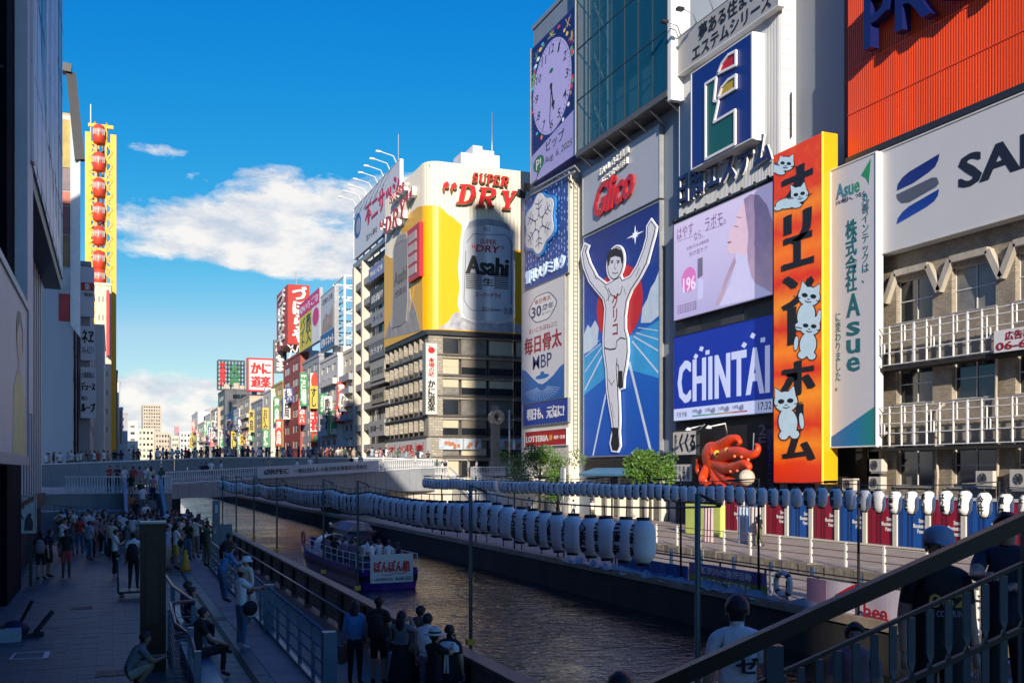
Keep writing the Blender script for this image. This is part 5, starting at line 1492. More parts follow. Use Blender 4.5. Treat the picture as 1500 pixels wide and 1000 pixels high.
cp = thing('street_clock_pillar', 'grey concrete street pillar with a round hollow head beside the bridge', 'pillar', onY(726, 675, 98))
p0 = onY(720.5, 675, 98); p1 = onY(730.5, 594, 98); c_ = onY(726, 611, 98); m_concp = M('pillar_concrete', (.16, .155, .145), .7, var=.25)
MB().box((p0.x, 97.6, STZ), (p1.x, 98.4, c_.z - .5)).build('shaft', m_concp, cp)
MB().box((p0.x + .1, 97.7, c_.z + .6), (p1.x - .1, 98.3, p1.z)).build('cap', m_concp, cp)
mb = MB(); n = 24
for i in range(n):
 a, b = R(i * 15), R(i * 15 + 15)
 q = lambda t, rad: (c_.x + rad * math.cos(t), 97.4, c_.z + rad * math.sin(t))
 mb.prism([q(a, .42), q(b, .42), q(b, .78), q(a, .78)], (0, .8, 0))
mb.build('ring', M('ring_steel', (.16, .165, .17), .4, metal=.6, var=.2), cp)
MB().tube([onY(746, 600, 92), Vector((onY(746, 600, 92).x, 92, STZ))], .09, 6).build('lamp_pole', m_steel, label='thin grey pole between the clock pillar and the white boards', cat='pole')
# neighbour with the big white roof sign, then the row down the far canal
FJ = Face('X', 32.2)
jb = thing('balcony_block', 'grey beige block with dark balconies and sign strips, left of the beer sign building', 'building', (45, 132, STZ))
Yj0, Yj1 = YA1 + .3, onX(519, 400, 32.6).y
zj = zL(570, 345)
FJw = Face('X', 32.6)
MB().box((33.4, Yj0, STZ), (60, Yj1, zj)).build('wall', M('block_wall', (.12, .12, .13), .6, var=.3), jb)
for f in range(9):
 z = STZ + 3.4 + f * (zj - STZ - 4) / 9
 MB().box((32.5, Yj0, z), (33.39, Yj1, z + .9)).build('balcony', M('balcony_beige', (.36, .34, .30), .6, var=.2), jb)
 for i in range(5):
  y = Yj0 + .6 + i * (Yj1 - Yj0) / 5
  put_window(jb, Face('X', 33.4), -(y + 2.4), z + 1.0, -y, z + 2.9, depth=-.01, cols=2, glass=rnd.choice([m_glass, m_glass2]))
MB().box((32.3, Yj1 - 1.2, STZ), (33.38, Yj1, zj)).build('pier', M('pier_cream', (.60, .56, .48), .6, var=.1), jb)
MB().box((32.3, Yj1 - 6.2, STZ), (33.38, Yj1 - 5.4, zj)).build('pier', M('pier_cream', (1, 1, 1)), jb)
for k, (yt, yb, c_) in enumerate(((395, 415, S(120, 130, 170)), (428, 455, S(60, 56, 54)), (460, 480, S(150, 150, 150)), (505, 530, S(110, 108, 106)), (535, 560, S(170, 165, 150)), (572, 592, S(150, 140, 120)), (618, 640, S(170, 168, 162)))):
 st, r = board('balcony_sign_strip', 'horizontal sign strip on the balconies beside the beer sign building, %s from the top' % words[k].replace('farthest', 'first'), Face('X', 32.3), 540 + (k % 3) * 2, 563, yt, yb, M('strip_%d' % k, c_, .5, var=.1), 'sign', .2)
 text(r.sub(.1, .3, .9, .7), ['サロンビル', '居酒屋', 'ネイル', 'カラオケ', '宝石買取', '鍼灸院', '酒場一番'][k], m_white if k in (0, 1, 3) else m_black, st, bold=.01)
fj, r = board('white_roof_sign', 'large white roof sign with magenta characters and a round blue logo', FJ, 518.6, 586, 306.5, 380, M('roof_sign_white', (.62, .62, .64), .4, var=.05), 'sign', .4, frame=m_white)
def nj(x, y):
 u, v = FJ.uv(500 + x / 3.333, 200 + y / 3.333); return ((u - r.u0) / r.w, (r.v1 - v) / r.h)
m_mag = M('letter_magenta', S(178, 30, 80), .5, var=0)
a = nj(118, 345); b = nj(118, 445); c_ = nj(285, 200); text(r.sub(a[0], a[1], c_[0], b[1]), '不二サッシ', m_mag, fj, bold=.04, d0=.01, d1=.06)
a = nj(122, 460); b = nj(122, 520); c_ = nj(175, 440); text(r.sub(a[0], .75, c_[0], .87), '窓から夢を', m_black, fj)
mb = MB(); a = nj(80, 440); r.poly_ell(mb, a[0], a[1] - .02, .085, .24, .01, .04, 24); mb.build('logo', M('logo_blue', S(40, 90, 160), .5, var=.05), fj)
mb = MB(); r.poly_ell(mb, a[0] + .02, a[1] + .0, .05, .16, .041, .06, 24); mb.build('logo_inner', M('logo_grey', S(150, 156, 166), .5, var=.05), fj)
mb = MB(); mb.box((32.4, Yj0, zj), (33.0, Yj1, zj + .6))
for k in range(6): y = Yj0 + .5 + k * (Yj1 - Yj0 - 1) / 5; mb.bar((33, y, zj), (33, y, r.v1), .2); mb.bar((33, y, r.v1), (36, y, zj), .2)
mb.build('frame', m_steel, fj)
for k in range(8):
 t = .06 + k * .125; p = FJ.p(r.u0 + t * r.w, r.v1)
 lm = thing('roof_sign_lamp', 'thin white arm lamp over the white roof sign, %s from its left end' % words[k].replace('farthest', 'first'), 'lamp', p, 'arm lamps over the white roof sign')
 MB().tube([p, p + Vector((-.4, 0, .8)), p + Vector((-2.2, 0, 1.2))], .07, 5).build('arm', m_white, lm); MB().obox(p + Vector((-2.3, 0, 1.15)), .3, .15, .1).build('lamp_head', m_white, lm)
MB().tube([FJ.p(r.u0 + .82 * r.w, r.v1 + .3, -1), FJ.p(r.u0 + .82 * r.w, zL(577, 210) + 2, -1)], .07, 5).build('mast', m_steel, fj)
def fbox(pxl, pxr, ytop, X, depth=18, z0=STZ):
 y1 = onX(pxl, 600, X).y; y0 = onX(pxr, 600, X).y
 return X, X + depth, y0, y1, z0, onX(pxr, ytop, X).z
m_w = [M('far_white', (.62, .60, .57), .6, var=.12, scale=.3, streak=4), M('far_cream', (.60, .54, .42), .6, var=.14, scale=.3, streak=4), M('far_grey', (.34, .35, .37), .6, var=.14, scale=.3, streak=4), M('far_beige', (.48, .40, .31), .6, var=.14, scale=.3, streak=4), M('far_dark', (.10, .105, .115), .6, var=.2, scale=.3), M('far_red', (.34, .07, .05), .6, var=.15, scale=.3), M('far_yellow', (.58, .42, .16), .6, var=.1)]
gl = [m_glass, m_glass, m_glass2]
def right_block(pxl, pxr, ytop, mi, lab, X=32.4, rows=7, cx=2, cy=2, fu=.6, fv=.5):
 a = fbox(pxl, pxr, ytop, X)
 a = a[:2] + (a[2] + .05, a[3] - .05) + a[4:]
 g = dict(cols=cx, rows=rows, fu=fu, fv=fv, v0=STZ + 4)
 t = block('canal_building', lab, *a, m_w[mi], X=g, Y=dict(cols=cy, rows=rows, fu=.55, fv=fv, v0=STZ + 4), group='buildings along the far right bank', glass=gl)
 x0, x1, y0, y1, z0, z1 = a
 rb = MB()
 for q in range(3):
  yy = rnd.uniform(y0 + .5, y1 - 2.5); rb.box((x0 + 1 + q * 2.5, yy, z1 - .1), (x0 + 2.6 + q * 2.5, yy + 1.8, z1 + rnd.uniform(1, 3.2)))
 rb.build('roof_plant', m_w[rnd.choice([0, 2, 3])], t)
 if mi in (0, 1, 3):
  for j in range(rows - 1):
   z = z0 + 4 + (j + .12) * (z1 - z0 - 4.6) / rows
   if rnd.random() < .6: MB().box((x0 - .7, y0 + .5, z), (x0 - .02, y1 - .5 - rnd.random() * 3, z + .9)).build('balcony', m_w[rnd.choice([0, 1, 2, 3])], t)
 zs_ = sorted(rnd.uniform(z0 + 5, z1 - 7) for q in range(3))
 for q in range(3):
  yy = rnd.uniform(y0 + .5, y1 - .8); zz = zs_[q]; hh = rnd.uniform(2.5, 6); c_ = rnd.choice(['white', 'red', 'navy', 'yellow', 'green'])
  s_ = thing('blade_sign', '%s %s blade sign on the %s' % (('lowest', 'middle', 'highest')[q], c_, ' '.join(lab.split()[:9])), 'sign', (x0 - .6, yy, zz), 'blade signs along the far right bank')
  MB().box((x0 - 1.3, yy, zz), (x0 - .02, yy + .35, zz + hh)).build('panel', M('far_sign_' + c_, dict(white=(.65, .64, .62), red=(.5, .04, .03), navy=(.03, .06, .2), yellow=(.6, .45, .06), green=(.05, .25, .1))[c_], .5, var=.05), s_)
  text(Rect(Face('Y', yy), x0 - 1.15, zz + .3, x0 - .2, zz + hh - .3), rnd.choice(['すし', '酒場', '焼肉', '薬局', 'お好み', '喫茶']), m_white if c_ in ('red', 'navy', 'green') else m_black, s_, vert=True, bold=.02)
 return t
right_block(497, 519, 512, 1, 'cream building with a scaffold tower sign, beside the grey beige balcony block', 32.4, 7, 3)
right_block(469, 495, 520, 0, 'white building carrying the red vertical noodle sign', 31.6, 7, 3, 2)
right_block(441, 467.6, 521, 2, 'pale grey building with three columns of windows left of the red vertical sign', 32.0, 7, 3)
right_block(415, 440, 518, 5, 'dark red building under the tall red tower sign', 31.6, 6, 2)
right_block(398, 414.5, 560, 6, 'narrow yellow building left of the dark red building', 32.2, 6, 2)
right_block(386, 397, 572, 0, 'narrow bright white building left of the narrow yellow one', 31.4, 5, 1, 1, .3)
right_block(366, 385, 585, 2, 'grey building under the white crab restaurant roof sign', 32.4, 6, 2)
right_block(351, 365.6, 580, 3, 'tan building left of the grey one under the crab roof sign', 32.0, 6, 2)
right_block(330, 350.5, 600, 0, 'white building with arched top left of the tan building', 31.8, 5, 2)
right_block(319.5, 329.5, 571, 4, 'dark building carrying the green and red neon roof frame', 32.6, 7, 1)
right_block(309, 319, 598, 3, 'small tan building far down the right bank below the neon frame', 31.8, 5, 1)
right_block(300, 308.6, 606, 0, 'small white building, third last far down the right bank', 32.2, 5, 1)
right_block(290, 299.6, 618, 1, 'small cream building, second last far down the right bank', 31.8, 4, 1)
right_block(281, 289.6, 604, 0, 'last white building far down the right bank', 32.2, 5, 1)
Yw = onX(490.5, 560, 32.3).y - 2.0
FWh = Face('Y', Yw)
wh, r = board('white_poster_wall', 'huge white poster with pale blue brush characters facing the bridge', FWh, 490.5, 528, 507, 630, m_white, 'poster', .5, frame=m_frame_w)
m_pb = M('poster_blue', S(120, 180, 210), .5, var=.1)
mb = MB(); r.poly(mb, [(.02, .83), (.02, .72), (.2, .70), (.4, .72), (.7, .68), (.98, .60), (.98, .83)], .004, .02); mb.build('poster_field', m_pb, wh)
for s_, b in (('シャッターは', (.42, .03, .80, .55)), ('文化なり', (.12, .42, .55, .78))): text(r.sub(*b), s_, m_pb if s_[0] == 'シ' else M('poster_white_blue', S(160, 205, 225), .5, var=0), wh, vert=True, bold=.03, d0=.021, d1=.04, shear=.2)
for k in range(9):
 a = R(120 + k * 15); mb = MB(); r.line(mb, [(.15, .55), (.15 + .3 * math.cos(a) * .4, .55 - .2 * math.sin(a))], .12, .005, .018 + k * .0003); mb.build('poster_ray', m_pb, wh)
mb = MB(); r.sub(.38, .84, .62, .92).box(mb, .004, .02); mb.build('logo', M('logo_sky', S(90, 160, 210), .5, var=0), wh); text(r.sub(.42, .86, .58, .90), 'IBK', m_white, wh, d0=.021, d1=.03); text(r.sub(.2, .94, .8, .975), '道頓堀センター', m_black, wh)
tw_ = thing('scaffold_tower', 'white steel scaffold tower behind the blue footed roof sign', 'tower', onX(512, 505, 34))
y0_, y1_ = onX(497, 505, 33).y - 4, onX(497, 505, 33).y + 4
zt_a, zt_b = zL(505, 508), onX(505, 412, 34).z
mb = MB()
cs_ = [(33, y0_), (37, y0_), (33, y1_), (37, y1_)]
for x, y in cs_: mb.tube([(x, y, zt_a - 2), (x, y, zt_b)], .22, 6)
nb = 6
for i in range(nb + 1):
 z = zt_a + (zt_b - zt_a) * i / nb
 for a, b in ((0, 1), (0, 2), (1, 3), (2, 3)): mb.bar((*cs_[a], z), (*cs_[b], z), .2)
 if i < nb:
  z2 = zt_a + (zt_b - zt_a) * (i + 1) / nb
  for a, b in ((0, 1), (1, 3), (0, 2)): mb.bar((*cs_[a], z), (*cs_[b], z2), .16)
mb.bar((37, y0_, zt_b - 4), (37, y0_ - 9, zt_a - 1), .25); mb.bar((37, y0_ - 9, zt_a - 1), (37, y0_, zt_a - 1), .2)
mb.build('lattice', m_white, tw_)
bs, r = board('blue_footed_roof_sign', 'roof sign with portrait picture, white top and blue foot beside the scaffold tower', Face('X', 31.2), 469.5, 490.3, 436, 516.5, M('sign_pale_grey', (.52, .54, .58), .5, var=.1), 'sign', .6, frame=m_steel)
mb = MB(); r.sub(0, .70, 1, 1).box(mb, .004, .03); mb.build('blue_foot', M('foot_blue', S(30, 90, 150), .5, var=.1), bs)
mb = MB(); r.poly(mb, [(.1, .68), (.2, .45), (.4, .35), (.6, .42), (.9, .30), (.9, .68)], .004, .025); mb.build('picture', M('picture_skin_tone', (.42, .30, .25), .5, var=.5, scale=.8), bs)
text(r.sub(.15, .08, .85, .18), '店舗の王様', m_black, bs); text(r.sub(.06, .78, .94, .94), 'ゼルマネット', m_white, bs, d0=.031, d1=.05, bold=.02)
pk, r = board('pink_yellow_roof_sign', 'roof sign with a pink head and yellow field of black characters', Face('X', 31.4), 438.6, 468.4, 447.5, 516.5, M('sign_yellow_flat', S(220, 200, 20), .5, var=.05), 'sign', .5, frame=m_steel)
mb = MB(); r.sub(0, 0, 1, .28).box(mb, .004, .03); mb.build('pink_head', M('sign_pink', S(214, 20, 120), .5, var=.05), pk)
mb = MB(); r.sub(.64, .28, 1, 1).box(mb, .004, .02); mb.build('white_field', m_white, pk)
mb = MB(); r.poly_ell(mb, .82, .50, .15, .18, .021, .03, 16); mb.build('pink_dot', M('sign_pink', (1, 1, 1)), pk)
text(r.sub(.06, .06, .95, .22), '◎いちごな', m_white, pk, d0=.031, d1=.05, bold=.02); text(r.sub(.34, .32, .60, .92), '高収入', m_black, pk, vert=True, bold=.03); text(r.sub(.06, .34, .30, .92), 'バイト', m_black, pk, vert=True, bold=.03)
Yz = onX(421.5, 450, 31.6).y
x0z, x1z = onY(421.5, 450, Yz).x, onY(453.6, 450, Yz).x
zt0_, zt1_ = onY(430, 504, Yz).z, onY(430, 416.5, Yz).z
rt = thing('red_tower_sign', 'tall red tower sign with white brush kana on the roof of the dark red building', 'sign', (33, Yz + 3, zt0_))
MB().box((x0z, Yz, zt0_), (x1z, Yz + 14, zt1_)).build('box', M('tower_red', S(176, 40, 24), .5, var=.12, scale=.3, streak=5), rt)
q = Rect(Face('Y', Yz), x0z, zt0_, x1z, zt1_); text(q.sub(.22, .03, .85, .97), 'づぼらや', m_white, rt, vert=True, bold=.05, d0=.01, d1=.3)
q = Rect(Face('X', x0z), -(Yz + 14), zt0_, -Yz, zt1_); text(q.sub(.2, .03, .8, .97), 'づぼらや', m_white, rt, vert=True, bold=.05, d0=.01, d1=.3)
mb = MB()
for k in range(5): mb.bar((x0z + k * (x1z - x0z) / 4, Yz + .5, zt0_ - 4), (x0z + (k + 1) % 5 * (x1z - x0z) / 4, Yz + .5, zt0_), .25)
mb.build('support', m_white, rt); MB().tube([((x0z + x1z) / 2, Yz + 3, zt1_), ((x0z + x1z) / 2, Yz + 3, onY(437, 395, Yz).z)], .1, 5).build('mast', m_steel, rt)
Yo = onX(454.5, 590, 31.0).y
rv, r = board('red_vertical_noodle_sign', 'long vertical sign of big red characters on white with an orange emblem at its foot', Face('Y', Yo), 454.5, 469, 546, 632, M('board_ivory', (1, 1, 1)), 'sign', .4)
text(r.sub(.05, .30, .95, .98), '大阪王将', m_red, rv, vert=True, bold=.06, d0=.01, d1=.1)
mb = MB(); r.poly_ell(mb, .5, .14, .42, .15, .01, .08, 20); mb.build('top_roundel', M('sign_orange', S(214, 60, 30), .5, var=.1), rv)
em_, r2 = board('green_emblem_sign', 'square orange sign with a green round emblem under the red vertical sign', Face('Y', Yo - .3), 456, 469, 634, 654, M('sign_orange', (1, 1, 1)), 'sign', .3)
mb = MB(); r2.poly_ell(mb, .5, .45, .34, .34, .01, .05, 16); mb.build('emblem', m_green, em_)
gk, r = board('grey_kana_sign', 'dark grey roof sign with white kana left of the red tower sign', Face('Y', onX(401, 520, 31).y), 401, 420, 497.5, 545.5, M('sign_slate', (.12, .13, .14), .5, var=.1), 'sign', 1.0)
text(r.sub(.15, .05, .9, .95), 'だるま', m_white, gk, vert=True, bold=.05)
kd, r = board('crab_roof_sign', 'white roof sign with four bold red characters in a red frame', Face('Y', onX(364.5, 550, 31.5).y), 364.5, 399, 526, 570.5, M('board_ivory', (1, 1, 1)), 'sign', 2.0, frame=m_red, fm=.4)
text(r.sub(.10, .10, .92, .47), 'かに', m_red, kd, bold=.05); text(r.sub(.10, .54, .92, .92), '道楽', m_red, kd, bold=.05)
Yn = onX(319.5, 550, 32).y
nf_ = thing('neon_frame_sign', 'open steel roof frame with red and green neon characters', 'sign', onY(339, 571, Yn))
a = onY(319.5, 527, Yn); b = onY(358.5, 571, Yn); mb = MB()
for i in range(9):
 x = a.x + (b.x - a.x) * i / 8; mb.bar((x, Yn, b.z), (x, Yn, a.z), .25); mb.bar((x, Yn + 3, b.z), (x, Yn + 3, a.z), .25)
for j in range(8):
 z = b.z + (a.z - b.z) * j / 7; mb.bar((a.x, Yn, z), (b.x, Yn, z), .25); mb.bar((a.x, Yn + 3, z), (b.x, Yn + 3, z), .2)
mb.build('lattice', m_dark, nf_)
q = Rect(Face('Y', Yn), a.x, b.z, b.x, a.z); text(q.sub(.05, .08, .28, .88), '中座寄席', m_red, nf_, vert=True, bold=.05, d0=.3, d1=.6); text(q.sub(.42, .10, .80, .85), '大寅', m_green, nf_, vert=True, bold=.05, d0=.3, d1=.6)
def far_block(pxl, pxr, ytop, Y, mi, lab, rows=8, cols=5):
 a = onY(pxl, ytop, Y); b = onY(pxr, ytop, Y)
 block('distant_building', lab, a.x, b.x, Y, Y + 30, 2, a.z, m_w[mi], Y=dict(cols=cols, rows=rows, fu=.6, fv=.45, v0=8), group='distant buildings at the canal end', glass=gl, roof=False, cols=1)
far_block(209, 236, 592, 720, 3, 'tall tan tower block at the far end of the canal', 18, 7)
far_block(211, 233, 598, 700, 1, 'slim cream tower in front of the tall tan tower block', 18, 5) if False else None
far_block(202, 226, 628, 640, 1, 'low cream block at the foot of the far tan tower', 6, 4)
far_block(227, 250, 633, 630, 3, 'tan block with window bands right of the far tan tower', 6, 5)
far_block(251, 262, 638, 600, 1, 'small cream block right of the far tan block', 5, 3)
far_block(263, 280, 632, 600, 0, 'pale block at the canal end beside the right bank row', 6, 3)
far_block(60, 90, 570, 420, 3, 'tan block seen under the overhanging left billboard', 12, 4)
far_block(66, 92, 628, 300, 1, 'low cream block seen under the overhanging left billboard', 5, 3)
rc = thing('red_white_mast', 'small pink mast building at the canal end', 'tower', onY(259, 640, 650)); p = onY(256, 624, 650); q = onY(262, 640, 650); MB().box((p.x, 650, q.z - 10), (q.x, 653, p.z)).build('shaft', M('mast_pink', (.55, .22, .25), .6), rc)
# left bank: near block with billboards
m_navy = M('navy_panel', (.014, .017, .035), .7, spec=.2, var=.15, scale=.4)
lb = thing('left_near_building', 'tall dark navy building at the left edge with pale vertical fins and billboards', 'building', (-12, 40, PZ))
XL = -3.2
Yl0, Yl1 = 36.0, onX(60, 700, XL).y
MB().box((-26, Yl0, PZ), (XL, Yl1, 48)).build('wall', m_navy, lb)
FLf = Face('L', XL)
z1 = onX(60, 395, -2.6).z + 1.5
for i in range(13):
 y = Yl0 + .3 + i * (Yl1 - Yl0 - .8) / 12
 MB().box((XL + .002, y, 3.2), (XL + .03, y + .50, 24)).build('fin', M('fin_pale', (.62, .63, .64), .5, var=.1, streak=5), lb)
MB().box((XL + .001, Yl0 + .3, 2.6), (XL + .20, Yl1 - .1, 3.19)).build('lintel', m_dark, lb)
sl = thing('left_dark_slab', 'near black windowless wall slab rising out of frame at the far left', 'building', (-12, 33, PZ))
xs = onY(38.5, 400, 33.5).x
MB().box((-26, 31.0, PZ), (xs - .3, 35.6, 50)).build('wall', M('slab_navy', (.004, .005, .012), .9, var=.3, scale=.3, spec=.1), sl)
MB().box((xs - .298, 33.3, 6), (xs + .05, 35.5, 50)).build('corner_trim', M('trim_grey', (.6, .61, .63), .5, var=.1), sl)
FBb = Face('L', -2.35)
yb0 = onX(46, 300, -2.35).y; yb1 = onX(91.5, 300, -2.35).y
zb = (FBb.uv(91, 395.6)[1] + FBb.uv(46, 256)[1]) / 2
ub = thing('left_billboard', 'huge washed out pale blue billboard overhanging the promenade on the left', 'billboard', (-2.4, (yb0 + yb1) / 2, zb))
m_bb = gradient_mat('billboard_print', [(0, (.70, .72, .74)), (.12, (.66, .70, .76)), (.22, (.10, .36, .52)), (.4, (.08, .38, .56)), (.5, (.56, .58, .68)), (.62, (.50, .62, .74)), (.8, (.10, .40, .58)), (1, (.5, .62, .72))], 1, -11, 11, rough=.4, noise=.35)
MB().box((-2.9, yb0, zb), (-2.35, yb1, 44)).build('panel', m_bb, ub)
q = Rect(FBb, yb0, zb, yb1, 44)
mb = MB(); q.poly(mb, [(.02, .985), (.02, .80), (.12, .78), (.30, .88), (.5, .93), (.98, .975), (.98, .99)], .003, .01); mb.build('print_field', M('billboard_pale', (.66, .70, .78), .4, var=.15), ub)
mb = MB(); q.poly(mb, [(.30, .85), (.40, .55), (.46, .40), (.60, .38), (.66, .55), (.80, .80), (.62, .92)], .0035, .012); mb.build('print_figure', M('billboard_lilac', (.56, .56, .66), .4, var=.3, scale=.5), ub)
for k in range(3): mb = MB(); q.sub(.35 + k * .17, .45, .41 + k * .17, .9).box(mb, .0125, .02); mb.build('print_stripe', M('billboard_stroke', (.74, .76, .80), .4, var=.2), ub)
MB().box((-3.19, yb0 + .2, zb - .5), (-2.4, yb1, zb - .01)).build('lower_beam', m_dark, ub)
FN_ = Face('L', -2.2)
yn1 = onX(39.5, 500, -2.2).y; zn1 = FN_.uv(39.5, 456)[1]; zn0 = FN_.uv(38, 668)[1]
nb_ = thing('left_near_billboard', 'cream billboard with a faded yellow dressed figure at the left edge above the poster', 'billboard', (-2.4, 24, zn0))
MB().box((-2.8, 15, zn0), (-2.2, yn1, zn1)).build('panel', M('billboard_cream', (.66, .66, .60), .5, var=.08, scale=.5), nb_)
q = Rect(FN_, 15, zn0, yn1, zn1)
mb = MB(); q.poly(mb, [(.72, 1), (.74, .6), (.80, .48), (.86, .45), (.90, .52), (.95, .62), (.97, 1)], .003, .010); mb.build('print_dress', M('print_yellow', (.66, .62, .26), .5, var=.15), nb_)
mb = MB(); q.poly_ell(mb, .845, .26, .055, .17, .003, .012, 24); q.poly(mb, [(.82, .4), (.87, .4), (.88, .50), (.81, .50)], .011, .014); mb.build('print_face', M('print_skin', (.66, .5, .4), .5, var=.08), nb_)
mb = MB(); q.poly(mb, [(.785, .34), (.79, .18), (.82, .10), (.86, .09), (.90, .18), (.905, .34), (.89, .30), (.88, .2), (.84, .16), (.80, .24)], .013, .016); mb.build('print_hair', M('print_hair', (.16, .11, .08), .5, var=.1), nb_)
mb = MB(); mb.box((-2.82, 15, zn1), (-2.15, yn1 + .05, zn1 + .18)); mb.box((-2.82, yn1 + .001, zn0 - .2), (-2.15, yn1 + .12, zn1 - .001)); mb.box((-2.82, 15, zn0 - .25), (-2.15, yn1, zn0 - .001)); mb.build('frame', M('frame_blue_grey', (.30, .36, .42), .4, var=.1), nb_)
MB().box((-9, 15, PZ), (-2.9, 30.9, zn1 + 1)).build('left_arcade_wall', m_dark, label='dark wall under the cream billboard at the left edge', cat='wall')
b2 = block('poster_building', 'grey building with a narrow strip of food posters beyond the bridge on the left', -24, -3.6, 106, 122, STZ, onX(98, 100, -3.6).z, M('left_grey_wall', (.46, .48, .52), .6, var=.1, scale=.3, streak=6), L=dict(cols=5, rows=8, fu=.5, fv=.4, v0=8), group=None)
z_t, z_b = onX(92, 165, -3.7).z, onX(92, 470, -3.7).z
zz = z_b; pk_ = 0
FY2 = Face('Y', 105.9)
for py0, py1, c_ in ((165, 245, (.42, .30, .06)), (246, 278, (.16, .12, .14)), (280, 300, (.45, .10, .06)), (302, 342, (.30, .10, .10)), (344, 390, (.30, .17, .08)), (392, 430, (.50, .50, .52)), (430, 470, (.48, .04, .05))):
 r = Rect(FY2, onY(86, py1, 105.9).x, onY(92, py1, 105.9).z, onY(103, py0, 105.9).x, onY(92, py0, 105.9).z)
 t = thing('food_poster', '%s poster panel in the vertical strip on the left beyond the bridge' % ['mustard', 'dark picture', 'orange red', 'dark red', 'brown food', 'plain white', 'bright red'][pk_], 'poster', r.fc.p(r.u0, r.v0))
 mb = MB(); r.box(mb, -.2, 0); mb.build('panel', M('poster_%d' % pk_, c_, .5, var=.45, scale=.6), t); pk_ += 1
sp = thing('splayed_billboard', 'tall slanting pale billboard on the left beyond the bridge', 'billboard', onY(106, 470, 104))
a0 = onY(103, 165, 105.5); MB().prism([(a0.x, 105.5, onY(103, 475, 105.5).z), (onX(118, 495, -2.9).x, 104.5, onY(118, 495, 105).z), (onX(118, 240, -2.9).x, 104.5, onY(117, 235, 105).z), (a0.x, 105.5, onY(103, 165, 105.5).z)], (0, .5, 0)).build('panel', M('billboard_greyblue', (.6, .62, .66), .5, var=.12), sp)
cn = MB(); cn.bar(onY(104, 108, 106), onY(117, 235, 104.5), .9, .5); cn.bar(onY(92, 100, 106), onY(105, 103, 106), 1.2, .8); cn.build('canopy_beam', m_dark, sp)
b3 = block('white_board_building', 'dark building hung with white sign boards before the yellow wheel', -22, onX(140, 600, -2.4).x, 124, 150, STZ, onY(118, 388, 124).z, m_w[2], L=dict(cols=4, rows=7, fu=.5, fv=.4, v0=8), Y=dict(cols=5, rows=7, fu=.5, fv=.4, v0=8), group=None, glass=gl)
FY3 = Face('Y', 123.0)
for lab, (xa, xb, ya, yb), s_, mt in (('white board with a red label and number at the top left of the yellow wheel', (118, 138, 390, 463), '集', m_red), ('white board with black characters below the red label board', (118, 139, 477, 527), '産業', m_black), ('white board with two lines of black kana low on the left beyond the bridge', (118, 140, 537, 612), 'デュース', m_black)):
 r = Rect(FY3, onY(xa, yb, 123).x, onY(xa, yb, 123).z, onY(xb, ya, 123).x, onY(xa, ya, 123).z)
 t = thing('hanging_sign_board', lab, 'sign', r.fc.p(r.u0, r.v0))
 mb = MB(); r.box(mb, -.5, 0); mb.build('panel', M('board_shade_white', (.72, .72, .73), .5, var=.06), t)
 if s_ == '集':
  mb = MB(); r.sub(.02, .32, .98, .48).box(mb, .004, .02); mb.build('label', m_red, t); text(r.sub(.3, .335, .7, .465), '集', m_white, t, d0=.021, d1=.04, bold=.03); text(r.sub(.2, .52, .9, .60), "'800", m_black, t, bold=.02)
 elif s_ == '産業': text(r.sub(.1, .1, .9, .5), 'ネヱ', m_black, t, bold=.03); text(r.sub(.1, .6, .9, .8), '06-6211', m_black, t)
 else:
  text(r.sub(.05, .10, .95, .22), '介護事業は、', m_black, t, bold=.01); text(r.sub(.05, .30, .95, .46), 'デュース', m_black, t, bold=.05); text(r.sub(.05, .56, .45, .66), '株の', m_black, t, bold=.02); text(r.sub(.05, .70, .95, .88), 'ループ', m_black, t, bold=.05)
Yw_ = 195.0; XW = -2.3
wy0, wy1 = Yw_, Yw_ + 32
wz1 = onX(147, 200, XW).z if False else CZ + (690 - 200) / F * 182
wz0 = STZ
wh_ = thing('oval_wheel', 'tall yellow oval wheel of steel lattice with red cabins seen edge on', 'wheel', (-2.5, Yw_ + 10, wz0))
m_yel = M('wheel_yellow', S(240, 176, 6), .4, var=.08)
xa_, xb_ = onY(126, 400, Yw_).x, onY(169, 400, Yw_).x
mb = MB()
for x in (xa_ + .35, xb_ - .35):
 for yy in (Yw_, Yw_ + 9):
  mb.box((x - .5, yy, wz0), (x + .5, yy + .7, wz1))
 k = wz0; f_ = 0
 while k < wz1 - 3:
  mb.bar((x, Yw_ + .3, k), (x, Yw_ + 9, k + 3), .3); mb.bar((x, Yw_ + .3, k + 3), (x, Yw_ + 9, k + 3), .3); k += 3
cx0_ = (xa_ + xb_) / 2
k = wz0; f_ = 0
while k < wz1 - 2.6:
 for x0_, x1_ in ((xa_ + .5, xa_ + 1.5), (xb_ - 1.5, xb_ - .5)):
  mb.bar((x0_, Yw_, k), (x1_, Yw_, k + 1.3), .26); mb.bar((x1_, Yw_, k + 1.3), (x0_, Yw_, k + 2.6), .26); mb.bar((x0_, Yw_ + .1, k), (x1_, Yw_ + .1, k), .26); mb.bar((x0_, Yw_ + 3, k + .6), (x1_ + (1.6 if x0_ < cx0_ else -1.6), Yw_ + 3, k + 2.2), .26)
 k += 2.6
for x in (xa_ + 1.6, xb_ - 1.6): mb.box((x - .16, Yw_ - .05, wz0 + 6), (x + .16, Yw_ + .4, wz1 + 1))
for x in (-.9, -.45, .3, .8): mb.box((cx0_ + x - .11, Yw_ + 5, wz0), (cx0_ + x + .11, Yw_ + 5.3, wz1))
for i in range(20): z = wz0 + 2 + i * 3.2; mb.box((xa_ + .36, Yw_ + .1, z), (xb_ - .36, Yw_ + .5, z + .6))
mb.build('lattice', m_yel, wh_)
mb = MB(); n = 24; cxw = (xa_ + xb_) / 2
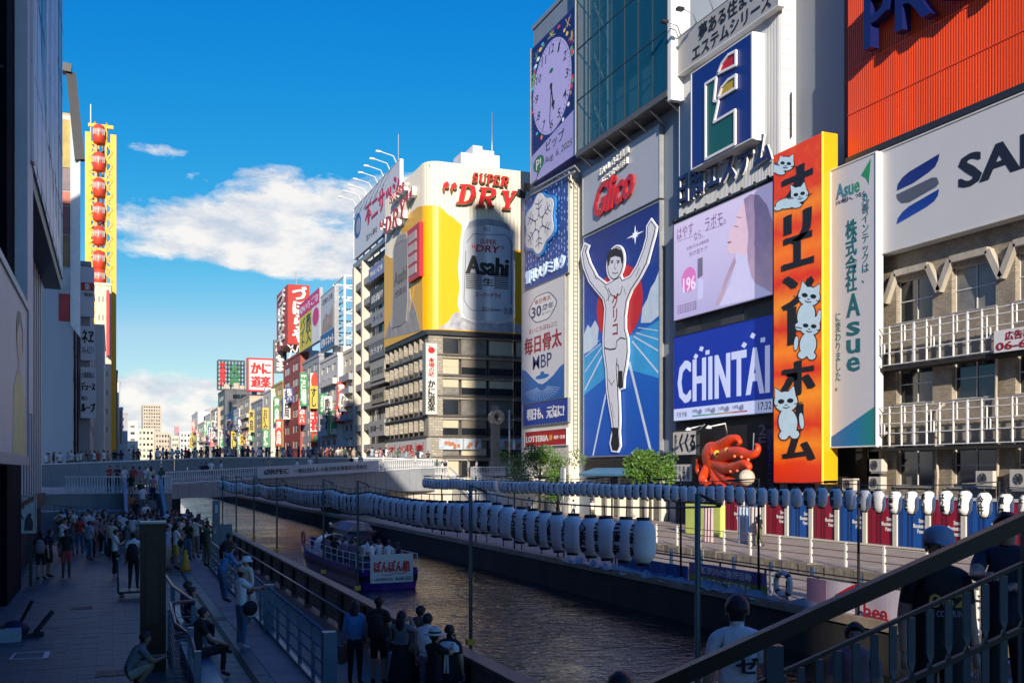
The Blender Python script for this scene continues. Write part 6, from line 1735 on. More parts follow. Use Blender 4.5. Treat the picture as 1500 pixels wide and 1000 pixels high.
for sx in (-1.25, 1.25):
 pts = [(cxw + sx * .8, Yw_ + 4.5 + 4.5 * math.cos(R(i * 15)), wz1 - 1 + 4 * math.sin(R(i * 15))) for i in range(13)]
 mb.tube(pts, .22, 6)
mb.build('top_rail', m_yel, wh_)
m_cab = M('cabin_red', S(214, 74, 48), .4, var=.08); m_cabw = M('cabin_window', (.55, .30, .26), .3, var=.1)
for i, py in enumerate((192, 233, 271, 307, 342, 378, 404)):
 z = CZ + (690 - py) / F * 178
 c = MB(); c.lathe([(.5, -1.75), (.98, -1.5), (1.08, -.4), (1.08, .6), (.95, 1.4), (.5, 1.75)], (cxw - .3, Yw_ - .2, z), 14, 1, 1.15); cabo = c.build('cabin', m_cab, wh_)
 b = MB(); b.lathe([(1.10, -.1), (1.10, .75)], (cxw - .3, Yw_ - .2, z), 14, 1, 1.15)
 w = b.build('cabin_window', m_cabw, cabo); w.location = (0, 0, 0)
 b = MB();
 for s_ in range(7): b.box((cxw - .3 - .98 + s_ * .30, Yw_ - 1.50 + abs(s_ - 3) * .13, z - .3), (cxw - .3 - .88 + s_ * .30, Yw_ - 1.38 + abs(s_ - 3) * .13, z + .8))
 b.build('cabin_bar', M('cabin_bar_white', (.62, .56, .52), .5, var=.1), cabo)
MB().tube([(cxw - 1.8, Yw_ + 6, wz1), (cxw - 1.8, Yw_ + 6, wz1 + 7)], .12, 5).build('mast', m_steel, wh_)
wb = block('wheel_base_building', 'cream shop building with yellow side at the foot of the oval wheel', onY(139, 500, 188).x, onY(163, 500, 188).x, 188, 194, STZ, onY(150, 418, 188).z, m_w[1], Y=dict(cols=3, rows=8, fu=.4, fv=.3, v0=10), group=None)
for k, (xl, xr, yt, Y0_, mi, lab) in enumerate((
 (140, 152, 480, 152, 0, 'slim white building just left of the wheel base'), (152, 163, 500, 200, 6, 'yellow sided building behind the oval wheel'), (160, 172, 545, 232, 4, 'dark building with hanging signs past the wheel'),
 (165, 176, 560, 290, 2, 'grey building past the wheel along the left bank'), (171, 180, 598, 340, 0, 'white building, third last along the far left bank'), (176, 187, 606, 400, 2, 'grey building, second last along the far left bank'), (184, 202, 618, 470, 0, 'white building, last along the far left bank'))):
 x1 = onY(xr, yt, Y0_).x; x0 = x1 - 22
 block('left_bank_building', lab, x0, x1, Y0_, Y0_ + 44 if Y0_ > 200 else Y0_ + 30, STZ, onY(xr, yt, Y0_).z, m_w[mi], L=dict(cols=4, rows=6, fu=.5, fv=.4, v0=8), Y=dict(cols=6, rows=6, fu=.5, fv=.4, v0=8), group='buildings along the far left bank', glass=gl)
for k, (px, yt, yb, Y_, c_, lab) in enumerate(((158, 425, 520, 186, S(196, 30, 40), 'red'), (165, 470, 600, 198, S(220, 170, 30), 'yellow'), (168, 520, 580, 228, S(60, 60, 120), 'blue'), (172, 560, 640, 280, S(210, 205, 200), 'white'), (170, 590, 640, 240, S(40, 110, 70), 'green'), (176, 600, 650, 330, S(190, 90, 40), 'orange'))):
 p0 = onY(px - 2.2, yb, Y_); p1 = onY(px + 2.2, yt, Y_)
 MB().box((p0.x, Y_, p0.z), (p1.x, Y_ + 1.5, p1.z)).build('blade_sign', M('blade_%s' % lab, c_, .5, var=.15, scale=.7), label='small %s vertical blade sign along the left bank past the wheel' % lab, cat='sign', group='blade signs along the left bank')
for k, (y0, y1, h, x1) in enumerate(((-6, 14.6, 33, -5.5), (-30, -7, 29, -6), (-53.2, -31, 34.4, -11.2), (-70, -54, 24, -6), (-130, -71, 24, -6))):
 block('left_bank_building', ['grey block beside the camera on the left bank', 'beige block behind the camera on the left bank', 'dark block further behind the camera', 'white block far behind the camera', 'low cream block farthest behind the camera'][k], -30, x1, y0, y1, PZ, h, m_w[[2, 3, 4, 0, 1][k]], L=dict(cols=6, rows=9, fu=.6, fv=.5), group='buildings behind the camera')
tt = block('added_shade_tower', 'slim tall tower added behind the camera to shade the beer sign', -11.0, -8.0, -51.7, -43.3, PZ, 83, m_w[2], L=dict(cols=4, rows=20, fu=.6, fv=.5))  # unseen tower, added to cast the shadow over the beer sign's right half
an = block('added_shade_block', 'long narrow block added behind the camera to shade the right river edge', -7.9, -6.0, -54.6, -38, PZ, 29.3, m_w[0], L=dict(cols=8, rows=7, fu=.6, fv=.5))  # unseen block, added to keep right bank banners and lanterns in shade
mb = MB()          # joints of the big billboard and the fittings on the near walls
k = zb
while k < 43: mb.box((-2.352, yb0, k), (-2.335, yb1, k + .05)); k += 3.1
y = yb0 + 2.4
while y < yb1: mb.box((-2.353, y, zb), (-2.333, y + .045, 44)); y += 2.4
mb.build('joint', M('joint_dark', (.10, .12, .15), .6), ub)
mb = MB(); mb.box((-2.36, yb0, zb), (-2.28, yb0 + .5, 44)); mb.build('edge_panel', M('edge_panel_pale', (.74, .74, .72), .5, var=.2, streak=6), ub)
mb = MB()
for q in range(6): z = 5 + q * 5.2; mb.box((xs - 1.6, 30.9, z), (xs - .4, 30.99, z + .06))
mb.tube([(xs - .55, 30.9, 1), (xs - .55, 30.9, 40)], .07, 6); mb.tube([(xs - .85, 30.92, 1), (xs - .85, 30.92, 30)], .04, 6); mb.build('conduit', m_dark, sl)
mb = MB();
for q in range(9): z = 7 + q * 3.1; mb.box((-3.62, 106.1, z), (-3.55, 121.9, z + .12))
mb.tube([(-3.45, 107, 4), (-3.45, 107, 34)], .12, 6); mb.tube([(-3.45, 115, 4), (-3.45, 115, 34)], .12, 6); mb.build('string_course', m_frame_d, b2)
# the bridge with its lower ramp, stairs, approaches
class GF:
 """upright face through two ground points, u from a to b"""
 def __init__(s, a, b):
  a = Vector((a[0], a[1], 0)); b = Vector((b[0], b[1], 0))
  s.o = a; s.u = (b - a).normalized(); s.n = s.u.cross(Vector((0, 0, 1))); s.L = (b - a).length; s.kind = 'G'
 def p(s, u, v, d=0.0): return s.o + s.u * u + Vector((0, 0, v)) + s.n * d
m_bp = M('bridge_panel', (.20, .225, .25), .5, var=.2, scale=.5)
m_bg = M('bridge_girder', (.27, .29, .31), .5, var=.2, scale=.5)
m_bwhite = M('baluster_white', (.62, .63, .64), .5, var=.08)
BY = 97.0
br = thing('bridge', 'grey panelled bridge crossing the canal with a curved lower ramp and white balusters', 'bridge', (12, 100, -1.3))
def dz(x): return 3.75 + .7 * min(1, max(0, (x + 6) / 16)) - .45 * max(0, (x - 26) / 10)
xs = frange(-6.2, 31.8, 1.15)
for a, b in zip(xs[:-1], xs[1:]):
 za, zb = dz(a), dz(b)
 MB().prism([(a + .012, BY, za - 1.2), (b - .012, BY, zb - 1.2), (b - .012, BY, zb + 1.0), (a + .012, BY, za + 1.0)], (0, .2, 0)).build('parapet_panel', m_bp, br)
 MB().prism([(a, BY - .08, za + 1.002), (b, BY - .08, zb + 1.002), (b, BY - .08, zb + 1.12), (a, BY - .08, za + 1.12)], (0, .4, 0)).build('coping', m_bwhite, br)
mb = MB()
for a, b in zip(xs[:-1], xs[1:]): mb.prism([(a, BY + .25, dz(a) - .9), (b, BY + .25, dz(b) - .9), (b, BY + .25, dz(b)), (a, BY + .25, dz(a))], (0, 7.2, 0))
mb.build('deck', m_conc, br)
for x0 in (5.0, 20.2): MB().box((x0, BY + 1, -2.2), (x0 + .9, BY + 7, 2.4)).build('pier', m_concd, br)
rim = [(3.6, 77.6), (7.2, 80.2), (11.0, 82.3), (14.8, 84.2), (18.8, 86.0), (22.8, 87.4), (26.4, 88.2), (27.9, 88.9)]
top = [4.12, 4.30, 4.52, 4.72, 4.95, 5.18, 5.34, 5.38]
bot = [2.15, 2.2, 2.25, 2.3, 2.35, 2.38, 2.4, 2.4]
rail = MB(); bal = MB()
for i in range(len(rim) - 1):
 g = GF(rim[i], rim[i + 1]); n = max(1, round(g.L / 1.2))
 for k in range(n):
  u0, u1 = g.L * k / n + .012, g.L * (k + 1) / n - .012
  f0, f1 = k / n, (k + 1) / n
  t0 = top[i] + (top[i + 1] - top[i]) * f0 - .95; t1 = top[i] + (top[i + 1] - top[i]) * f1 - .95
  b0 = bot[i] + (bot[i + 1] - bot[i]) * f0; b1 = bot[i] + (bot[i + 1] - bot[i]) * f1
  MB().prism([g.p(u0, b0), g.p(u1, b1), g.p(u1, t1), g.p(u0, t0)], g.n * -.3).build('girder_panel', m_bg, br)
 g0, g1 = g.p(0, top[i], -.1), g.p(g.L, top[i + 1], -.1)
 rail.bar(g0, g1, .14, .09); dn = Vector((0, 0, -.84)); rail.bar(g0 + dn, g1 + dn, .16, .1)
 m_ = int(g.L / .2)
 for k in range(m_):
  q = g0.lerp(g1, (k + .5) / m_)
  bal.lathe([(.035, -.80), (.07, -.62), (.075, -.5), (.04, -.3), (.035, -.05)], q, 5)
 MB().prism([g.p(0, top[i] - 1.0, -.3), g.p(g.L, top[i + 1] - 1.0, -.3), g.p(g.L, top[i + 1] - 1.15, -.3), g.p(0, top[i] - 1.15, -.3)], Vector((-.35, 3.2, 0))).build('ramp_deck', m_conc, br)
rail.build('rail', m_bwhite, br); bal.build('balusters', m_bwhite, br, kind='stuff')
mb = MB(); mb.prism([(27.9, 88.9, 2.4), (28.2, 92, 2.4), (28.2, 96.9, 2.4), (27.9, 96.9, 2.4)], (0, 0, 2.05)); mb.build('ramp_end', m_bg, br)
p0 = rim[2]; g = GF((10.6, 82.0), (21.8, 86.95));
bn = thing('bridge_banner', 'long pale banner with a round logo and black characters hung on the bridge ramp', 'banner', g.p(g.L / 2, 3.6, .2))
mb = MB(); z0a, z0b, hh = 3.62, 4.22, .92
N = 24
for k in range(N):
 u0, u1 = g.L * k / N, g.L * (k + 1) / N; d = lambda u: .42 + .05 * math.sin(u * 1.7)
 za, zb2 = z0a + (z0b - z0a) * k / N, z0a + (z0b - z0a) * (k + 1) / N
 mb.sm = True
 mb.quad(g.p(u0, za, d(u0)), g.p(u1, zb2, d(u1)), g.p(u1, zb2 + hh, d(u1) - .1), g.p(u0, za + hh, d(u0) - .1))
o = mb.build('cloth', M('banner_cloth', (.52, .53, .54), .7, var=.08), bn)
text(Rect(g, .55, z0a + .30, 2.9, z0a + .72), 'ØRPEC', m_black, bn, bold=.01, d0=.50, d1=.52, rise=.12)
text(Rect(g, 3.4, z0a + .42, 10.9, z0a + .80), '一般社団法人 大阪活性化事業実行委員会', m_black, bn, d0=.50, d1=.52, rise=.40)
ls = thing('promenade_stairs', 'stairs climbing from the promenade to the bridge between blue grey side walls', 'stairs', (1.7, 61, PZ))
MB().box((-12, 66.0, PZ), (3.45, 96.9, 2.83)).build('landing', m_conc, ls)
m_step = M('stair_tread', (.17, .18, .19), .7, var=.2)
for i in range(14):
 MB().box((.80, 57.0 + i * .64, PZ), (2.6, 57.0 + (i + 1) * .64 - .002, PZ + .17 * (i + 1))).build('step', m_step, ls)
m_bluegr = M('blue_grey_metal', (.10, .17, .23), .4, metal=.2, var=.12)
for x in (.62, 2.62): MB().prism([(x, 56.4, PZ), (x, 66, PZ), (x, 66, 3.75), (x, 65, 3.75), (x, 56.4, 1.5)], (.17, 0, 0)).build('side_wall', m_bluegr, ls)
def balustrade(name_parent, fc, u0, u1, z0, h, mat, st=.16, part='balustrade'):
 mb = MB()
 mb.box(fc.p(u0, z0 + h - .08, -.06), fc.p(u1, z0 + h, .06)); mb.box(fc.p(u0, z0, -.06), fc.p(u1, z0 + .08, .06))
 mb.box(fc.p(u0, z0 + .30 * h, -.03), fc.p(u1, z0 + .34 * h, .03))
 u = u0 + st / 2
 while u < u1: mb.lathe([(.03, .08), (.055, .25), (.055, .4 * h), (.028, .6 * h), (.028, h - .08)], fc.p(u, z0), 5); u += st
 return mb.build(part, mat, name_parent)
balustrade(ls, Face('Y', 66.0), -2.7, .6, 2.83, 1.08, m_bwhite); balustrade(ls, Face('Y', 66.0), 2.8, 3.5, 2.83, 1.08, m_bwhite)
balustrade(ls, Face('X', 3.42), -96, -66.1, 2.83, 1.08, m_bwhite)
wl = thing('promenade_wall', 'low grey wall and dark screen at the left of the bridge stairs', 'wall', (-2.6, 62, PZ))
MB().box((-12, 62.5, PZ), (.55, 65.9, 1.9)).build('wall', m_bp, wl)
gp_ = MB();
for k in range(9): gp_.bar((-3.0 + k * .28, 61.0, PZ), (-3.0 + k * .28, 61.0, 2.3), .05)
gp_.bar((-3.1, 61, 2.3), (-.6, 61, 2.1), .07); gp_.build('railing', m_bluegr, wl)
gt = thing('gate_post', 'tall blue grey gate post at the river end of the crowded promenade', 'post', (4.2, 45, PZ))
MB().box((4.03, 44.9, 0), (4.33, 45.2, 2.95)).build('shaft', m_bluegr, gt); MB().box((4.34, 44.95, 0), (4.85, 45.15, 1.9)).build('wing', m_bluegr, gt); MB().box((4.12, 44.86, 2.4), (4.24, 44.898, 2.75)).build('plate', m_bwhite, gt)
m_lime = M('approach_stone', (.52, .48, .40), .7, var=.15, scale=.8)
ap = thing('bridge_approach', 'cream stone terrace at the right bridge end with a white stair', 'terrace', (31, 96, .3))
MB().box((23.6, 89.2, -2), (39.2, 104.6, STZ)).build('terrace', m_lime, ap)
for i in range(19):
 z = STZ - (i + 1) * .174
 MB().box((29.7, 89.19 - (i + 1) * .60, .3), (31.6, 89.19 - i * .60 - .002, z)).build('step', M('step_pale', (.50, .48, .43), .7, var=.15), ap)
for x in (29.45, 31.62):
 mb = MB(); mb.bar((x, 89.3, STZ + 1.0), (x, 78.0, 1.35), .09); mb.bar((x, 89.3, STZ + .15), (x, 78.0, .5), .16, .28)
 for k in range(40): t = k / 39; y = 89.3 - 11.3 * t; zz = STZ - t * (STZ - .35); mb.bar((x, y, zz + .1), (x, y, zz + 1.0), .045)
 mb.build('stair_rail', m_bwhite, ap)
balustrade(ap, Face('Y', 89.3), 25.6, 29.3, STZ, 1.05, m_bwhite); balustrade(ap, Face('Y', 89.3), 31.8, 35.2, STZ, 1.05, m_bwhite)
balustrade(ap, Face('Y', 89.4), 35.4, 39.1, STZ, 1.05, m_bwhite)
# river fences, rails
m_wood = M('handrail_wood', (.16, .12, .10), .5, var=.3, scale=3)
m_fp = M('fence_infill', (.19, .175, .16), .7, var=.25, scale=1.5, bump=.2)
fence = thing('river_fence', 'dark river fence with wooden top rail and grey slatted infill beside the water', 'fence', (5.65, 34, 0))
y = 8.4; nfence = 0
while y < 62:
 MB().box((5.56, y, 0), (5.74, y + .34, 1.02)).build('post', m_dark, fence)
 for q in range(6):
  MB().box((5.63, y + .345, .12 + q * .142), (5.665, y + 2.5, .12 + q * .142 + .134)).build('slat', m_fp, fence)
 y += 2.505
MB().box((5.50, 8.4, 1.02), (5.80, 62, 1.10)).build('handrail', m_wood, fence)
mb = MB(); mb.tube([(5.30, 9, .72), (5.30, 62, .72)], .03, 6)
y = 9
while y < 62: mb.bar((5.30, y, .72), (5.55, y, .72), .03); y += 2.5
mb.build('grab_rail', M('rail_steel_warm', (.34, .30, .28), .35, metal=.6, var=.1), fence)
m_rail = M('rail_blue_grey', (.11, .18, .25), .4, metal=.3, var=.12)
rl = thing('deck_railing', 'blue grey tube railing between the raised promenade and the river walk', 'railing', (3.5, 24, 0))
A, B = Vector((3.30, 16.3, PZ)), Vector((3.55, 44, PZ))
mb = MB()
for h, r_ in ((1.05, .03), (.74, .02), (.50, .02), (.24, .02)): mb.tube([A + Vector((0, 0, h)), B + Vector((0, 0, h))], r_, 7)
mb.build('rail', m_rail, rl)
for k in range(20):
 p = A.lerp(B, k / 19)
 if k in (0, 5, 12): MB().box(p + Vector((-.11, -.10, -.45)), p + Vector((.11, .10, 1.12))).build('post', m_rail, rl)
 else: MB().box(p + Vector((-.03, -.04, -.02)), p + Vector((.03, .04, 1.03))).build('post', m_rail, rl)
sk = MB(); sk.bar(A + Vector((.0, 0, .04)), B + Vector((0, 0, .04)), .1, .1); sk.build('kick_plate', m_rail, rl)
ry = thing('ramp_railing', 'zigzag blue grey ramp railing with thin cables beside the dark pylon', 'railing', (1.2, 22, PZ))
pts = [(1.18, 15.6, 1.30), (1.25, 18.0, 1.36), (1.02, 18.6, 1.5), (1.05, 20.6, 1.62), (1.50, 20.8, 1.62), (1.30, 24.5, 1.52), (1.25, 28.5, 1.5)]
mb = MB(); mb.tube(pts, .035, 7); mb.build('handrail', M('handrail_bronze', (.22, .18, .17), .35, metal=.5, var=.1), ry)
for p in ((1.25, 18.0), (1.05, 20.6), (1.5, 20.8), (1.30, 24.5), (1.25, 28.5), (1.18, 15.6)): MB().box((p[0] - .05, p[1] - .05, PZ), (p[0] + .05, p[1] + .05, PZ + 1.06)).build('post', m_rail, ry)
mb = MB()
for h in range(6): mb.tube([(a, b, PZ + .12 + h * .15) for a, b, _ in pts], .008, 4)
mb.build('cable', m_steel, ry)
lg = thing('sitting_ledge', 'long low dark ledge along the ramp railing used as a seat', 'bench', (1.45, 20, PZ))
MB().box((1.22, 16, PZ), (1.62, 20.5, PZ + .42)).build('seat', m_bluegr, lg); MB().box((1.36, 20.95, PZ), (1.75, 26, PZ + .42)).build('seat', m_bluegr, lg)
py_ = thing('dark_pylon', 'near black upright pylon with a brown inset panel on the promenade', 'pylon', (.7, 20, PZ))
MB().box((.48, 19.8, PZ), (.93, 20.2, 3.22)).build('body', M('pylon_black', (.005, .005, .006), .4, var=.1), py_)
MB().box((.575, 19.77, 1.35), (.80, 19.799, 3.05)).build('inset_panel', M('pylon_brown', (.035, .028, .015), .5, var=.4, scale=5), py_)
MB().box((.47, 19.75, 3.222), (.94, 20.21, 3.26)).build('cap', m_steel, py_)
pb_ = thing('singer_poster_board', 'white framed poster with a figure and red brush lettering at the left edge', 'poster', (-2.9, 39, PZ))
FPo = Face('Y', 36.2); r = Rect(FPo, onY(12, 780, 36.2).x, onY(12, 780, 36.2).z, onY(52, 780, 36.2).x, onY(52, 727, 36.2).z)
mb = MB(); r.box(mb, -.15, 0); mb.build('panel', M('poster_white', (.60, .60, .60), .5, var=.05), pb_)
text(r.sub(.14, .22, .94, .48), 'Sakigake', m_dred, pb_, bold=.02, shear=.3, rise=.35)
mb = MB(); r.poly(mb, [(.58,.95),(.60,.70),(.66,.55),(.74,.48),(.80,.44),(.86,.50),(.84,.58),(.92,.72),(.90,.95)], .004, .009); r.line(mb, [(.2, .18), (.55, .62)], .04, .004, .01); mb.build('picture_figure', M('poster_ink', (.05, .05, .06), .5, var=.2), pb_)
mb = MB()
for s_ in ((-.03, -.03, 0, 1.03), (1, -.03, 1.03, 1.03), (0, -.03, 1, 0), (0, 1, 1, 1.03)): r.sub(*s_).box(mb, -.2, .03)
mb.build('frame', m_steel, pb_)
mb = MB(); mb.box((r.u0 + .1, 36.25, PZ), (r.u0 + .2, 36.35, r.v0 - .05)); mb.box((r.u1 - .2, 36.25, PZ), (r.u1 - .1, 36.35, r.v0 - .05)); mb.build('leg', m_dark, pb_)
nbn = thing('red_nobori_banner', 'red vertical cloth banner with white characters at the left edge', 'banner', (-3.2, 34.5, PZ))
r = Rect(Face('Y', 33.0), onY(-2, 780, 33.0).x, onY(-2, 780, 33.0).z, onY(14, 780, 33.0).x, onY(14, 688, 33.0).z)
mb = MB(); r.box(mb, -.02, 0); mb.build('cloth', M('banner_red', S(140, 20, 24), .7, var=.15), nbn); text(r.sub(.3, .05, .9, .95), '営業中です', m_white, nbn, vert=True, bold=.03)
MB().tube([(r.u1 + .03, 33, PZ), (r.u1 + .03, 33, r.v1 + .1)], .02, 6).build('pole', m_steel, nbn)
st_ = thing('street_food_stall', 'black shop counter and dark screen at the bottom left corner', 'stall', (-3.6, 30, PZ))
MB().box((-6, 24.5, PZ), (-2.95, 33.5, 2.05)).build('counter', M('stall_black', (.010, .011, .014), .5, var=.2), st_)
MB().box((-2.949, 26, 1.1), (-2.9, 33.2, 2.0)).build('glass', M('stall_glass', (.02, .025, .03), .1, var=0), st_); MB().box((-2.94, 33.6, PZ), (-2.86, 36.1, 1.7)).build('side_panel', m_bp, st_)
wb_ = thing('white_case', 'long pale box lying on the paving by the stall', 'box', (-2.6, 25.5, PZ)); q = onZ(15, 938, PZ)
MB().box((q.x - .7, q.y - .25, PZ), (q.x + .22, q.y + .25, PZ + .28)).build('body', M('case_pale', (.42, .46, .50), .5, var=.1), wb_); MB().box((q.x - .3, q.y - .08, PZ + .281), (q.x - .1, q.y + .08, PZ + .36)).build('handle', m_dark, wb_)
bg_ = thing('folded_trolley', 'folded black trolley and bag on the paving at the left edge', 'trolley', onZ(40, 930, PZ)); q = onZ(40, 935, PZ)
mb = MB(); mb.bar(q + Vector((-.3, .2, .05)), q + Vector((.1, 0, .85)), .06); mb.bar(q + Vector((.15, .1, .1)), q + Vector((.5, .3, .55)), .08); mb.bar(q + Vector((-.3, -.1, .05)), q + Vector((.3, .3, .06)), .1); mb.build('frame', m_dark, bg_)
MB().ball(q + Vector((-.25, .1, .22)), .3, .25, .2).build('bag', M('bag_navy', (.02, .02, .05), .6, var=.2), bg_)
fm_ = [onZ(*p, PZ + .006) for p in ((15, 965), (22, 956), (70, 954), (66, 963))]
mb = MB();
for i in range(4): a, b = fm_[i], fm_[(i + 1) % 4]; mb.bar(a + Vector((0, 0, .002 + .0006 * i)), b + Vector((0, 0, .002 + .0006 * i)), .035 if i != 2 else .10, .006)
mb.build('floor_marking', m_white, label='white outlined rectangle marked on the paving at the lower left', cat='marking')
cn_ = thing('traffic_cone', 'yellow traffic cone on the crowded promenade', 'cone', (2.55, 39.4, PZ))
MB().lathe([(.21, .03), (.15, .12), (.05, .78), (.03, .80)], (2.55, 39.4, PZ), 14).build('body', M('cone_yellow', S(226, 160, 20), .5, var=.08), cn_); MB().box((2.32, 39.17, PZ), (2.78, 39.63, PZ + .035)).build('base', M('cone_base', S(170, 120, 20), .6), cn_)
tr = thing('platform_cart', 'low black platform cart with an upright handle on the promenade', 'cart', (.62, 31.6, PZ))
MB().box((.15, 31.2, PZ + .18), (.95, 32.0, PZ + .24)).build('platform', m_dark, tr)
mb = MB(); mb.tube([(.15, 31.2, PZ + .2), (.13, 31.2, 1.6), (.13, 32.0, 1.6), (.15, 32.0, PZ + .2)], .03, 6); mb.build('handle', m_dark, tr)
for x in (.25, .85):
 for y in (31.3, 31.9): MB().lathe([(.07, -.02), (.08, 0), (.07, .02)], (x, y, PZ + .09), 10).build('wheel', m_dark, tr)
# paper lanterns
m_paper = M('lantern_paper', (.86, .86, .84), .6, var=.06, scale=6)
m_ink = M('lantern_ink', (.012, .012, .014), .7, var=0)
m_cap = M('lantern_cap', (.012, .012, .012), .5, var=0)
def lantern_meshes():
 prof = [(.085, -.275)]
 for i in range(21):
  t = i / 20; z = -.27 + .54 * t
  r_ = .172 * (1 - abs(2 * t - 1) ** 4.5 * .48)
  prof.append((r_ - (.007 if i % 2 else 0), z))
 prof.append((.085, .275))
 b = MB().lathe(prof, n=14).mesh('paper_shade'); b.materials.append(m_paper)
 c = MB().lathe([(.088, -.02), (.09, .02), (.07, .025)], n=12).mesh('cap'); c.materials.append(m_cap)
 h = MB().tube([(0, 0, .0), (0, 0, .16)], .008, 4).mesh('hook'); h.materials.append(m_cap)
 return b, c, h
LB, LC, LH = lantern_meshes()
def lantern_text(s):
 vs, fs, asp = text_geo("\n".join(s), .03, 0, 1.0, .9, 'CENTER')
 bm = bmesh.new()
 hh, ww = .44, min(.16, .44 * asp * 1.15)
 nv = [bm.verts.new(((x - .5) * ww, (y - .5) * hh, 0 if z < .5 else 1)) for x, y, z in vs]
 for f in fs:
  if all(vs[i][2] > .5 for i in f):
   try: bm.faces.new([nv[i] for i in f])
   except ValueError: pass
 bmesh.ops.delete(bm, geom=[v for v in bm.verts if not v.link_faces], context='VERTS')
 bmesh.ops.triangulate(bm, faces=bm.faces[:])
 for _ in range(2):
  e = [e for e in bm.edges if e.calc_length() > .05]
  if e: bmesh.ops.subdivide_edges(bm, edges=e, cuts=1); bmesh.ops.triangulate(bm, faces=bm.faces[:])
 for v in bm.verts:
  x, y = v.co.x, v.co.y
  t = (y + .27) / .54; r_ = .172 * (1 - abs(2 * t - 1) ** 4.5 * .48) + .004
  a = x / .172
  v.co = (-r_ * math.cos(a), -r_ * math.sin(a), y)
 bmesh.ops.recalc_face_normals(bm, faces=bm.faces[:])
 me = bpy.data.meshes.new('lettering'); bm.to_mesh(me); bm.free(); me.materials.append(m_ink)
 return me
LT = [lantern_text(s) for s in ('三津寺', '心斎橋', '千日前', '木ノ本', '宗右衛門町', '道頓堀', '今井', '大和屋', 'はり重', '御堂筋', '喜八洲', '相合橋')]
ONES = ['', 'first', 'second', 'third', 'fourth', 'fifth', 'sixth', 'seventh', 'eighth', 'ninth', 'tenth', 'eleventh', 'twelfth', 'thirteenth', 'fourteenth', 'fifteenth', 'sixteenth', 'seventeenth', 'eighteenth', 'nineteenth']
TENS = ['', '', 'twenty', 'thirty', 'forty', 'fifty', 'sixty', 'seventy', 'eighty', 'ninety']
def ordinal(n):
 if n < 20: return ONES[n]
 if n == 100: return 'hundredth'
 if n > 100: return 'hundred and ' + ordinal(n - 100)
 t, o = divmod(n, 10)
 return (TENS[t][:-1] + 'ieth') if o == 0 else TENS[t] + '-' + ONES[o]
def lantern(x, y, z, ti, label, group):
 t = thing('paper_lantern', label, 'lantern', (x, y, z), group)
 rz = rnd.uniform(-.25, .25)
 t.rotation_euler = (rnd.uniform(-.07, .07), rnd.uniform(-.08, .08), rz)
 inst('paper_shade', LB, t, (0, 0, 0)); inst('cap', LC, t, (0, 0, .29)); inst('cap', LC, t, (0, 0, -.29)); inst('hook', LH, t, (0, 0, .30))
 inst('lettering', LT[ti], t, (0, 0, 0))
XLn, XRn = 6.4, 18.4
m_pole = M('pole_green_grey', (.10, .13, .13), .45, metal=.4, var=.15)
poles = [onX(px, 700, 6.1).y for px in (326, 346, 372, 405.6, 473.8, 524, 689.4, 1022)]
poles.sort()
def sag(y, ps, s):
 for a, b in zip(ps[:-1], ps[1:]):
  if a <= y <= b: t = (y - a) / (b - a); return -4 * s * t * (1 - t)
 return 0
ys = []; y = 11.35
while y < 66: ys.append(y); y += .53
for k, y in enumerate(ys):
 ti = 0 if k < 3 else (2 if 3 <= k < 0 else (k // 3) % 12)
 lantern(XLn + rnd.uniform(-.02, .02), y, 3.38 + sag(y, poles, .10) - .02, ti, 'white lantern, %s from the near end of the left fence string' % ordinal(k + 1), 'lantern string over the left river fence')
cab = thing('lantern_cable', 'black cable carrying the near string of white lanterns along the left river fence', 'cable', (XLn, 35, 3.9))
pts = []; y = poles[0]
while y < 66.5: pts.append((XLn, y, 3.38 + sag(y, poles, .10) + .42)); y += .5
MB().tube(pts, .012, 4).build('wire', m_cap, cab)
for k, y in enumerate(poles):
 pz = 1.1 if y > 12 else 1.1
 t = thing('lantern_pole', 'thin grey pole on the left river fence, %s from the near end' % ordinal(k + 1), 'pole', (6.1, y, pz), 'lantern poles on the left river fence')
 MB().tube([(6.1, y, -1.4), (6.1, y, 3.95), (XLn, y, 3.82)], .035, 7).build('shaft', m_pole, t)
 MB().box((6.02, y - .06, 1.02), (6.17, y + .06, 1.13)).build('clamp', M('clamp_yellow', S(190, 150, 40), .5, var=.1), t)
ys = []; y = 14.2
while y < 61: ys.append(y); y += .56
rp = [14.0, 17.7, 22.5, 27.2, 32, 37.5, 43, 48.5, 54.5, 61]
for k, y in enumerate(ys):
 if 47.6 < y < 48.3: continue
 lantern(XRn + rnd.uniform(-.02, .02), y, 3.48 + sag(y, rp, .06), (k * 5 // 4) % 12, 'white lantern, %s from the near end of the right bank string' % ordinal(k + 1), 'lantern string along the right bank')
cab = thing('lantern_cable', 'black cable carrying the far string of lanterns along the right bank', 'cable', (XRn, 35, 3.9))
MB().tube([(XRn, 14 + .5 * i, 3.48 + sag(14 + .5 * i, rp, .06) + .42) for i in range(95)], .012, 4).build('wire', m_cap, cab)
for k, y in enumerate(rp):
 t = thing('lantern_pole', 'thin dark pole at the right river edge, %s from the near end' % ordinal(k + 1), 'pole', (19.6, y, 0), 'lantern poles on the right bank')
 MB().tube([(19.6, y, -.1), (19.6, y, 3.95), (XRn, y, 3.90)], .04, 7).build('shaft', m_dark, t)
 MB().box((19.5, y - .1, -.0), (19.7, y + .1, .15)).build('foot', m_dark, t)
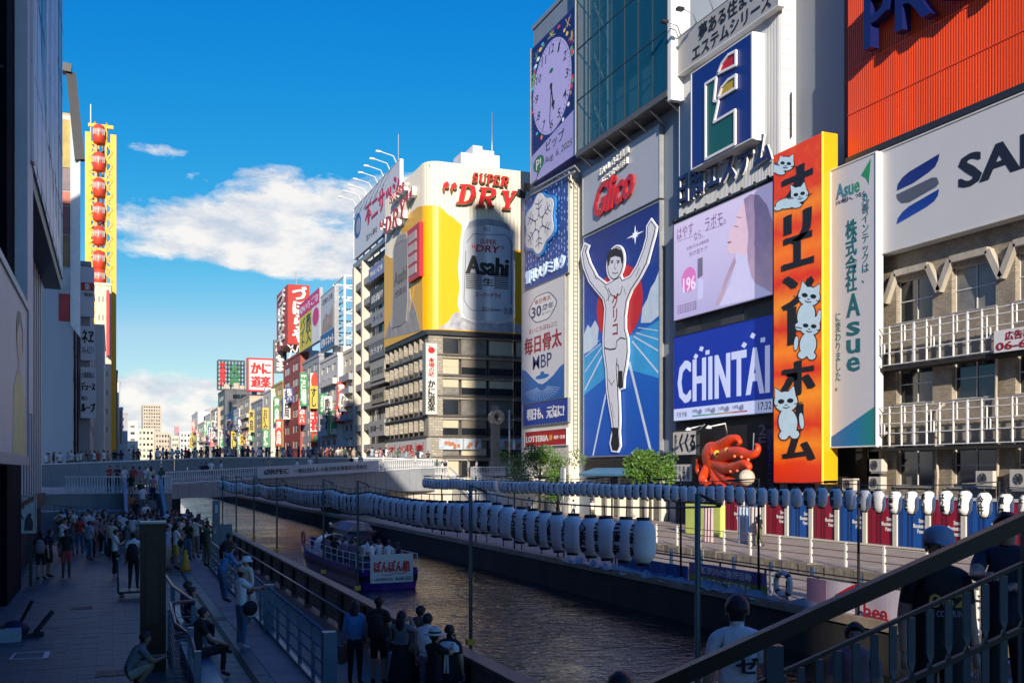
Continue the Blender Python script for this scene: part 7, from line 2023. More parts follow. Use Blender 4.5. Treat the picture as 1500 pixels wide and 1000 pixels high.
# right bank: posts, rails, banners, lifebuoy, hoarding
m_post = M('post_white', (.60, .58, .53), .6, var=.15)
m_rb = M('rail_brown', (.17, .11, .07), .6, var=.3)
for nm, xx, off, lab in (('bank_railing', 20.6, 0, 'white posts with thin brown rails along the right river edge'), ('terrace_railing', 27.4, .3, 'white posts with thin brown rails before the red and blue panels')):
 t = thing('post_rail', lab, 'railing', (xx, 35, off))
 y = 15.0
 while y < 62:
  h = 1.15 if off == 0 else 1.05
  MB().box((xx - .05, y - .05, off), (xx + .05, y + .05, off + h)).build('post', m_post, t); y += 2.15
 mb = MB()
 for q in (.42, .72, 1.02): mb.tube([(xx, 15, off + q), (xx, 38, off + q - .04), (xx, 61.8, off + q)], .022, 5)
 mb.build('rail', m_rb, t)
er = thing('river_edge_rail', 'low dark rail along the right river wall carrying cloth banners', 'railing', (19.75, 35, .1))
mb = MB(); mb.tube([(19.72, 14, 1.02), (19.72, 66, 1.02)], .035, 6); y = 14
while y < 66: mb.bar((19.72, y, .1), (19.72, y, 1.02), .05); y += 2.6
mb.build('rail', m_dark, er)
FBn = Face('X', 19.62)
def cloth(name, label, xl, xr, yt, yb, bands, words_, mat_t, sg=.05):
 r = FBn.rect(xl, xr, yt, yb); r.v1 = min(r.v1, 1.05); r.h = r.v1 - r.v0
 t = thing(name, label, 'banner', FBn.p((r.u0 + r.u1) / 2, r.v0))
 N = 22
 b0 = 0
 for q, (b1, mt) in enumerate(bands):
  mb = MB(); mb.sm = True
  for k in range(N):
   u0, u1 = r.u0 + r.w * k / N, r.u0 + r.w * (k + 1) / N
   f = lambda u, b: .03 + sg * math.sin(u * 2.6) * (.3 + b) + .03 * math.sin(u * 7 + b * 3)
   dr = lambda u: .06 * math.sin((u - r.u0) / r.w * math.pi * 3) ** 2
   mb.quad(FBn.p(u0, r.v1 - b1 * r.h - dr(u0) * b1, f(u0, b1)), FBn.p(u1, r.v1 - b1 * r.h - dr(u1) * b1, f(u1, b1)), FBn.p(u1, r.v1 - b0 * r.h - dr(u1) * b0, f(u1, b0)), FBn.p(u0, r.v1 - b0 * r.h - dr(u0) * b0, f(u0, b0)))
  mb.build('cloth', mt, t); b0 = b1
 for s_, box, mt in words_: text(r.sub(*box), s_, mt, t, d0=.10 + sg * .8, d1=.105 + sg * .8, bold=.02)
 return t, r
C_ = lambda n, *c: M('banner_' + n, S(*c), .7, var=.12)
cloth('cloth_banner', 'blue cloth banner with an orange foot on the right river rail, under the nearest lanterns', 905, 1009, 812, 846, [(.45, C_('blue', 30, 80, 150)), (.75, C_('sky', 60, 120, 180)), (1, C_('ochre', 190, 140, 50))], [('大阪アスレ', (.1, .48, .6, .74), m_white)], None)
cloth('cloth_banner', 'cloth banner striped purple, yellow green and white on the right river rail', 1011, 1125, 822, 868, [(.36, C_('mauve', 140, 100, 160)), (.70, C_('olive', 150, 150, 50)), (1, C_('pale', 190, 190, 200))], [('道頓堀川の清掃活動', (.12, .06, .85, .30), m_white), ('大阪夏祭り実行委員会', (.12, .40, .85, .64), m_white), ('美しく保とう', (.2, .74, .8, .96), m_black)], None)
cloth('cloth_banner', 'white and mauve cloth banner with a red bird on the right river rail', 1186, 1330, 845, 906, [(1, C_('lilac', 196, 186, 200))], [('bea', (.62, .36, .86, .68), m_dred)], None)
r = FBn.rect(1186, 1215, 845, 906); mb = MB(); r.box(mb, .09, .11);
r2 = FBn.rect(1222, 1260, 850, 890); mb2 = MB(); r2.poly(mb2, [(.1, .8), (.3, .4), (.9, .0), (.95, .15), (.5, .7)], .12, .13); mb2.build('bird_print', m_red, bpy.data.objects['cloth_banner.002'])
mb.build('mauve_band', C_('plum', 150, 120, 150), bpy.data.objects['cloth_banner.002'])
ps_ = thing('plastic_sheet', 'crumpled pale plastic sheeting lying along the right river kerb', 'sheet', (19.6, 33, .14))
mb = MB(); mb.sm = True; y = 24.0
k = 0
while y < 42:
 h = rnd.uniform(.0, .26); mb.v += [Vector((19.26 + rnd.uniform(-.05, .1), y, .145 - rnd.uniform(0, .15))), Vector((19.45, y, .16 + h)), Vector((19.85, y, .15))]
 if k: a = 3 * k; mb._f([a - 3, a, a + 1, a - 2]); mb._f([a - 2, a + 1, a + 2, a - 1])
 y += rnd.uniform(.2, .5); k += 1
mb.build('sheet', M('plastic_pale', (.26, .28, .31), .4, var=.2), ps_)
lf = thing('lifebuoy', 'white lifebuoy hung on the right river rail between two cloth banners', 'lifebuoy', onX(1147, 868, 19.5))
c_ = onX(1147, 855, 19.45); mb = MB()
mb.tube([c_ + Vector((0, .36 * math.cos(R(i * 18)), .36 * math.sin(R(i * 18)))) for i in range(21)], .085, 8, cap=False); mb.build('ring', M('buoy_white', (.62, .60, .58), .5, var=.15), lf)
mb = MB()
for k in range(4): a = R(45 + 90 * k); p = c_ + Vector((0, .36 * math.cos(a), .36 * math.sin(a))); mb.ball(p, .10, .10, .10, 8, 6)
mb.build('strap', m_dark, lf); mb = MB(); mb.bar(c_ + Vector((.15, 0, -.95)), c_ + Vector((.15, 0, .1)), .06); mb.build('holder', m_dark, lf)
lh = thing('lime_hoarding', 'lime yellow hoarding board at the left end of the coloured panels', 'hoarding', onX(1030, 806, 33.5))
r = Face('X', 33.5).rect(1004, 1056, 737, 806); mb = MB(); r.v0 = .3; r.h = r.v1 - r.v0; r.box(mb, -.3, 0); mb.build('panel', M('lime', S(200, 214, 110), .6, var=.1), lh)
for k in range(3): mb = MB(); r.sub(.02 + k * .34, .02, .31 + k * .34, .98).box(mb, .002, .03); mb.build('panel', M('lime', (1, 1, 1)), lh)
for k, (px, c_, lab) in enumerate(((1030, (.55, .40, .42), 'pale pink'), (1098, (.56, .50, .48), 'cream'), (1080, (.40, .48, .60), 'pale blue'))):
 p = onX(px, 742, 30.5 + k * .6); t = thing('hanging_cloth', '%s cloth hanging before the lime hoarding and first panels' % lab, 'cloth', p + Vector((0, 0, -1.9)))
 mb = MB(); mb.sm = True
 for q in range(10):
  f = lambda i: .10 * math.sin(i * 1.9)
  mb.quad(p + Vector((f(q), -.1 * q, -1.9 - .12 * (q % 3))), p + Vector((f(q + 1), -.1 * (q + 1), -1.9 - .12 * ((q + 1) % 3))), p + Vector((f(q + 1) * .6, -.1 * (q + 1), 0)), p + Vector((f(q) * .6, -.1 * q, 0)))
 mb.build('cloth', M('cloth_%d' % k, c_, .8, var=.15), t)
 MB().tube([p + Vector((0, .2, .05)), p + Vector((0, -1.2, .05))], .03, 5).build('rod', m_steel, t)
# trees
m_leaf = M('leaf_green', (.10, .21, .03), .55, var=.5, scale=1.6)
m_bark = M('bark', (.09, .07, .05), .9, var=.3, scale=6, bump=.5)
def tree(label, base, h, rx, rz_, n, seed):
 rr = random.Random(seed)
 t = thing('street_tree', label, 'tree', base)
 base = Vector(base)
 mb = MB(); c = base + Vector((0, 0, h - rz_ * .9))
 mb.tube([base, base + Vector((.05, .03, h * .3)), c + Vector((0, 0, -.3)), c + Vector((.1, 0, rz_ * .5))], [.13, .10, .07, .03], 8)
 tips = []
 for k in range(11):
  a = rr.uniform(0, 6.28); e = rr.uniform(-.3, 1.2)
  d = Vector((math.cos(a) * math.cos(e), math.sin(a) * math.cos(e), math.sin(e)))
  tip = c + Vector((d.x * rx * .75, d.y * rx * .75, d.z * rz_ * .75)); tips.append(tip)
  mb.tube([c + Vector((0, 0, -.4 + .08 * k)), c.lerp(tip, .5) + Vector((0, 0, .1)), tip], [.05, .03, .012], 5)
 mb.build('trunk', m_bark, t)
 lv = MB()
 cl = [(tip + Vector((rr.uniform(-.2, .2), rr.uniform(-.2, .2), rr.uniform(-.1, .3))), rr.uniform(.35, .62)) for tip in tips for _ in range(2)] + [(c + Vector((rr.gauss(0, .4) * rx, rr.gauss(0, .4) * rx, rr.gauss(.1, .42) * rz_)), rr.uniform(.3, .6)) for _ in range(14)]
 for _ in range(n):
  p0, rad = rr.choice(cl)
  d = Vector((rr.gauss(0, 1), rr.gauss(0, 1), rr.gauss(0, 1))).normalized() * rad * rr.random() ** .4 * (rx / 1.7)
  p = p0 + d
  u = Vector((rr.gauss(0, 1), rr.gauss(0, 1), rr.gauss(0, .6))).normalized(); v = u.cross(Vector((rr.gauss(0, 1), rr.gauss(0, 1), rr.gauss(0, 1)))).normalized()
  s = rr.uniform(.07, .13)
  lv.quad(p - u * s, p - v * s * .5 + u * .1 * s, p + u * s, p + v * s * .5)
 lv.build('crown', m_leaf, t, kind='stuff')
b1 = onX(790, 700, 34); b2 = onX(952, 700, 33)
tree('larger bright green tree before the red strip sign and the white milk board', (b1.x, b1.y, .3), onX(790, 655, 34).z - .3, 2.7, 2.9, 8000, 5)
tree('smaller bright green tree at the foot of the tall runner board', (b2.x, b2.y, .3), onX(952, 660, 33).z - .3, 1.9, 1.8, 5500, 9)
lp = thing('street_sign_pole', 'white street sign on a pole at the right end of the larger tree', 'sign', onX(825, 740, 30.5)); p = onX(825, 740, 30.5)
MB().tube([(p.x, p.y, .3), (p.x, p.y, onX(825, 686, 30.5).z)], .1, 7).build('pole', m_steel, lp); MB().box((p.x - .05, p.y - .35, onX(825, 708, 30.5).z), (p.x + .05, p.y + .35, onX(825, 685, 30.5).z)).build('plate', m_white, lp)
# stairs and railing at the lower right
fr_, rt_ = Vector((SY, CY_, 0)), Vector((CY_, -SY, 0))
T0 = 5.6
def sp_(px, z, t=T0): c = (px - CX) / F; return Vector((0, 0, z)) + fr_ * t + rt_ * (c * t)
def zr(px): return 3.01 + (px - 975) / 525 * .91
fg = thing('stair_railing', 'blue grey stair railing with a thick dark handrail and twisted flat balusters, lower right', 'railing', sp_(1240, 2.3))
m_hand = M('handrail_dark', (.006, .005, .005), .4, var=.2)
MB().bar(sp_(900, zr(900)), sp_(1640, zr(1640)), .09, .085, up=(0, 0, 1)).build('handrail', m_hand, fg)
MB().bar(sp_(900, zr(900) - .235), sp_(1640, zr(1640) - .235), .035, .022).build('rail', m_dark, fg)
MB().bar(sp_(900, zr(900) - .60), sp_(1640, zr(1640) - .60), .04, .03).build('rail', m_dark, fg)
m_bal = M('baluster_blue_grey', (.04, .075, .11), .4, metal=.25, var=.1)
def baluster_mesh():
 mb = MB(); H = 1.05; n = 0
 prof = [(0, 0), (-.26, 0), (-.34, 1), (-.42, 0), (-H, 0)]
 pts = []
 for z, tw in ((0, .021), (-.25, .021), (-.30, .006), (-.35, .021), (-H, .021)):
  th = .008 if tw > .01 else .012
  pts.append([(-tw, -th, z), (tw, -th, z), (tw, th, z), (-tw, th, z)])
 for ring in pts: mb.v += [Vector(p) for p in ring]
 for i in range(4):
  for j in range(4): a, b = i * 4 + j, i * 4 + (j + 1) % 4; mb._f([a, a + 4, b + 4, b])
 mb._f([0, 1, 2, 3]); mb._f([19, 18, 17, 16])
 me = mb.mesh('baluster'); me.materials.append(m_bal); return me
BM_ = baluster_mesh()
px = 930
while px < 1640:
 inst('baluster', BM_, fg, sp_(px, zr(px) - .255) - wloc(fg), -YAW + rnd.uniform(-.05, .05)); px += 27.0
for px, w in ((1133, .11), (1512, .11)):
 p = sp_(px, 0, T0 + .0); mb = MB(); mb.obox(Vector((p.x, p.y, zr(px) - .75)), w / 2 * .85, .04, .69, -YAW); mb.build('newel_post', m_bal, fg)
fl_ = thing('stair_flight', 'concrete stair flight behind the railing at the lower right', 'stairs', sp_(1240, .6, 7.3))
for i in range(18):
 px0 = 700 + i * 62
 z = .95 + i * .107
 p = sp_(px0, 0, 7.3); mb = MB(); mb.obox(Vector((p.x, p.y, z - .6)), .155, 1.4, .6, -YAW); mb.build('step', m_conc, fl_)
# people: one continuous skinned body per pose; hair, skirts, hats are children
SKIN, HAIRM, TOP, BOT, SHOE = range(5)
BASE = dict(hip=(0, 0, .93), waist=(0, .0, 1.10), chest=(0, .0, 1.30), sho=(0, -.005, 1.42), neck=(0, .01, 1.475), h1=(0, .025, 1.535), h2=(0, .02, 1.60), h3=(0, .01, 1.665),
   sl=(-.165, -.005, 1.395), sr=(.165, -.005, 1.395), el=(-.215, -.03, 1.13), er=(.215, -.03, 1.13), wl=(-.23, .04, .89), wr=(.23, .04, .89),
   tl=(-.085, 0, .88), tr=(.085, 0, .88), kl=(-.095, .015, .49), kr=(.095, .015, .49), al=(-.10, -.02, .09), ar=(.10, -.02, .09), fl=(-.115, .13, .035), fr=(.115, .13, .035))
POSES = dict(
 stand={}, stand2=dict(kl=(-.10, .03, .49), al=(-.12, .02, .09), fl=(-.15, .16, .035), er=(.24, -.05, 1.14), wr=(.20, .10, .95)),
 phone=dict(er=(.20, .10, 1.16), wr=(.07, .30, 1.28), el=(-.20, .06, 1.15), wl=(-.06, .28, 1.20), h1=(0, .045, 1.53), h2=(0, .05, 1.595), h3=(0, .045, 1.66)),
 photo=dict(er=(.21, .20, 1.30), wr=(.06, .40, 1.47), el=(-.21, .20, 1.30), wl=(-.06, .40, 1.47)),
 reach=dict(er=(.19, .20, 1.27), wr=(.10, .44, 1.30), el=(-.20, .12, 1.18), wl=(-.08, .33, 1.22)),
 walk=dict(kl=(-.09, .17, .52), al=(-.09, .17, .11), fl=(-.10, .33, .06), kr=(.09, -.02, .49), ar=(.09, -.27, .14), fr=(.10, -.14, .035), el=(-.22, -.12, 1.14), wl=(-.22, -.14, .90), er=(.22, .08, 1.14), wr=(.21, .22, .94)),
 lean=dict(hip=(0, -.12, .92), waist=(0, -.06, 1.08), chest=(0, .05, 1.25), sho=(0, .10, 1.35), neck=(0, .14, 1.40), h1=(0, .17, 1.45), h2=(0, .18, 1.515), h3=(0, .17, 1.58), sl=(-.165, .10, 1.33), sr=(.165, .10, 1.33), el=(-.22, .22, 1.10), er=(.22, .22, 1.10), wl=(-.12, .42, 1.10), wr=(.12, .42, 1.10), tl=(-.085, -.12, .87), tr=(.085, -.12, .87), kl=(-.095, -.08, .48), kr=(.095, -.05, .48)),
 sit=dict(hip=(0, 0, .53), waist=(0, -.02, .70), chest=(0, .0, .91), sho=(0, .02, 1.03), neck=(0, .04, 1.085), h1=(0, .065, 1.145), h2=(0, .07, 1.21), h3=(0, .06, 1.275), sl=(-.165, .015, 1.005), sr=(.165, .015, 1.005), el=(-.22, .05, .76), er=(.22, .05, .76), wl=(-.13, .30, .64), wr=(.13, .30, .64), tl=(-.09, .05, .50), tr=(.09, .05, .50), kl=(-.11, .46, .50), kr=(.11, .46, .50), al=(-.11, .44, .09), ar=(.11, .44, .09), fl=(-.12, .59, .035), fr=(.12, .59, .035)),
 crossleg=dict(hip=(0, 0, .53), waist=(0, -.04, .70), chest=(0, -.01, .91), sho=(0, .03, 1.03), neck=(0, .06, 1.085), h1=(0, .09, 1.145), h2=(0, .10, 1.21), h3=(0, .09, 1.275), sl=(-.165, .02, 1.005), sr=(.165, .02, 1.005), el=(-.21, .14, .80), er=(.22, .16, .78), wl=(-.06, .36, .68), wr=(.10, .42, .66), tl=(-.09, .05, .50), tr=(.09, .05, .50), kl=(-.07, .48, .50), kr=(.04, .50, .62), al=(-.10, .46, .09), ar=(-.30, .58, .46), fl=(-.11, .61, .035), fr=(-.34, .70, .40)),
 squat=dict(hip=(0, -.05, .24), waist=(0, .0, .40), chest=(0, .10, .58), sho=(0, .18, .68), neck=(0, .22, .73), h1=(0, .255, .79), h2=(0, .26, .855), h3=(0, .245, .92), sl=(-.165, .17, .66), sr=(.165, .17, .66), el=(-.23, .33, .47), er=(.23, .33, .47), wl=(-.09, .53, .50), wr=(.09, .53, .50), tl=(-.09, .0, .24), tr=(.09, .0, .24), kl=(-.17, .36, .44), kr=(.17, .36, .44), al=(-.13, .10, .08), ar=(.13, .10, .08), fl=(-.15, .25, .035), fr=(.15, .25, .035)),
 wave=dict(er=(.33, .06, 1.46), wr=(.30, .16, 1.70)))
BONES = [('hip', 'waist'), ('waist', 'chest'), ('chest', 'sho'), ('sho', 'neck'), ('neck', 'h1'), ('h1', 'h2'), ('h2', 'h3'), ('sho', 'sl'), ('sl', 'el'), ('el', 'wl'), ('sho', 'sr'), ('sr', 'er'), ('er', 'wr'),
  ('hip', 'tl'), ('tl', 'kl'), ('kl', 'al'), ('al', 'fl'), ('hip', 'tr'), ('tr', 'kr'), ('kr', 'ar'), ('ar', 'fr')]
RAD = dict(hip=(.145, .105), waist=(.128, .098), chest=(.158, .112), sho=(.105, .082), neck=(.052, .054), h1=(.066, .080), h2=(.076, .096), h3=(.062, .076), sl=.068, sr=.068, el=.045, er=.045, wl=.030, wr=.030, tl=.098, tr=.098, kl=.062, kr=.062, al=.044, ar=.044, fl=.038, fr=.038)
_BODY = {}
def finger_tubes(mb, w, e, side):
 d = (w - e).normalized()
 up = Vector((0, 0, 1)) if abs(d.z) < .8 else Vector((0, 1, 0))
 x = d.cross(up).normalized(); nrm = x.cross(d)
 c = w + d * .05
 mb.tube([w - d * .01, w + d * .03, w + d * .085], [.024, .030, .027], 7)
 for k, (off, ln) in enumerate(((-.024, .062), (-.008, .074), (.008, .070), (.024, .055))):
  a = w + d * .082 + x * off
  mb.tube([a, a + d * ln * .5 - nrm * .006, a + d * ln * .85 - nrm * .024, a + d * ln - nrm * .034], [.0088, .0082, .0074, .005], 5)
 a = w + d * .03 - x * .026 * side
 mb.tube([a, a - x * .022 * side + d * .025, a - x * .026 * side + d * .052 - nrm * .012], [.011, .0095, .006], 5)
def body_mesh(pose, legs='pants', sleeve='short', fat=1.0):
 key = (pose, legs, sleeve, fat)
 if key in _BODY: return _BODY[key]
 J = dict(BASE); J.update(POSES[pose]); J = {k: Vector(v) for k, v in J.items()}
 names = ['hip'] + [b for _, b in BONES]
 idx = {n: i for i, n in enumerate(names)}
 me = bpy.data.meshes.new('body'); me.from_pydata([J[n] for n in names], [(idx[a], idx[b]) for a, b in BONES], [])
 o = bpy.data.objects.new('body', me); COL.objects.link(o)
 o.modifiers.new('s', 'SKIN')
 for i, n in enumerate(names):
  r_ = RAD[n]; r_ = r_ if isinstance(r_, tuple) else (r_, r_)
  if n in ('hip', 'waist', 'chest'): r_ = (r_[0] * fat, r_[1] * fat)
  d = me.skin_vertices[0].data[i]; d.radius = r_; d.use_root = (i == 0)
 s = o.modifiers.new('u', 'SUBSURF'); s.levels = s.render_levels = 2
 m2 = bpy.data.meshes.new_from_object(o.evaluated_get(bpy.context.evaluated_depsgraph_get()))
 bpy.data.objects.remove(o); bpy.data.meshes.remove(me)
 hc = J['h2']; f = Vector((0, 1, 0))
 vs = [v.co.copy() for v in m2.vertices]
 for v in vs:
  q = v - hc
  if q.y > .05 and abs(q.x) < .03 and -.05 < q.z < .02: v.y += .020 * (1 - abs(q.x) / .03) * (1 - abs(q.z + .02) / .04 if abs(q.z + .02) < .04 else 0)
  if q.y > .05 and .012 < q.z < .035: v.y -= .004
 fs = [list(p.vertices) for p in m2.polygons]; bpy.data.meshes.remove(m2)
 mb = MB(); mb.v = vs; mb.sm = True
 def seg(p, a, b):
  ab = b - a; t = max(0, min(1, (p - a).dot(ab) / ab.length_squared)); return (p - a - ab * t).length, t
 for q in fs:
  c = Vector((0, 0, 0))
  for i in q: c += vs[i]
  c /= len(q)
  best = None
  for a, b in BONES:
   d, t = seg(c, J[a], J[b]); ra, rb = RAD[a], RAD[b]
   ra = ra[0] if isinstance(ra, tuple) else ra; rb = rb[0] if isinstance(rb, tuple) else rb
   d2 = d / (ra + (rb - ra) * t)
   if best is None or d2 < best[0]: best = (d2, a, b, t)
  _, a, b, t = best
  if b in ('h1', 'h2', 'h3') or a in ('h1', 'h2'): m = HAIRM if (c.z > hc.z + .045 or (c.y < hc.y - .02 and c.z > hc.z - .07)) else SKIN
  elif b == 'neck': m = SKIN if t > .35 else TOP
  elif b in ('waist', 'chest', 'sho', 'sl', 'sr'): m = TOP
  elif b in ('el', 'er'): m = TOP if (sleeve == 'long' or (sleeve == 'short' and t < .62)) else SKIN
  elif b in ('wl', 'wr'): m = TOP if (sleeve == 'long' and t < .9) else SKIN
  elif b in ('tl', 'tr'): m = BOT
  elif b in ('kl', 'kr'): m = BOT if legs == 'pants' or (legs == 'shorts' and t < .85) or (legs == 'skirt' and t < .5) else SKIN
  elif b in ('al', 'ar'): m = BOT if (legs == 'pants' and t < .86) else (SHOE if t > .88 else SKIN)
  else: m = SHOE
  if b == 'waist' and t < .15: m = BOT
  mb.cur = m; mb._f(q)
 mb.cur = SKIN
 finger_tubes(mb, J['wl'], J['el'], -1); finger_tubes(mb, J['wr'], J['er'], 1)
 for sx in (-1, 1): mb.ball(hc + Vector((sx * .078, -.01, -.01)), .012, .02, .03, 6, 5)
 me = mb.mesh('body')
 for _ in range(5): me.materials.append(None)
 _BODY[key] = (me, J)
 return _BODY[key]
CLOTH = {n: M('cloth_' + n.replace(' ', '_'), c, .8, var=.22, scale=7, bump=.7, bscale=10) for n, c in dict(white=(.80, .80, .80), black=(.012, .012, .014), grey=(.18, .185, .19), navy=(.018, .025, .06), blue=(.10, .26, .52), beige=(.40, .34, .25), red=(.45, .05, .04), green=(.05, .12, .08), brown=(.11, .07, .05), pink=(.48, .26, .30), olive=(.13, .13, .06), denim=(.09, .15, .25), cream=(.70, .65, .54), mauve=(.24, .15, .19), yellow=(.55, .40, .07), lightblue=(.32, .42, .55), orange=(.55, .14, .05)).items()}
SKINS = [M('skin_light', (.44, .27, .19), .55, var=.06, scale=9), M('skin_tan', (.33, .19, .12), .55, var=.06, scale=9), M('skin_dark', (.10, .055, .035), .55, var=.06, scale=9)]
HAIRS = {'black': M('hair_black', (.012, .010, .009), .5, var=.3, scale=30, bump=.4, bscale=60), 'brown': M('hair_brown', (.05, .028, .016), .5, var=.3, scale=30, bump=.4, bscale=60), 'grey': M('hair_grey', (.25, .24, .23), .5, var=.2, scale=30)}
SHOES = [M('shoe_black', (.015, .015, .016), .5, var=.1), M('shoe_white', (.55, .55, .54), .5, var=.1)]
_HM = {}
def hair_mesh(style):
 if style in _HM: return _HM[style]
 mb = MB(); mb.sm = True
 n, m = 14, 9
 base = len(mb.v)
 for i in range(m + 1):
  for j in range(n):
   a = 2 * math.pi * j / n; fwd = math.sin(a)          # +y is the face
   low = {'short': 1.75 - .95 * max(0, fwd) , 'bob': 2.15 - 1.30 * max(0, fwd), 'long': 2.15 - 1.30 * max(0, fwd), 'bun': 1.85 - 1.0 * max(0, fwd)}[style]
   e = low * i / m
   rx, ry, rz = .091, .108, .105
   p = Vector((rx * math.sin(min(e, 2.2)) * math.cos(a), ry * math.sin(min(e, 2.2)) * math.sin(a) - .010, rz * math.cos(e)))
   mb.v.append(p * (1 + rnd.uniform(-.05, .05) * (i > 0)))
 for i in range(m):
  for j in range(n): a = base + i * n + j; b = base + i * n + (j + 1) % n; mb._f([a, b, b + n, a + n][::-1])
 if style == 'long':
  mb.tube([(0, -.06, .0), (0, -.085, -.10), (0, -.09, -.22), (0, -.08, -.36)], [.075, .092, .085, .04], 10)
  for v in mb.v[-42:]: v.y = -.09 + (v.y + .09) * .45
 if style == 'bun': mb.ball((0, -.10, .075), .045, .045, .045, 9, 7)
 me = mb.mesh('hair'); me.materials.append(None); _HM[style] = me
 return me
def obj_mats(o, mats):
 for i, m in enumerate(mats):
  o.material_slots[i].link = 'OBJECT'; o.material_slots[i].material = m
_used = set()
NP = [0]
def person(label, loc, face, pose='stand', top='white', bot='black', hair='black', style='short', legs='pants', sleeve='short', skirt=None, hat=None, scale=1.0, skin=0, shoe=0, group=None, fat=1.0, features=False, skirt_col=None, dress=None):
 """face = direction the person looks, degrees clockwise from +Y (down the canal)"""
 me, J = body_mesh(pose, legs, sleeve, fat)
 assert label not in _used, label
 _used.add(label)
 t = thing('person', label, 'person', loc, group)
 t.rotation_euler = (0, 0, R(-face)); t.scale = (scale,) * 3
 b = inst('body', me, t, (0, 0, 0)); tm_, bm_ = CLOTH[top], CLOTH[bot]
 obj_mats(b, [SKINS[skin], HAIRS[hair], tm_, bm_, SHOES[shoe]])
 h = inst('hair', hair_mesh(style), t, J['h2'] + Vector((0, 0, .012))); obj_mats(h, [HAIRS[hair]])
 if skirt:      # (length, flare)
  ln, fl = skirt; z0 = J['waist'].z; c = Vector((0, J['hip'].y, 0)); mb = MB(); mb.sm = True; n = 20; k = 6
  for i in range(k + 1):
   q = i / k
   for j in range(n):
    a = 2 * math.pi * j / n; rr = .135 + fl * q ** .8 + (.012 * q * math.sin(5 * a))
    mb.v.append(Vector((c.x + rr * 1.05 * math.cos(a), c.y + rr * .85 * math.sin(a), z0 - ln * q)))
  for i in range(k):
   for j in range(n): a = i * n + j; b2 = i * n + (j + 1) % n; mb._f([a, b2, b2 + n, a + n][::-1])
  s = inst('skirt', mb.mesh('skirt'), t, (0, 0, 0)); s.data.materials.append(CLOTH[skirt_col or bot])
 if dress:
  mb = MB(); mb.sm = True; n = 18; zs = [(.0, .10), (.10, .165), (.24, .175), (.42, .15)] if dress == 'loose' else [(0, .1), (.1, .16), (.35, .15)]
  for z, rr in [(q[0], q[1]) for q in zs]:
   for j in range(n):
    a = 2 * math.pi * j / n; mb.v.append(Vector((rr * 1.16 * math.cos(a), rr * .86 * math.sin(a) + J['chest'].y, J['sho'].z + .03 - z)))
  for i in range(len(zs) - 1):
   for j in range(n): a = i * n + j; b2 = i * n + (j + 1) % n; mb._f([a, b2, b2 + n, a + n][::-1])
  s = inst('loose_top', mb.mesh('loose_top'), t, (0, 0, 0)); s.data.materials.append(tm_)
 if hat:
  kind, col = hat; mb = MB(); c = J['h2'] + Vector((0, -.005, .035))
  if kind == 'cap': mb.lathe([(.098, -.01), (.104, .03), (.09, .075), (.05, .10), (.01, .108)], c, 14, .93, 1.08); mb.prism([c + Vector((-.07, .09, .0)), c + Vector((.07, .09, .0)), c + Vector((.05, .185, -.015)), c + Vector((-.05, .185, -.015))], (0, 0, .012))
  elif kind == 'bucket': mb.lathe([(.155, -.035), (.108, .02), (.10, .08), (.06, .098), (.01, .10)], c, 16)
  else: mb.lathe([(.20, .0), (.205, .006), (.112, .022), (.105, .10), (.06, .118), (.01, .12)], c, 20)
  s = inst('hat', mb.mesh('hat'), t, (0, 0, 0)); s.data.materials.append(CLOTH[col])
  if kind == 'straw':
   mb = MB(); mb.lathe([(.1145, .024), (.110, .055)], c, 20); s2 = inst('hat_band', mb.mesh('hat_band'), t, (0, 0, 0)); s2.data.materials.append(CLOTH['black'])
 if features:
  mb = MB(); c = J['h2']
  for sx in (-1, 1): mb.ball(c + Vector((sx * .030, .093, .002)), .009, .004, .004, 8, 5); mb.bar(c + Vector((sx * .046, .088, .024)), c + Vector((sx * .016, .098, .026)), .008, .006)
  mb.bar(c + Vector((-.022, .092, -.060)), c + Vector((.022, .092, -.060)), .008, .006)
  s = inst('facial_features', mb.mesh('facial_features'), t, (0, 0, 0)); s.data.materials.append(HAIRS['brown'])
 NP[0] += 1
 return t, J
def wpt(t, v):
 return t.matrix_basis @ Vector(v)
def bag(label, name, t, at, size, col, strap=None, cat='bag'):
 """a bag carried by person t; at = place in the person's own space"""
 p = wpt(t, at); o = thing(name, label, cat, p); o.rotation_euler = t.rotation_euler
 mb = MB(); sx, sy, sz = size
 if name == 'backpack': mb.lathe([(.6, -1), (.95, -.85), (1, -.2), (.9, .5), (.6, .9), (.2, 1.0)], (0, 0, 0), 12); mb.v = [Vector((v.x * sx, v.y * sy, v.z * sz)) for v in mb.v]
 elif name == 'paper_bag': mb.box((-sx, -sy, -sz), (sx, sy, sz))
 else: mb.ball((0, 0, 0), sx, sy, sz, 12, 8)
 inst('body', mb.mesh('body'), o, (0, 0, 0)).data.materials.append(CLOTH[col])
 if strap:
  mb = MB(); inv = o.matrix_basis.inverted()
  mb.tube([inv @ wpt(t, q) for q in strap], .012, 5); inst('strap', mb.mesh('strap'), o, (0, 0, 0)).data.materials.append(CLOTH['black'])
 elif name == 'paper_bag':
  mb = MB(); mb.tube([(-sx * .5, 0, sz), (-sx * .4, 0, sz + .12), (sx * .4, 0, sz + .12), (sx * .5, 0, sz)], .006, 4); inst('handle', mb.mesh('handle'), o, (0, 0, 0)).data.materials.append(CLOTH['brown'])
 return o
def at_px(px, py_foot, z): return onZ(px, py_foot, z)
def phone_of(t, J, label):
 p = wpt(t, (J['wr'] + J['wl']) / 2 + Vector((0, .10, .03))); o = thing('mobile_phone', label, 'phone', p); o.rotation_euler = t.rotation_euler
 inst('body', MB().box((-.037, -.005, -.075), (.037, .005, .075)).mesh('body'), o, (0, 0, 0)).data.materials.append(m_black)
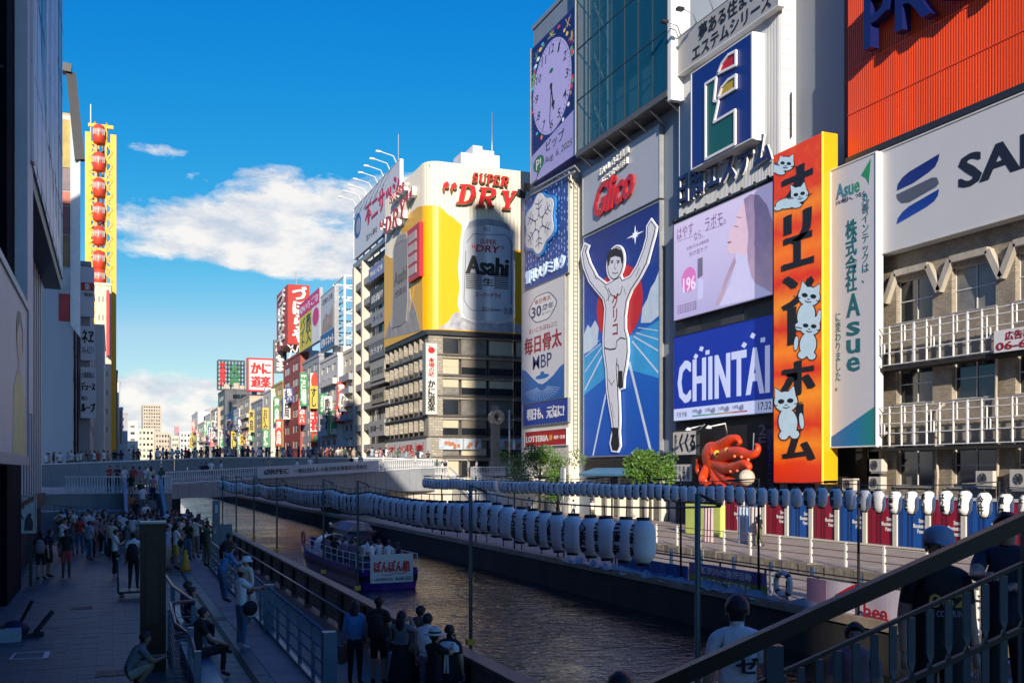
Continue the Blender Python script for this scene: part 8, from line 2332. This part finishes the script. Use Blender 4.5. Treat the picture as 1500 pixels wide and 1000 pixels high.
XSTRAP = [(-.13, .0, 1.44), (-.06, .13, 1.33), (.08, .14, 1.12), (.20, .06, .98)]
# --- the near ones, each from its own place
t, J = person('person crouching beside the dark pylon in a pale grey T-shirt and beige shorts', Vector((.28, 18.4, PZ)), 78, 'squat', 'grey', 'beige', legs='shorts', features=True, skin=1); phone_of(t, J, 'phone held by the crouching person beside the dark pylon')
person('person in black sitting cross-legged on the ledge with a hand on the knee', Vector((1.42, 18.6, PZ)), 80, 'crossleg', 'black', 'black', features=True)
person('person sitting on the ledge in a dark top, nearest behind the cross-legged one', Vector((1.5, 22.0, PZ)), 80, 'sit', 'navy', 'black', hair='brown'); person('person with reddish hair sitting farthest along the ledge', Vector((1.5, 23.2, PZ)), 70, 'sit', 'mauve', 'denim', hair='brown', style='bob')
t, J = person('person in a beige cap, white T-shirt and pale jeans holding up a phone', Vector((2.52, 21.6, PZ)), 70, 'reach', 'white', 'denim', hat=('cap', 'beige'), shoe=1, features=True, skin=1); phone_of(t, J, 'phone held out by the person in the beige cap'); bag('black shoulder bag hanging at the side of the person in the beige cap', 'shoulder_bag', t, (.20, .10, .88), (.09, .17, .16), 'black', XSTRAP)
t, J = person('person in a long white lace dress and white bucket hat by the deck railing', Vector((2.98, 24.4, PZ)), -110, 'stand2', 'cream', 'cream', style='long', legs='skirt', skirt=(.78, .17), hat=('bucket', 'white'), shoe=1, sleeve='long', features=True); bag('small black bag carried by the person in the white lace dress', 'shoulder_bag', t, (-.22, .05, .95), (.06, .12, .11), 'black', [(.10, .0, 1.44), (.02, .13, 1.30), (-.15, .10, 1.05)])
t, J = person('person in a loose sky blue shirt leaning over the deck railing', Vector((3.0, 29.5, PZ)), 75, 'lean', 'blue', 'denim', hair='brown', style='long', sleeve='long')
t, J = person('person in a sky blue blouse on the river walk, holding a brown bag', Vector((4.42, 19.3, 0)), 28, 'stand', 'blue', 'black', style='long', sleeve='long', dress='loose', scale=.97); bag('brown paper shopping bag held by the person in the sky blue blouse', 'paper_bag', t, (-.27, .05, .62), (.06, .15, .17), 'brown')
t, J = person('tall person in a black T-shirt, black shorts and black backpack on the river walk', Vector((4.82, 19.0, 0)), 30, 'stand2', 'black', 'black', legs='shorts', scale=1.03); bag('black backpack of the tall person on the river walk', 'backpack', t, (0, -.20, 1.18), (.16, .11, .24), 'black')
bag('pale blue shopping bag at the feet of the tall person in black', 'paper_bag', t, (.30, -.05, .45), (.06, .16, .24), 'lightblue')
t, J = person('person with long straight black hair, grey top and long black skirt by the river fence', Vector((4.86, 17.5, 0)), 35, 'photo', 'grey', 'black', style='long', legs='skirt', skirt=(.92, .16), scale=.98); bag('small olive handbag at the side of the person with long straight hair', 'shoulder_bag', t, (.20, .0, 1.02), (.06, .10, .10), 'olive')
person('person with black bob hair leaning on the river fence beyond the white blouse', Vector((5.34, 18.3, 0)), 60, 'lean', 'brown', 'black', style='bob', sleeve='none')
person('person in a white ruffled sleeveless blouse and mauve trousers by the river fence', Vector((5.2, 17.0, 0)), 40, 'stand', 'white', 'mauve', style='bob', sleeve='none', dress='loose', scale=.98)
t, J = person('person in a straw hat with a black band raising a phone on the river walk', Vector((4.86, 15.5, 0)), 60, 'photo', 'black', 'black', hat=('straw', 'cream'), style='bob', scale=.95); phone_of(t, J, 'black phone held up by the person in the straw hat')
t, J = person('person in a black dress with a wide white sailor collar', Vector((5.18, 15.7, 0)), 35, 'stand', 'black', 'black', style='bun', legs='skirt', skirt=(.75, .14), scale=.97)
mb = MB(); mb.sm = True
for z, rr in ((1.455, .075), (1.43, .15), (1.36, .205), (1.27, .215)):
 for j in range(18): a = 2 * math.pi * j / 18; mb.v.append(Vector((rr * math.cos(a), rr * .72 * math.sin(a) - .01, z)))
for i in range(3):
 for j in range(18): a = i * 18 + j; b2 = i * 18 + (j + 1) % 18; mb._f([a, b2, b2 + 18, a + 18][::-1])
mb.sm = False
for sx in (-1, 1): mb.bar((sx * .015, -.17, 1.34), (sx * .03, -.185, .92), .035, .008); mb.prism([(0, -.165, 1.35), (sx * .10, -.17, 1.40), (sx * .10, -.17, 1.30)], (0, -.015, 0))
inst('collar', mb.mesh('collar'), t, (0, 0, 0)).data.materials.append(CLOTH['white'])
person('dark haired person low at the bottom edge beside the tall poles', sp_(908, 1.0, 7.4), 20, 'stand', 'black', 'black', style='bob')
# --- behind the stair railing
t, J = person('person seen from behind in a white T-shirt with black brush marks', sp_(1080, 1.52, 7.5), 25, 'stand', 'white', 'denim', scale=1.02, fat=1.1)
mb = MB(); bk = Rect(GF((.10, -.128), (.28, -.128)), 0, 0, 1, 1)
class BackFace:
 def p(s, u, v, d=0.0): return Vector((u, -.128 - d, v))
 n = Vector((0, -1, 0)); u = Vector((1, 0, 0)); kind = 'Y'
add_text(mb, Rect(BackFace(), -.03, 1.16, .13, 1.38), 'アゼ', 0, .008, bold=.03, vert=True); me = mb.mesh('print'); inst('print', me, t, (0, 0, 0)).data.materials.append(m_ink)
t, J = person('heavy person in a blue and white cap and black printed T-shirt behind the stair railing', sp_(1374, 2.0, 6.9), 205, 'stand', 'black', 'black', hat=('cap', 'lightblue'), fat=1.28, features=True, scale=1.05)
class ChestFace:
 def p(s, u, v, d=0.0): return Vector((-u, .168 + d, v))
 n = Vector((0, 1, 0)); u = Vector((-1, 0, 0)); kind = 'Y'
mb = MB(); add_text(mb, Rect(ChestFace(), -.12, 1.22, .12, 1.31), '062', 0, .006, bold=.02); inst('print', mb.mesh('print'), t, (0, 0, 0)).data.materials.append(CLOTH['yellow'])
mb = MB(); add_text(mb, Rect(ChestFace(), -.15, 1.16, .15, 1.20), 'THE COMMUNITY', 0, .006); inst('print', mb.mesh('print'), t, (0, 0, 0)).data.materials.append(CLOTH['lightblue'])
person('child in a bright pink shirt with brown hair behind the stair railing', sp_(1252, 1.92, 6.7), 215, 'stand', 'mauve', 'denim', hair='brown', style='bob', scale=.74, features=True)
person('person in a dark jacket holding the rail at the right edge behind the stair railing', sp_(1475, 2.2, 7.0), 230, 'reach', 'navy', 'black')
# --- promenade, measured one by one
def prom(label, px, pyf, face, *a, **k):
 q = at_px(px, pyf, PZ); return person(label, Vector((q.x, q.y, PZ)), face, *a, **k)
t, J = prom('person in a black T-shirt and dark red shorts standing alone on the left promenade', 97, 846, 175, 'stand', 'black', 'red', legs='shorts', skin=2, features=True)
t, J = prom('person with a patterned grey backpack standing by the poster on the left', 60, 850, 10, 'stand', 'black', 'black', legs='shorts'); bag('patterned pale grey backpack worn by the person beside the poster', 'backpack', t, (0, -.2, 1.18), (.17, .12, .25), 'grey')
prom('person in dark clothes close beside the grey backpack by the poster', 72, 846, 60, 'phone', 'navy', 'black', legs='shorts')
t, J = prom('person in a white T-shirt and pale blue shorts with a yellow bag across the chest', 143, 800, 178, 'walk', 'white', 'lightblue', legs='shorts', shoe=1, features=True); bag('yellow bag worn across the chest of the walking person in white', 'shoulder_bag', t, (0, .15, 1.16), (.07, .05, .14), 'yellow')
t, J = prom('person in a white T-shirt with a black bag on the arm, left of the pylon', 168, 846, 75, 'phone', 'white', 'black', shoe=1); bag('large black bag on the arm of the person left of the pylon', 'shoulder_bag', t, (-.2, -.18, .95), (.13, .12, .22), 'black')
t, J = person('person in a white shirt and black apron standing on the platform cart', Vector((.58, 31.6, PZ + .24)), 10, 'stand2', 'white', 'black'); bag('black backpack worn by the person on the platform cart', 'backpack', t, (0, -.2, 1.12), (.17, .11, .27), 'black')
t, J = prom('person in a white T-shirt and patterned shorts with a black sling bag beside the cone', 258, 834, 70, 'phone', 'white', 'yellow', legs='shorts'); bag('black sling bag of the person beside the yellow cone', 'shoulder_bag', t, (.16, .10, 1.02), (.08, .13, .13), 'black', XSTRAP)
t, J = prom('person in a white cap and white T-shirt standing behind the yellow cone', 270, 812, 30, 'photo', 'white', 'grey', hat=('cap', 'white'))
t, J = prom('person in a dark green shirt and khaki trousers near the gate post', 303, 830, 50, 'photo', 'green', 'olive'); bag('black backpack of the person in the dark green shirt', 'backpack', t, (0, -.2, 1.16), (.15, .11, .23), 'black')
t, J = prom('person in a brown jacket with a big black backpack before the gate post', 334, 856, 40, 'phone', 'brown', 'black', sleeve='long'); bag('big black backpack worn before the gate post', 'backpack', t, (0, -.22, 1.14), (.18, .13, .27), 'black')
prom('person in a grey T-shirt half hidden behind the dark pylon', 186, 822, 60, 'phone', 'grey', 'denim'); prom('person in a pale blue shirt right of the dark pylon', 245, 836, 120, 'stand', 'lightblue', 'beige', legs='shorts', sleeve='long')
t, J = prom('person in a grey top with a white tote bag on the left promenade', 120, 802, 80, 'phone', 'grey', 'black', style='bob'); bag('white tote bag of the person in the grey top', 'paper_bag', t, (.24, .05, .95), (.05, .17, .15), 'cream')
# --- the crowd: drawn from clothes and places, never the same label twice
tops = ['white', 'black', 'grey', 'navy', 'beige', 'green', 'white', 'white', 'black', 'lightblue', 'pink', 'white', 'black', 'white', 'navy', 'cream', 'red']
bots = ['black', 'denim', 'beige', 'grey', 'navy', 'black', 'olive']
def clabel(place, tops_=None):
 for _ in range(400):
  tp, bt, st = rnd.choice(tops_ or tops), rnd.choice(bots), rnd.choice(['short', 'short', 'bob', 'long', 'bun'])
  hr = rnd.choice(['black', 'black', 'black', 'brown'])
  lg = rnd.choice(['pants', 'pants', 'shorts'])
  w = {'short': 'short %s hair' % hr, 'bob': '%s bob' % hr, 'long': 'long %s hair' % hr, 'bun': '%s bun' % hr}[st]
  l = 'person with %s, %s top, %s %s %s' % (w, tp, bt, 'trousers' if lg == 'pants' else 'shorts', place)
  if l not in _used: return l, tp, bt, st, hr, lg
 raise RuntimeError('labels')
def crowd(place, x, y, z, face, poses, group, sc_=None, tops_=None, **k):
 l, tp, bt, st, hr, lg = clabel(place, tops_)
 return person(l, Vector((x, y, z)), face, rnd.choice(poses), tp, bt, hr, st, lg, scale=sc_ or rnd.uniform(.93, 1.04), shoe=rnd.randint(0, 1), skin=rnd.choice([0, 0, 1]), group=group, **k)
spots = []
def free(x, y, d=.48):
 if any((x - a) ** 2 + (y - b) ** 2 < d * d for a, b in spots): return False
 spots.append((x, y)); return True
for a, b in ((2.3, 40.4), (2.55, 39.4), (3.05, 40), (3.1, 34), (-.7, 53.9), (.07, 38), (2.6, 41.5)): spots.append((a, b))
n = 0; tries = 0
while n < 62 and tries < 4000:          # dense group along the river side up to the stairs
 tries += 1
 y = rnd.uniform(41.5, 57); x = rnd.uniform(1.3 if y < 50 else .2, 3.9 if y > 44.5 else 3.1)
 if free(x, y, .42): crowd('in the riverside crowd', x, y, PZ, rnd.choice([30, 60, 80, 110, 10]), ['stand', 'photo', 'phone', 'stand2', 'photo'], 'crowd on the river side of the promenade'); n += 1
n = 0
while n < 38 and tries < 9000:
 tries += 1
 y = rnd.uniform(45, 61); x = rnd.uniform(-2.7, .5)
 if free(x, y, .46): crowd('left of the bridge stairs', x, y, PZ, rnd.choice([170, 90, 45, 0, 200]), ['stand', 'phone', 'walk', 'stand2', 'photo'], 'group left of the bridge stairs'); n += 1
for k, (px, i, tp) in enumerate(((187, 4, 'orange'), (209, 6, 'white'), (198, 2, 'black'), (222, 3, 'grey'), (206, 8, 'black'), (192, 10, 'black'), (224, 10, 'pink'), (214, 1, 'white'))):
 y = 57.3 + i * .64; x = onX(px, 700, 1).x and onY(px, 700, y).x
 crowd('climbing the bridge stairs', min(max(x, 1.0), 2.4), y, PZ + .17 * (i + 1), rnd.choice([0, 10, 170]), ['walk', 'stand'], 'people on the bridge stairs', tops_=[tp])
person('person in a cream dress standing at the top of the bridge stairs', Vector((2.25, 66.8, 2.83)), 0, 'stand', 'cream', 'cream', style='long', legs='skirt', skirt=(.62, .08))
for x, y in ((1.2, 67), (.7, 67.6), (1.6, 67.8), (2.9, 67.3), (-.2, 69), (.3, 71), (2.0, 70)): crowd('above the bridge stairs', x, y, 2.83, rnd.choice([0, 180, 150]), ['stand', 'walk', 'phone'], 'people on the landing')
for k in range(12):
 i = k % 6; a, b = Vector(rim[i]), Vector(rim[i + 1]); q = a.lerp(b, rnd.random()); zz = top[i] - .98
 crowd('on the curved bridge ramp', q.x - .2, q.y + .7 + rnd.random() * .6, zz, rnd.choice([90, 270, 180]), ['walk', 'stand'], 'people on the bridge ramp')
xb = [(-5.6 + i * .37 + rnd.uniform(-.16, .16)) for i in range(98)]
for k, x in enumerate(xb):
 if x > 30: break
 if rnd.random() < .12: continue
 tp = rnd.choice(tops)
 person('person in a %s top, %s from the left along the bridge parapet' % (tp, ordinal(k + 1)), Vector((x, BY + rnd.uniform(.55, 1.3), dz(x) + .26)), rnd.choice([90, 270, 180, 180, 160, 0]), rnd.choice(['walk', 'stand', 'photo', 'phone']), tp, rnd.choice(bots), rnd.choice(['black', 'black', 'brown']), rnd.choice(['short', 'bob', 'long']), scale=rnd.uniform(1.04, 1.16), group='people along the bridge parapet')
for k, (px, py, Y) in enumerate(((648, 674, 92), (652, 674, 91.5), (640, 674, 92.5), (686, 696, 91), (698, 694, 90.5), (634, 673, 93), (604, 671, 98))):
 x = onY(px, py, Y).x; crowd('at the right bridge end', x, Y, STZ, rnd.choice([180, 90, 270]), ['walk', 'stand'], 'people at the right bridge end', tops_=['white'] if k == 4 else None)
for px, X in ((817, 33.5), (840, 34.0), (868, 34.5), (775, 33), (705, 30), (1112, 31)):
 q = onX(px, 757, X); crowd('on the sunlit terrace', q.x, q.y, .3, rnd.choice([0, 180]), ['walk', 'stand'], 'people on the right terrace')
# the sightseeing boat and its passengers
def hull_mesh(L, Bm, z_st, z_bow, zb, n=14):
 """sections from stern (y=0) to bow (y=L)"""
 secs = []
 for i in range(n + 1):
  t = i / n; w = Bm / 2 * (1 if t < .62 else math.cos((t - .62) / .38 * math.pi / 2 * .97) ** .7); zt = z_st + (z_bow - z_st) * max(0, (t - .35) / .65) ** 1.6
  y = L * t
  secs.append((y, w, zt))
 return secs
bx, by_, rotb = 12.05, 45.3, R(4)
boat = thing('tour_boat', 'open purple tour boat full of passengers with a white name board at its stern', 'boat', (bx, by_, -1.3))
boat.rotation_euler = (0, 0, rotb)
secs = hull_mesh(15.0, 2.75, .95, 1.55, 0)
m_pur = M('hull_purple', S(70, 40, 140), .35, var=.1, coat=.3); m_hd = M('hull_dark', (.016, .015, .03), .4, var=.15)
def hull_band(f0, f1, k0, k1, mat, name, out=0.0):
 mb = MB(); mb.sm = True
 for y, w, zt in secs:
  for sgn in (-1, 1):
   for f, k in ((f0, k0), (f1, k1)):
    mb.v.append(Vector((sgn * (w * k + out), y + (f * .35 if y > 9 else 0), -.25 + f * (zt + .25))))
 for i in range(len(secs) - 1):
  a = i * 4; b = a + 4
  mb._f([a, b, b + 1, a + 1]); mb._f([a + 2, a + 3, b + 3, b + 2])
 mb._f([0, 1, 3, 2])
 return inst(name, mb.mesh(name), boat, (0, 0, 0)).data.materials.append(mat)
hull_band(0, .52, .86, .96, m_pur, 'hull'); hull_band(.52, .74, .96, .985, m_hd, 'hull_stripe', .012); hull_band(.74, 1, .985, 1.0, m_pur, 'gunwale')
mb = MB(); mb.v = [Vector((s * w * .97, y, .90 + .0 * zt)) for y, w, zt in secs for s in (-1, 1)]
for i in range(len(secs) - 1): mb._f([2 * i, 2 * i + 1, 2 * i + 3, 2 * i + 2])
inst('deck', mb.mesh('deck'), boat, (0, 0, 0)).data.materials.append(M('deck_grey', (.20, .20, .21), .7, var=.2))
mb = MB()
for sgn in (-1, 1):
 for h in (.35, .66):
  mb.tube([(sgn * w * .97, y, zt + h * (1 if zt < 1.2 else .8)) for y, w, zt in secs[:13]], .018, 6)
 for y, w, zt in secs[:13]: mb.tube([(sgn * w * .97, y, zt - .1), (sgn * w * .97, y, zt + .66 * (1 if zt < 1.2 else .8))], .018, 5)
for h in (.35, .66): mb.tube([(-1.33, .02, .95 + h), (-.3, .0, .95 + h)], .018, 6)
inst('rail', mb.mesh('rail'), boat, (0, 0, 0)).data.materials.append(m_white)
me = MB().box((-1.02, -.16, .32), (1.06, -.08, 1.64)).mesh('name_board'); me.materials.append(M('board_boat', (.60, .57, .55), .5, var=.06)); nbd = inst('name_board', me, boat, (0, 0, 0))
class SternFace:
 n = Vector((0, -1, 0)); u = Vector((1, 0, 0)); kind = 'Y'
 def p(s, u, v, d=0.0): return Vector((u, -.161 - d, v))
rS = Rect(SternFace(), -1.02, .32, 1.06, 1.64)
mb = MB(); add_text(mb, rS.sub(.08, .22, .92, .64), 'ぽんぽん船', .002, .012, bold=.035);
rS.line(mb, [(.26, .70), (.36, .74), (.48, .71), (.60, .66), (.72, .70), (.84, .66)], .035, .002, .010); me = mb.mesh('lettering'); me.materials.append(m_red); inst('lettering', me, boat, (0, 0, 0))
mb = MB(); add_text(mb, rS.sub(.06, .82, .52, .92), '一本松海運株式会社', .002, .010); add_text(mb, rS.sub(.58, .80, .96, .93), '☎06-6441-0532'[1:], .002, .010, bold=.01); me = mb.mesh('lettering'); me.materials.append(m_ink); inst('lettering', me, boat, (0, 0, 0))
mb = MB(); mb.sm = True       # curved wind screen and small roof
n = 10
for i in range(n + 1):
 a = math.pi * i / n
 for y, r_ in ((8.6, 1.0), (10.0, .95)): mb.v.append(Vector((1.1 * math.cos(a) * r_, y, 1.15 + .95 * math.sin(a) ** .6 * r_)))
for i in range(n): mb._f([2 * i, 2 * i + 1, 2 * i + 3, 2 * i + 2])
inst('canopy', mb.mesh('canopy'), boat, (0, 0, 0)).data.materials.append(M('canopy_white', (.60, .60, .60), .3, var=.06))
for k, (yy, w) in enumerate(((1.5, 1.1), (3.0, 1.1), (4.5, 1.1), (6.0, 1.1), (7.4, 1.05))):
 for sgn in (-1, 1): me = MB().box((sgn * .25, yy - .22, .95), (sgn * w, yy + .22, 1.30)).mesh('seat'); me.materials.append(M('seat_blue', (.03, .05, .12), .6, var=.1)); inst('seat', me, boat, (0, 0, 0))
mb = MB(); mb.tube([(-1.30 + 0, 11.2 + .3 * math.cos(R(i * 24)), 1.8 + .3 * math.sin(R(i * 24))) for i in range(16)], .06, 6, cap=False); inst('lifebuoy', mb.mesh('lifebuoy'), boat, (0, 0, 0)).data.materials.append(M('buoy_orange', (.55, .14, .06), .5, var=.1))
bM = Matrix.Translation((bx, by_, -1.3)) @ Matrix.Rotation(rotb, 4, 'Z')
k = 0
rows_ = ['stern row', 'second row from the stern', 'middle row', 'fourth row from the stern', 'row by the canopy']
for ri, yy in enumerate((1.5, 3.0, 4.5, 6.0, 7.4)):
 for x, side in ((-.95, 'far left'), (-.42, 'inner left'), (.42, 'inner right'), (.95, 'far right')):
  tp = rnd.choice(['black', 'white', 'navy', 'grey', 'lightblue', 'mauve', 'black', 'white', 'beige'])
  q = bM @ Vector((x, yy, .80))
  person('boat passenger in a %s top, %s seat, %s' % (tp, side, rows_[ri]), q, -4 + rnd.uniform(-40, 40), 'sit', tp, rnd.choice(bots), rnd.choice(['black', 'black', 'brown']), rnd.choice(['short', 'bob', 'long']), sleeve=rnd.choice(['short', 'long']), group='passengers on the tour boat', scale=rnd.uniform(.94, 1.02))
person('boat crew member in black with a white cap standing before the canopy', bM @ Vector((-.2, 9.6, .95)), 180, 'stand', 'black', 'black', hat=('cap', 'white'))
b2 = thing('moored_boat', 'small dark boat with a pink patterned cover moored near the bridge on the right bank', 'boat', (17.6, 79, -1.3))
mb = MB(); secs2 = hull_mesh(9, 2.4, .9, 1.3, 0); mb.sm = True
for y, w, zt in secs2:
 for s_ in (-1, 1): mb.v += [Vector((17.6 + s_ * w * .8, 74 + y, -1.45)), Vector((17.6 + s_ * w, 74 + y, -1.3 + zt))]
for i in range(len(secs2) - 1): a = i * 4; b = a + 4; mb._f([a, b, b + 1, a + 1]); mb._f([a + 2, a + 3, b + 3, b + 2]); mb._f([a + 1, b + 1, b + 3, a + 3])
mb._f([0, 1, 3, 2]); mb.build('hull', m_hd, b2)
mb = MB(); mb.prism([(16.6, 75, -.35), (18.6, 75, -.35), (18.2, 75, .25), (17.0, 75, .25)], (0, 4.5, 0)); mb.build('cover', M('cover_pink', (.45, .33, .36), .7, var=.5, scale=3), b2)
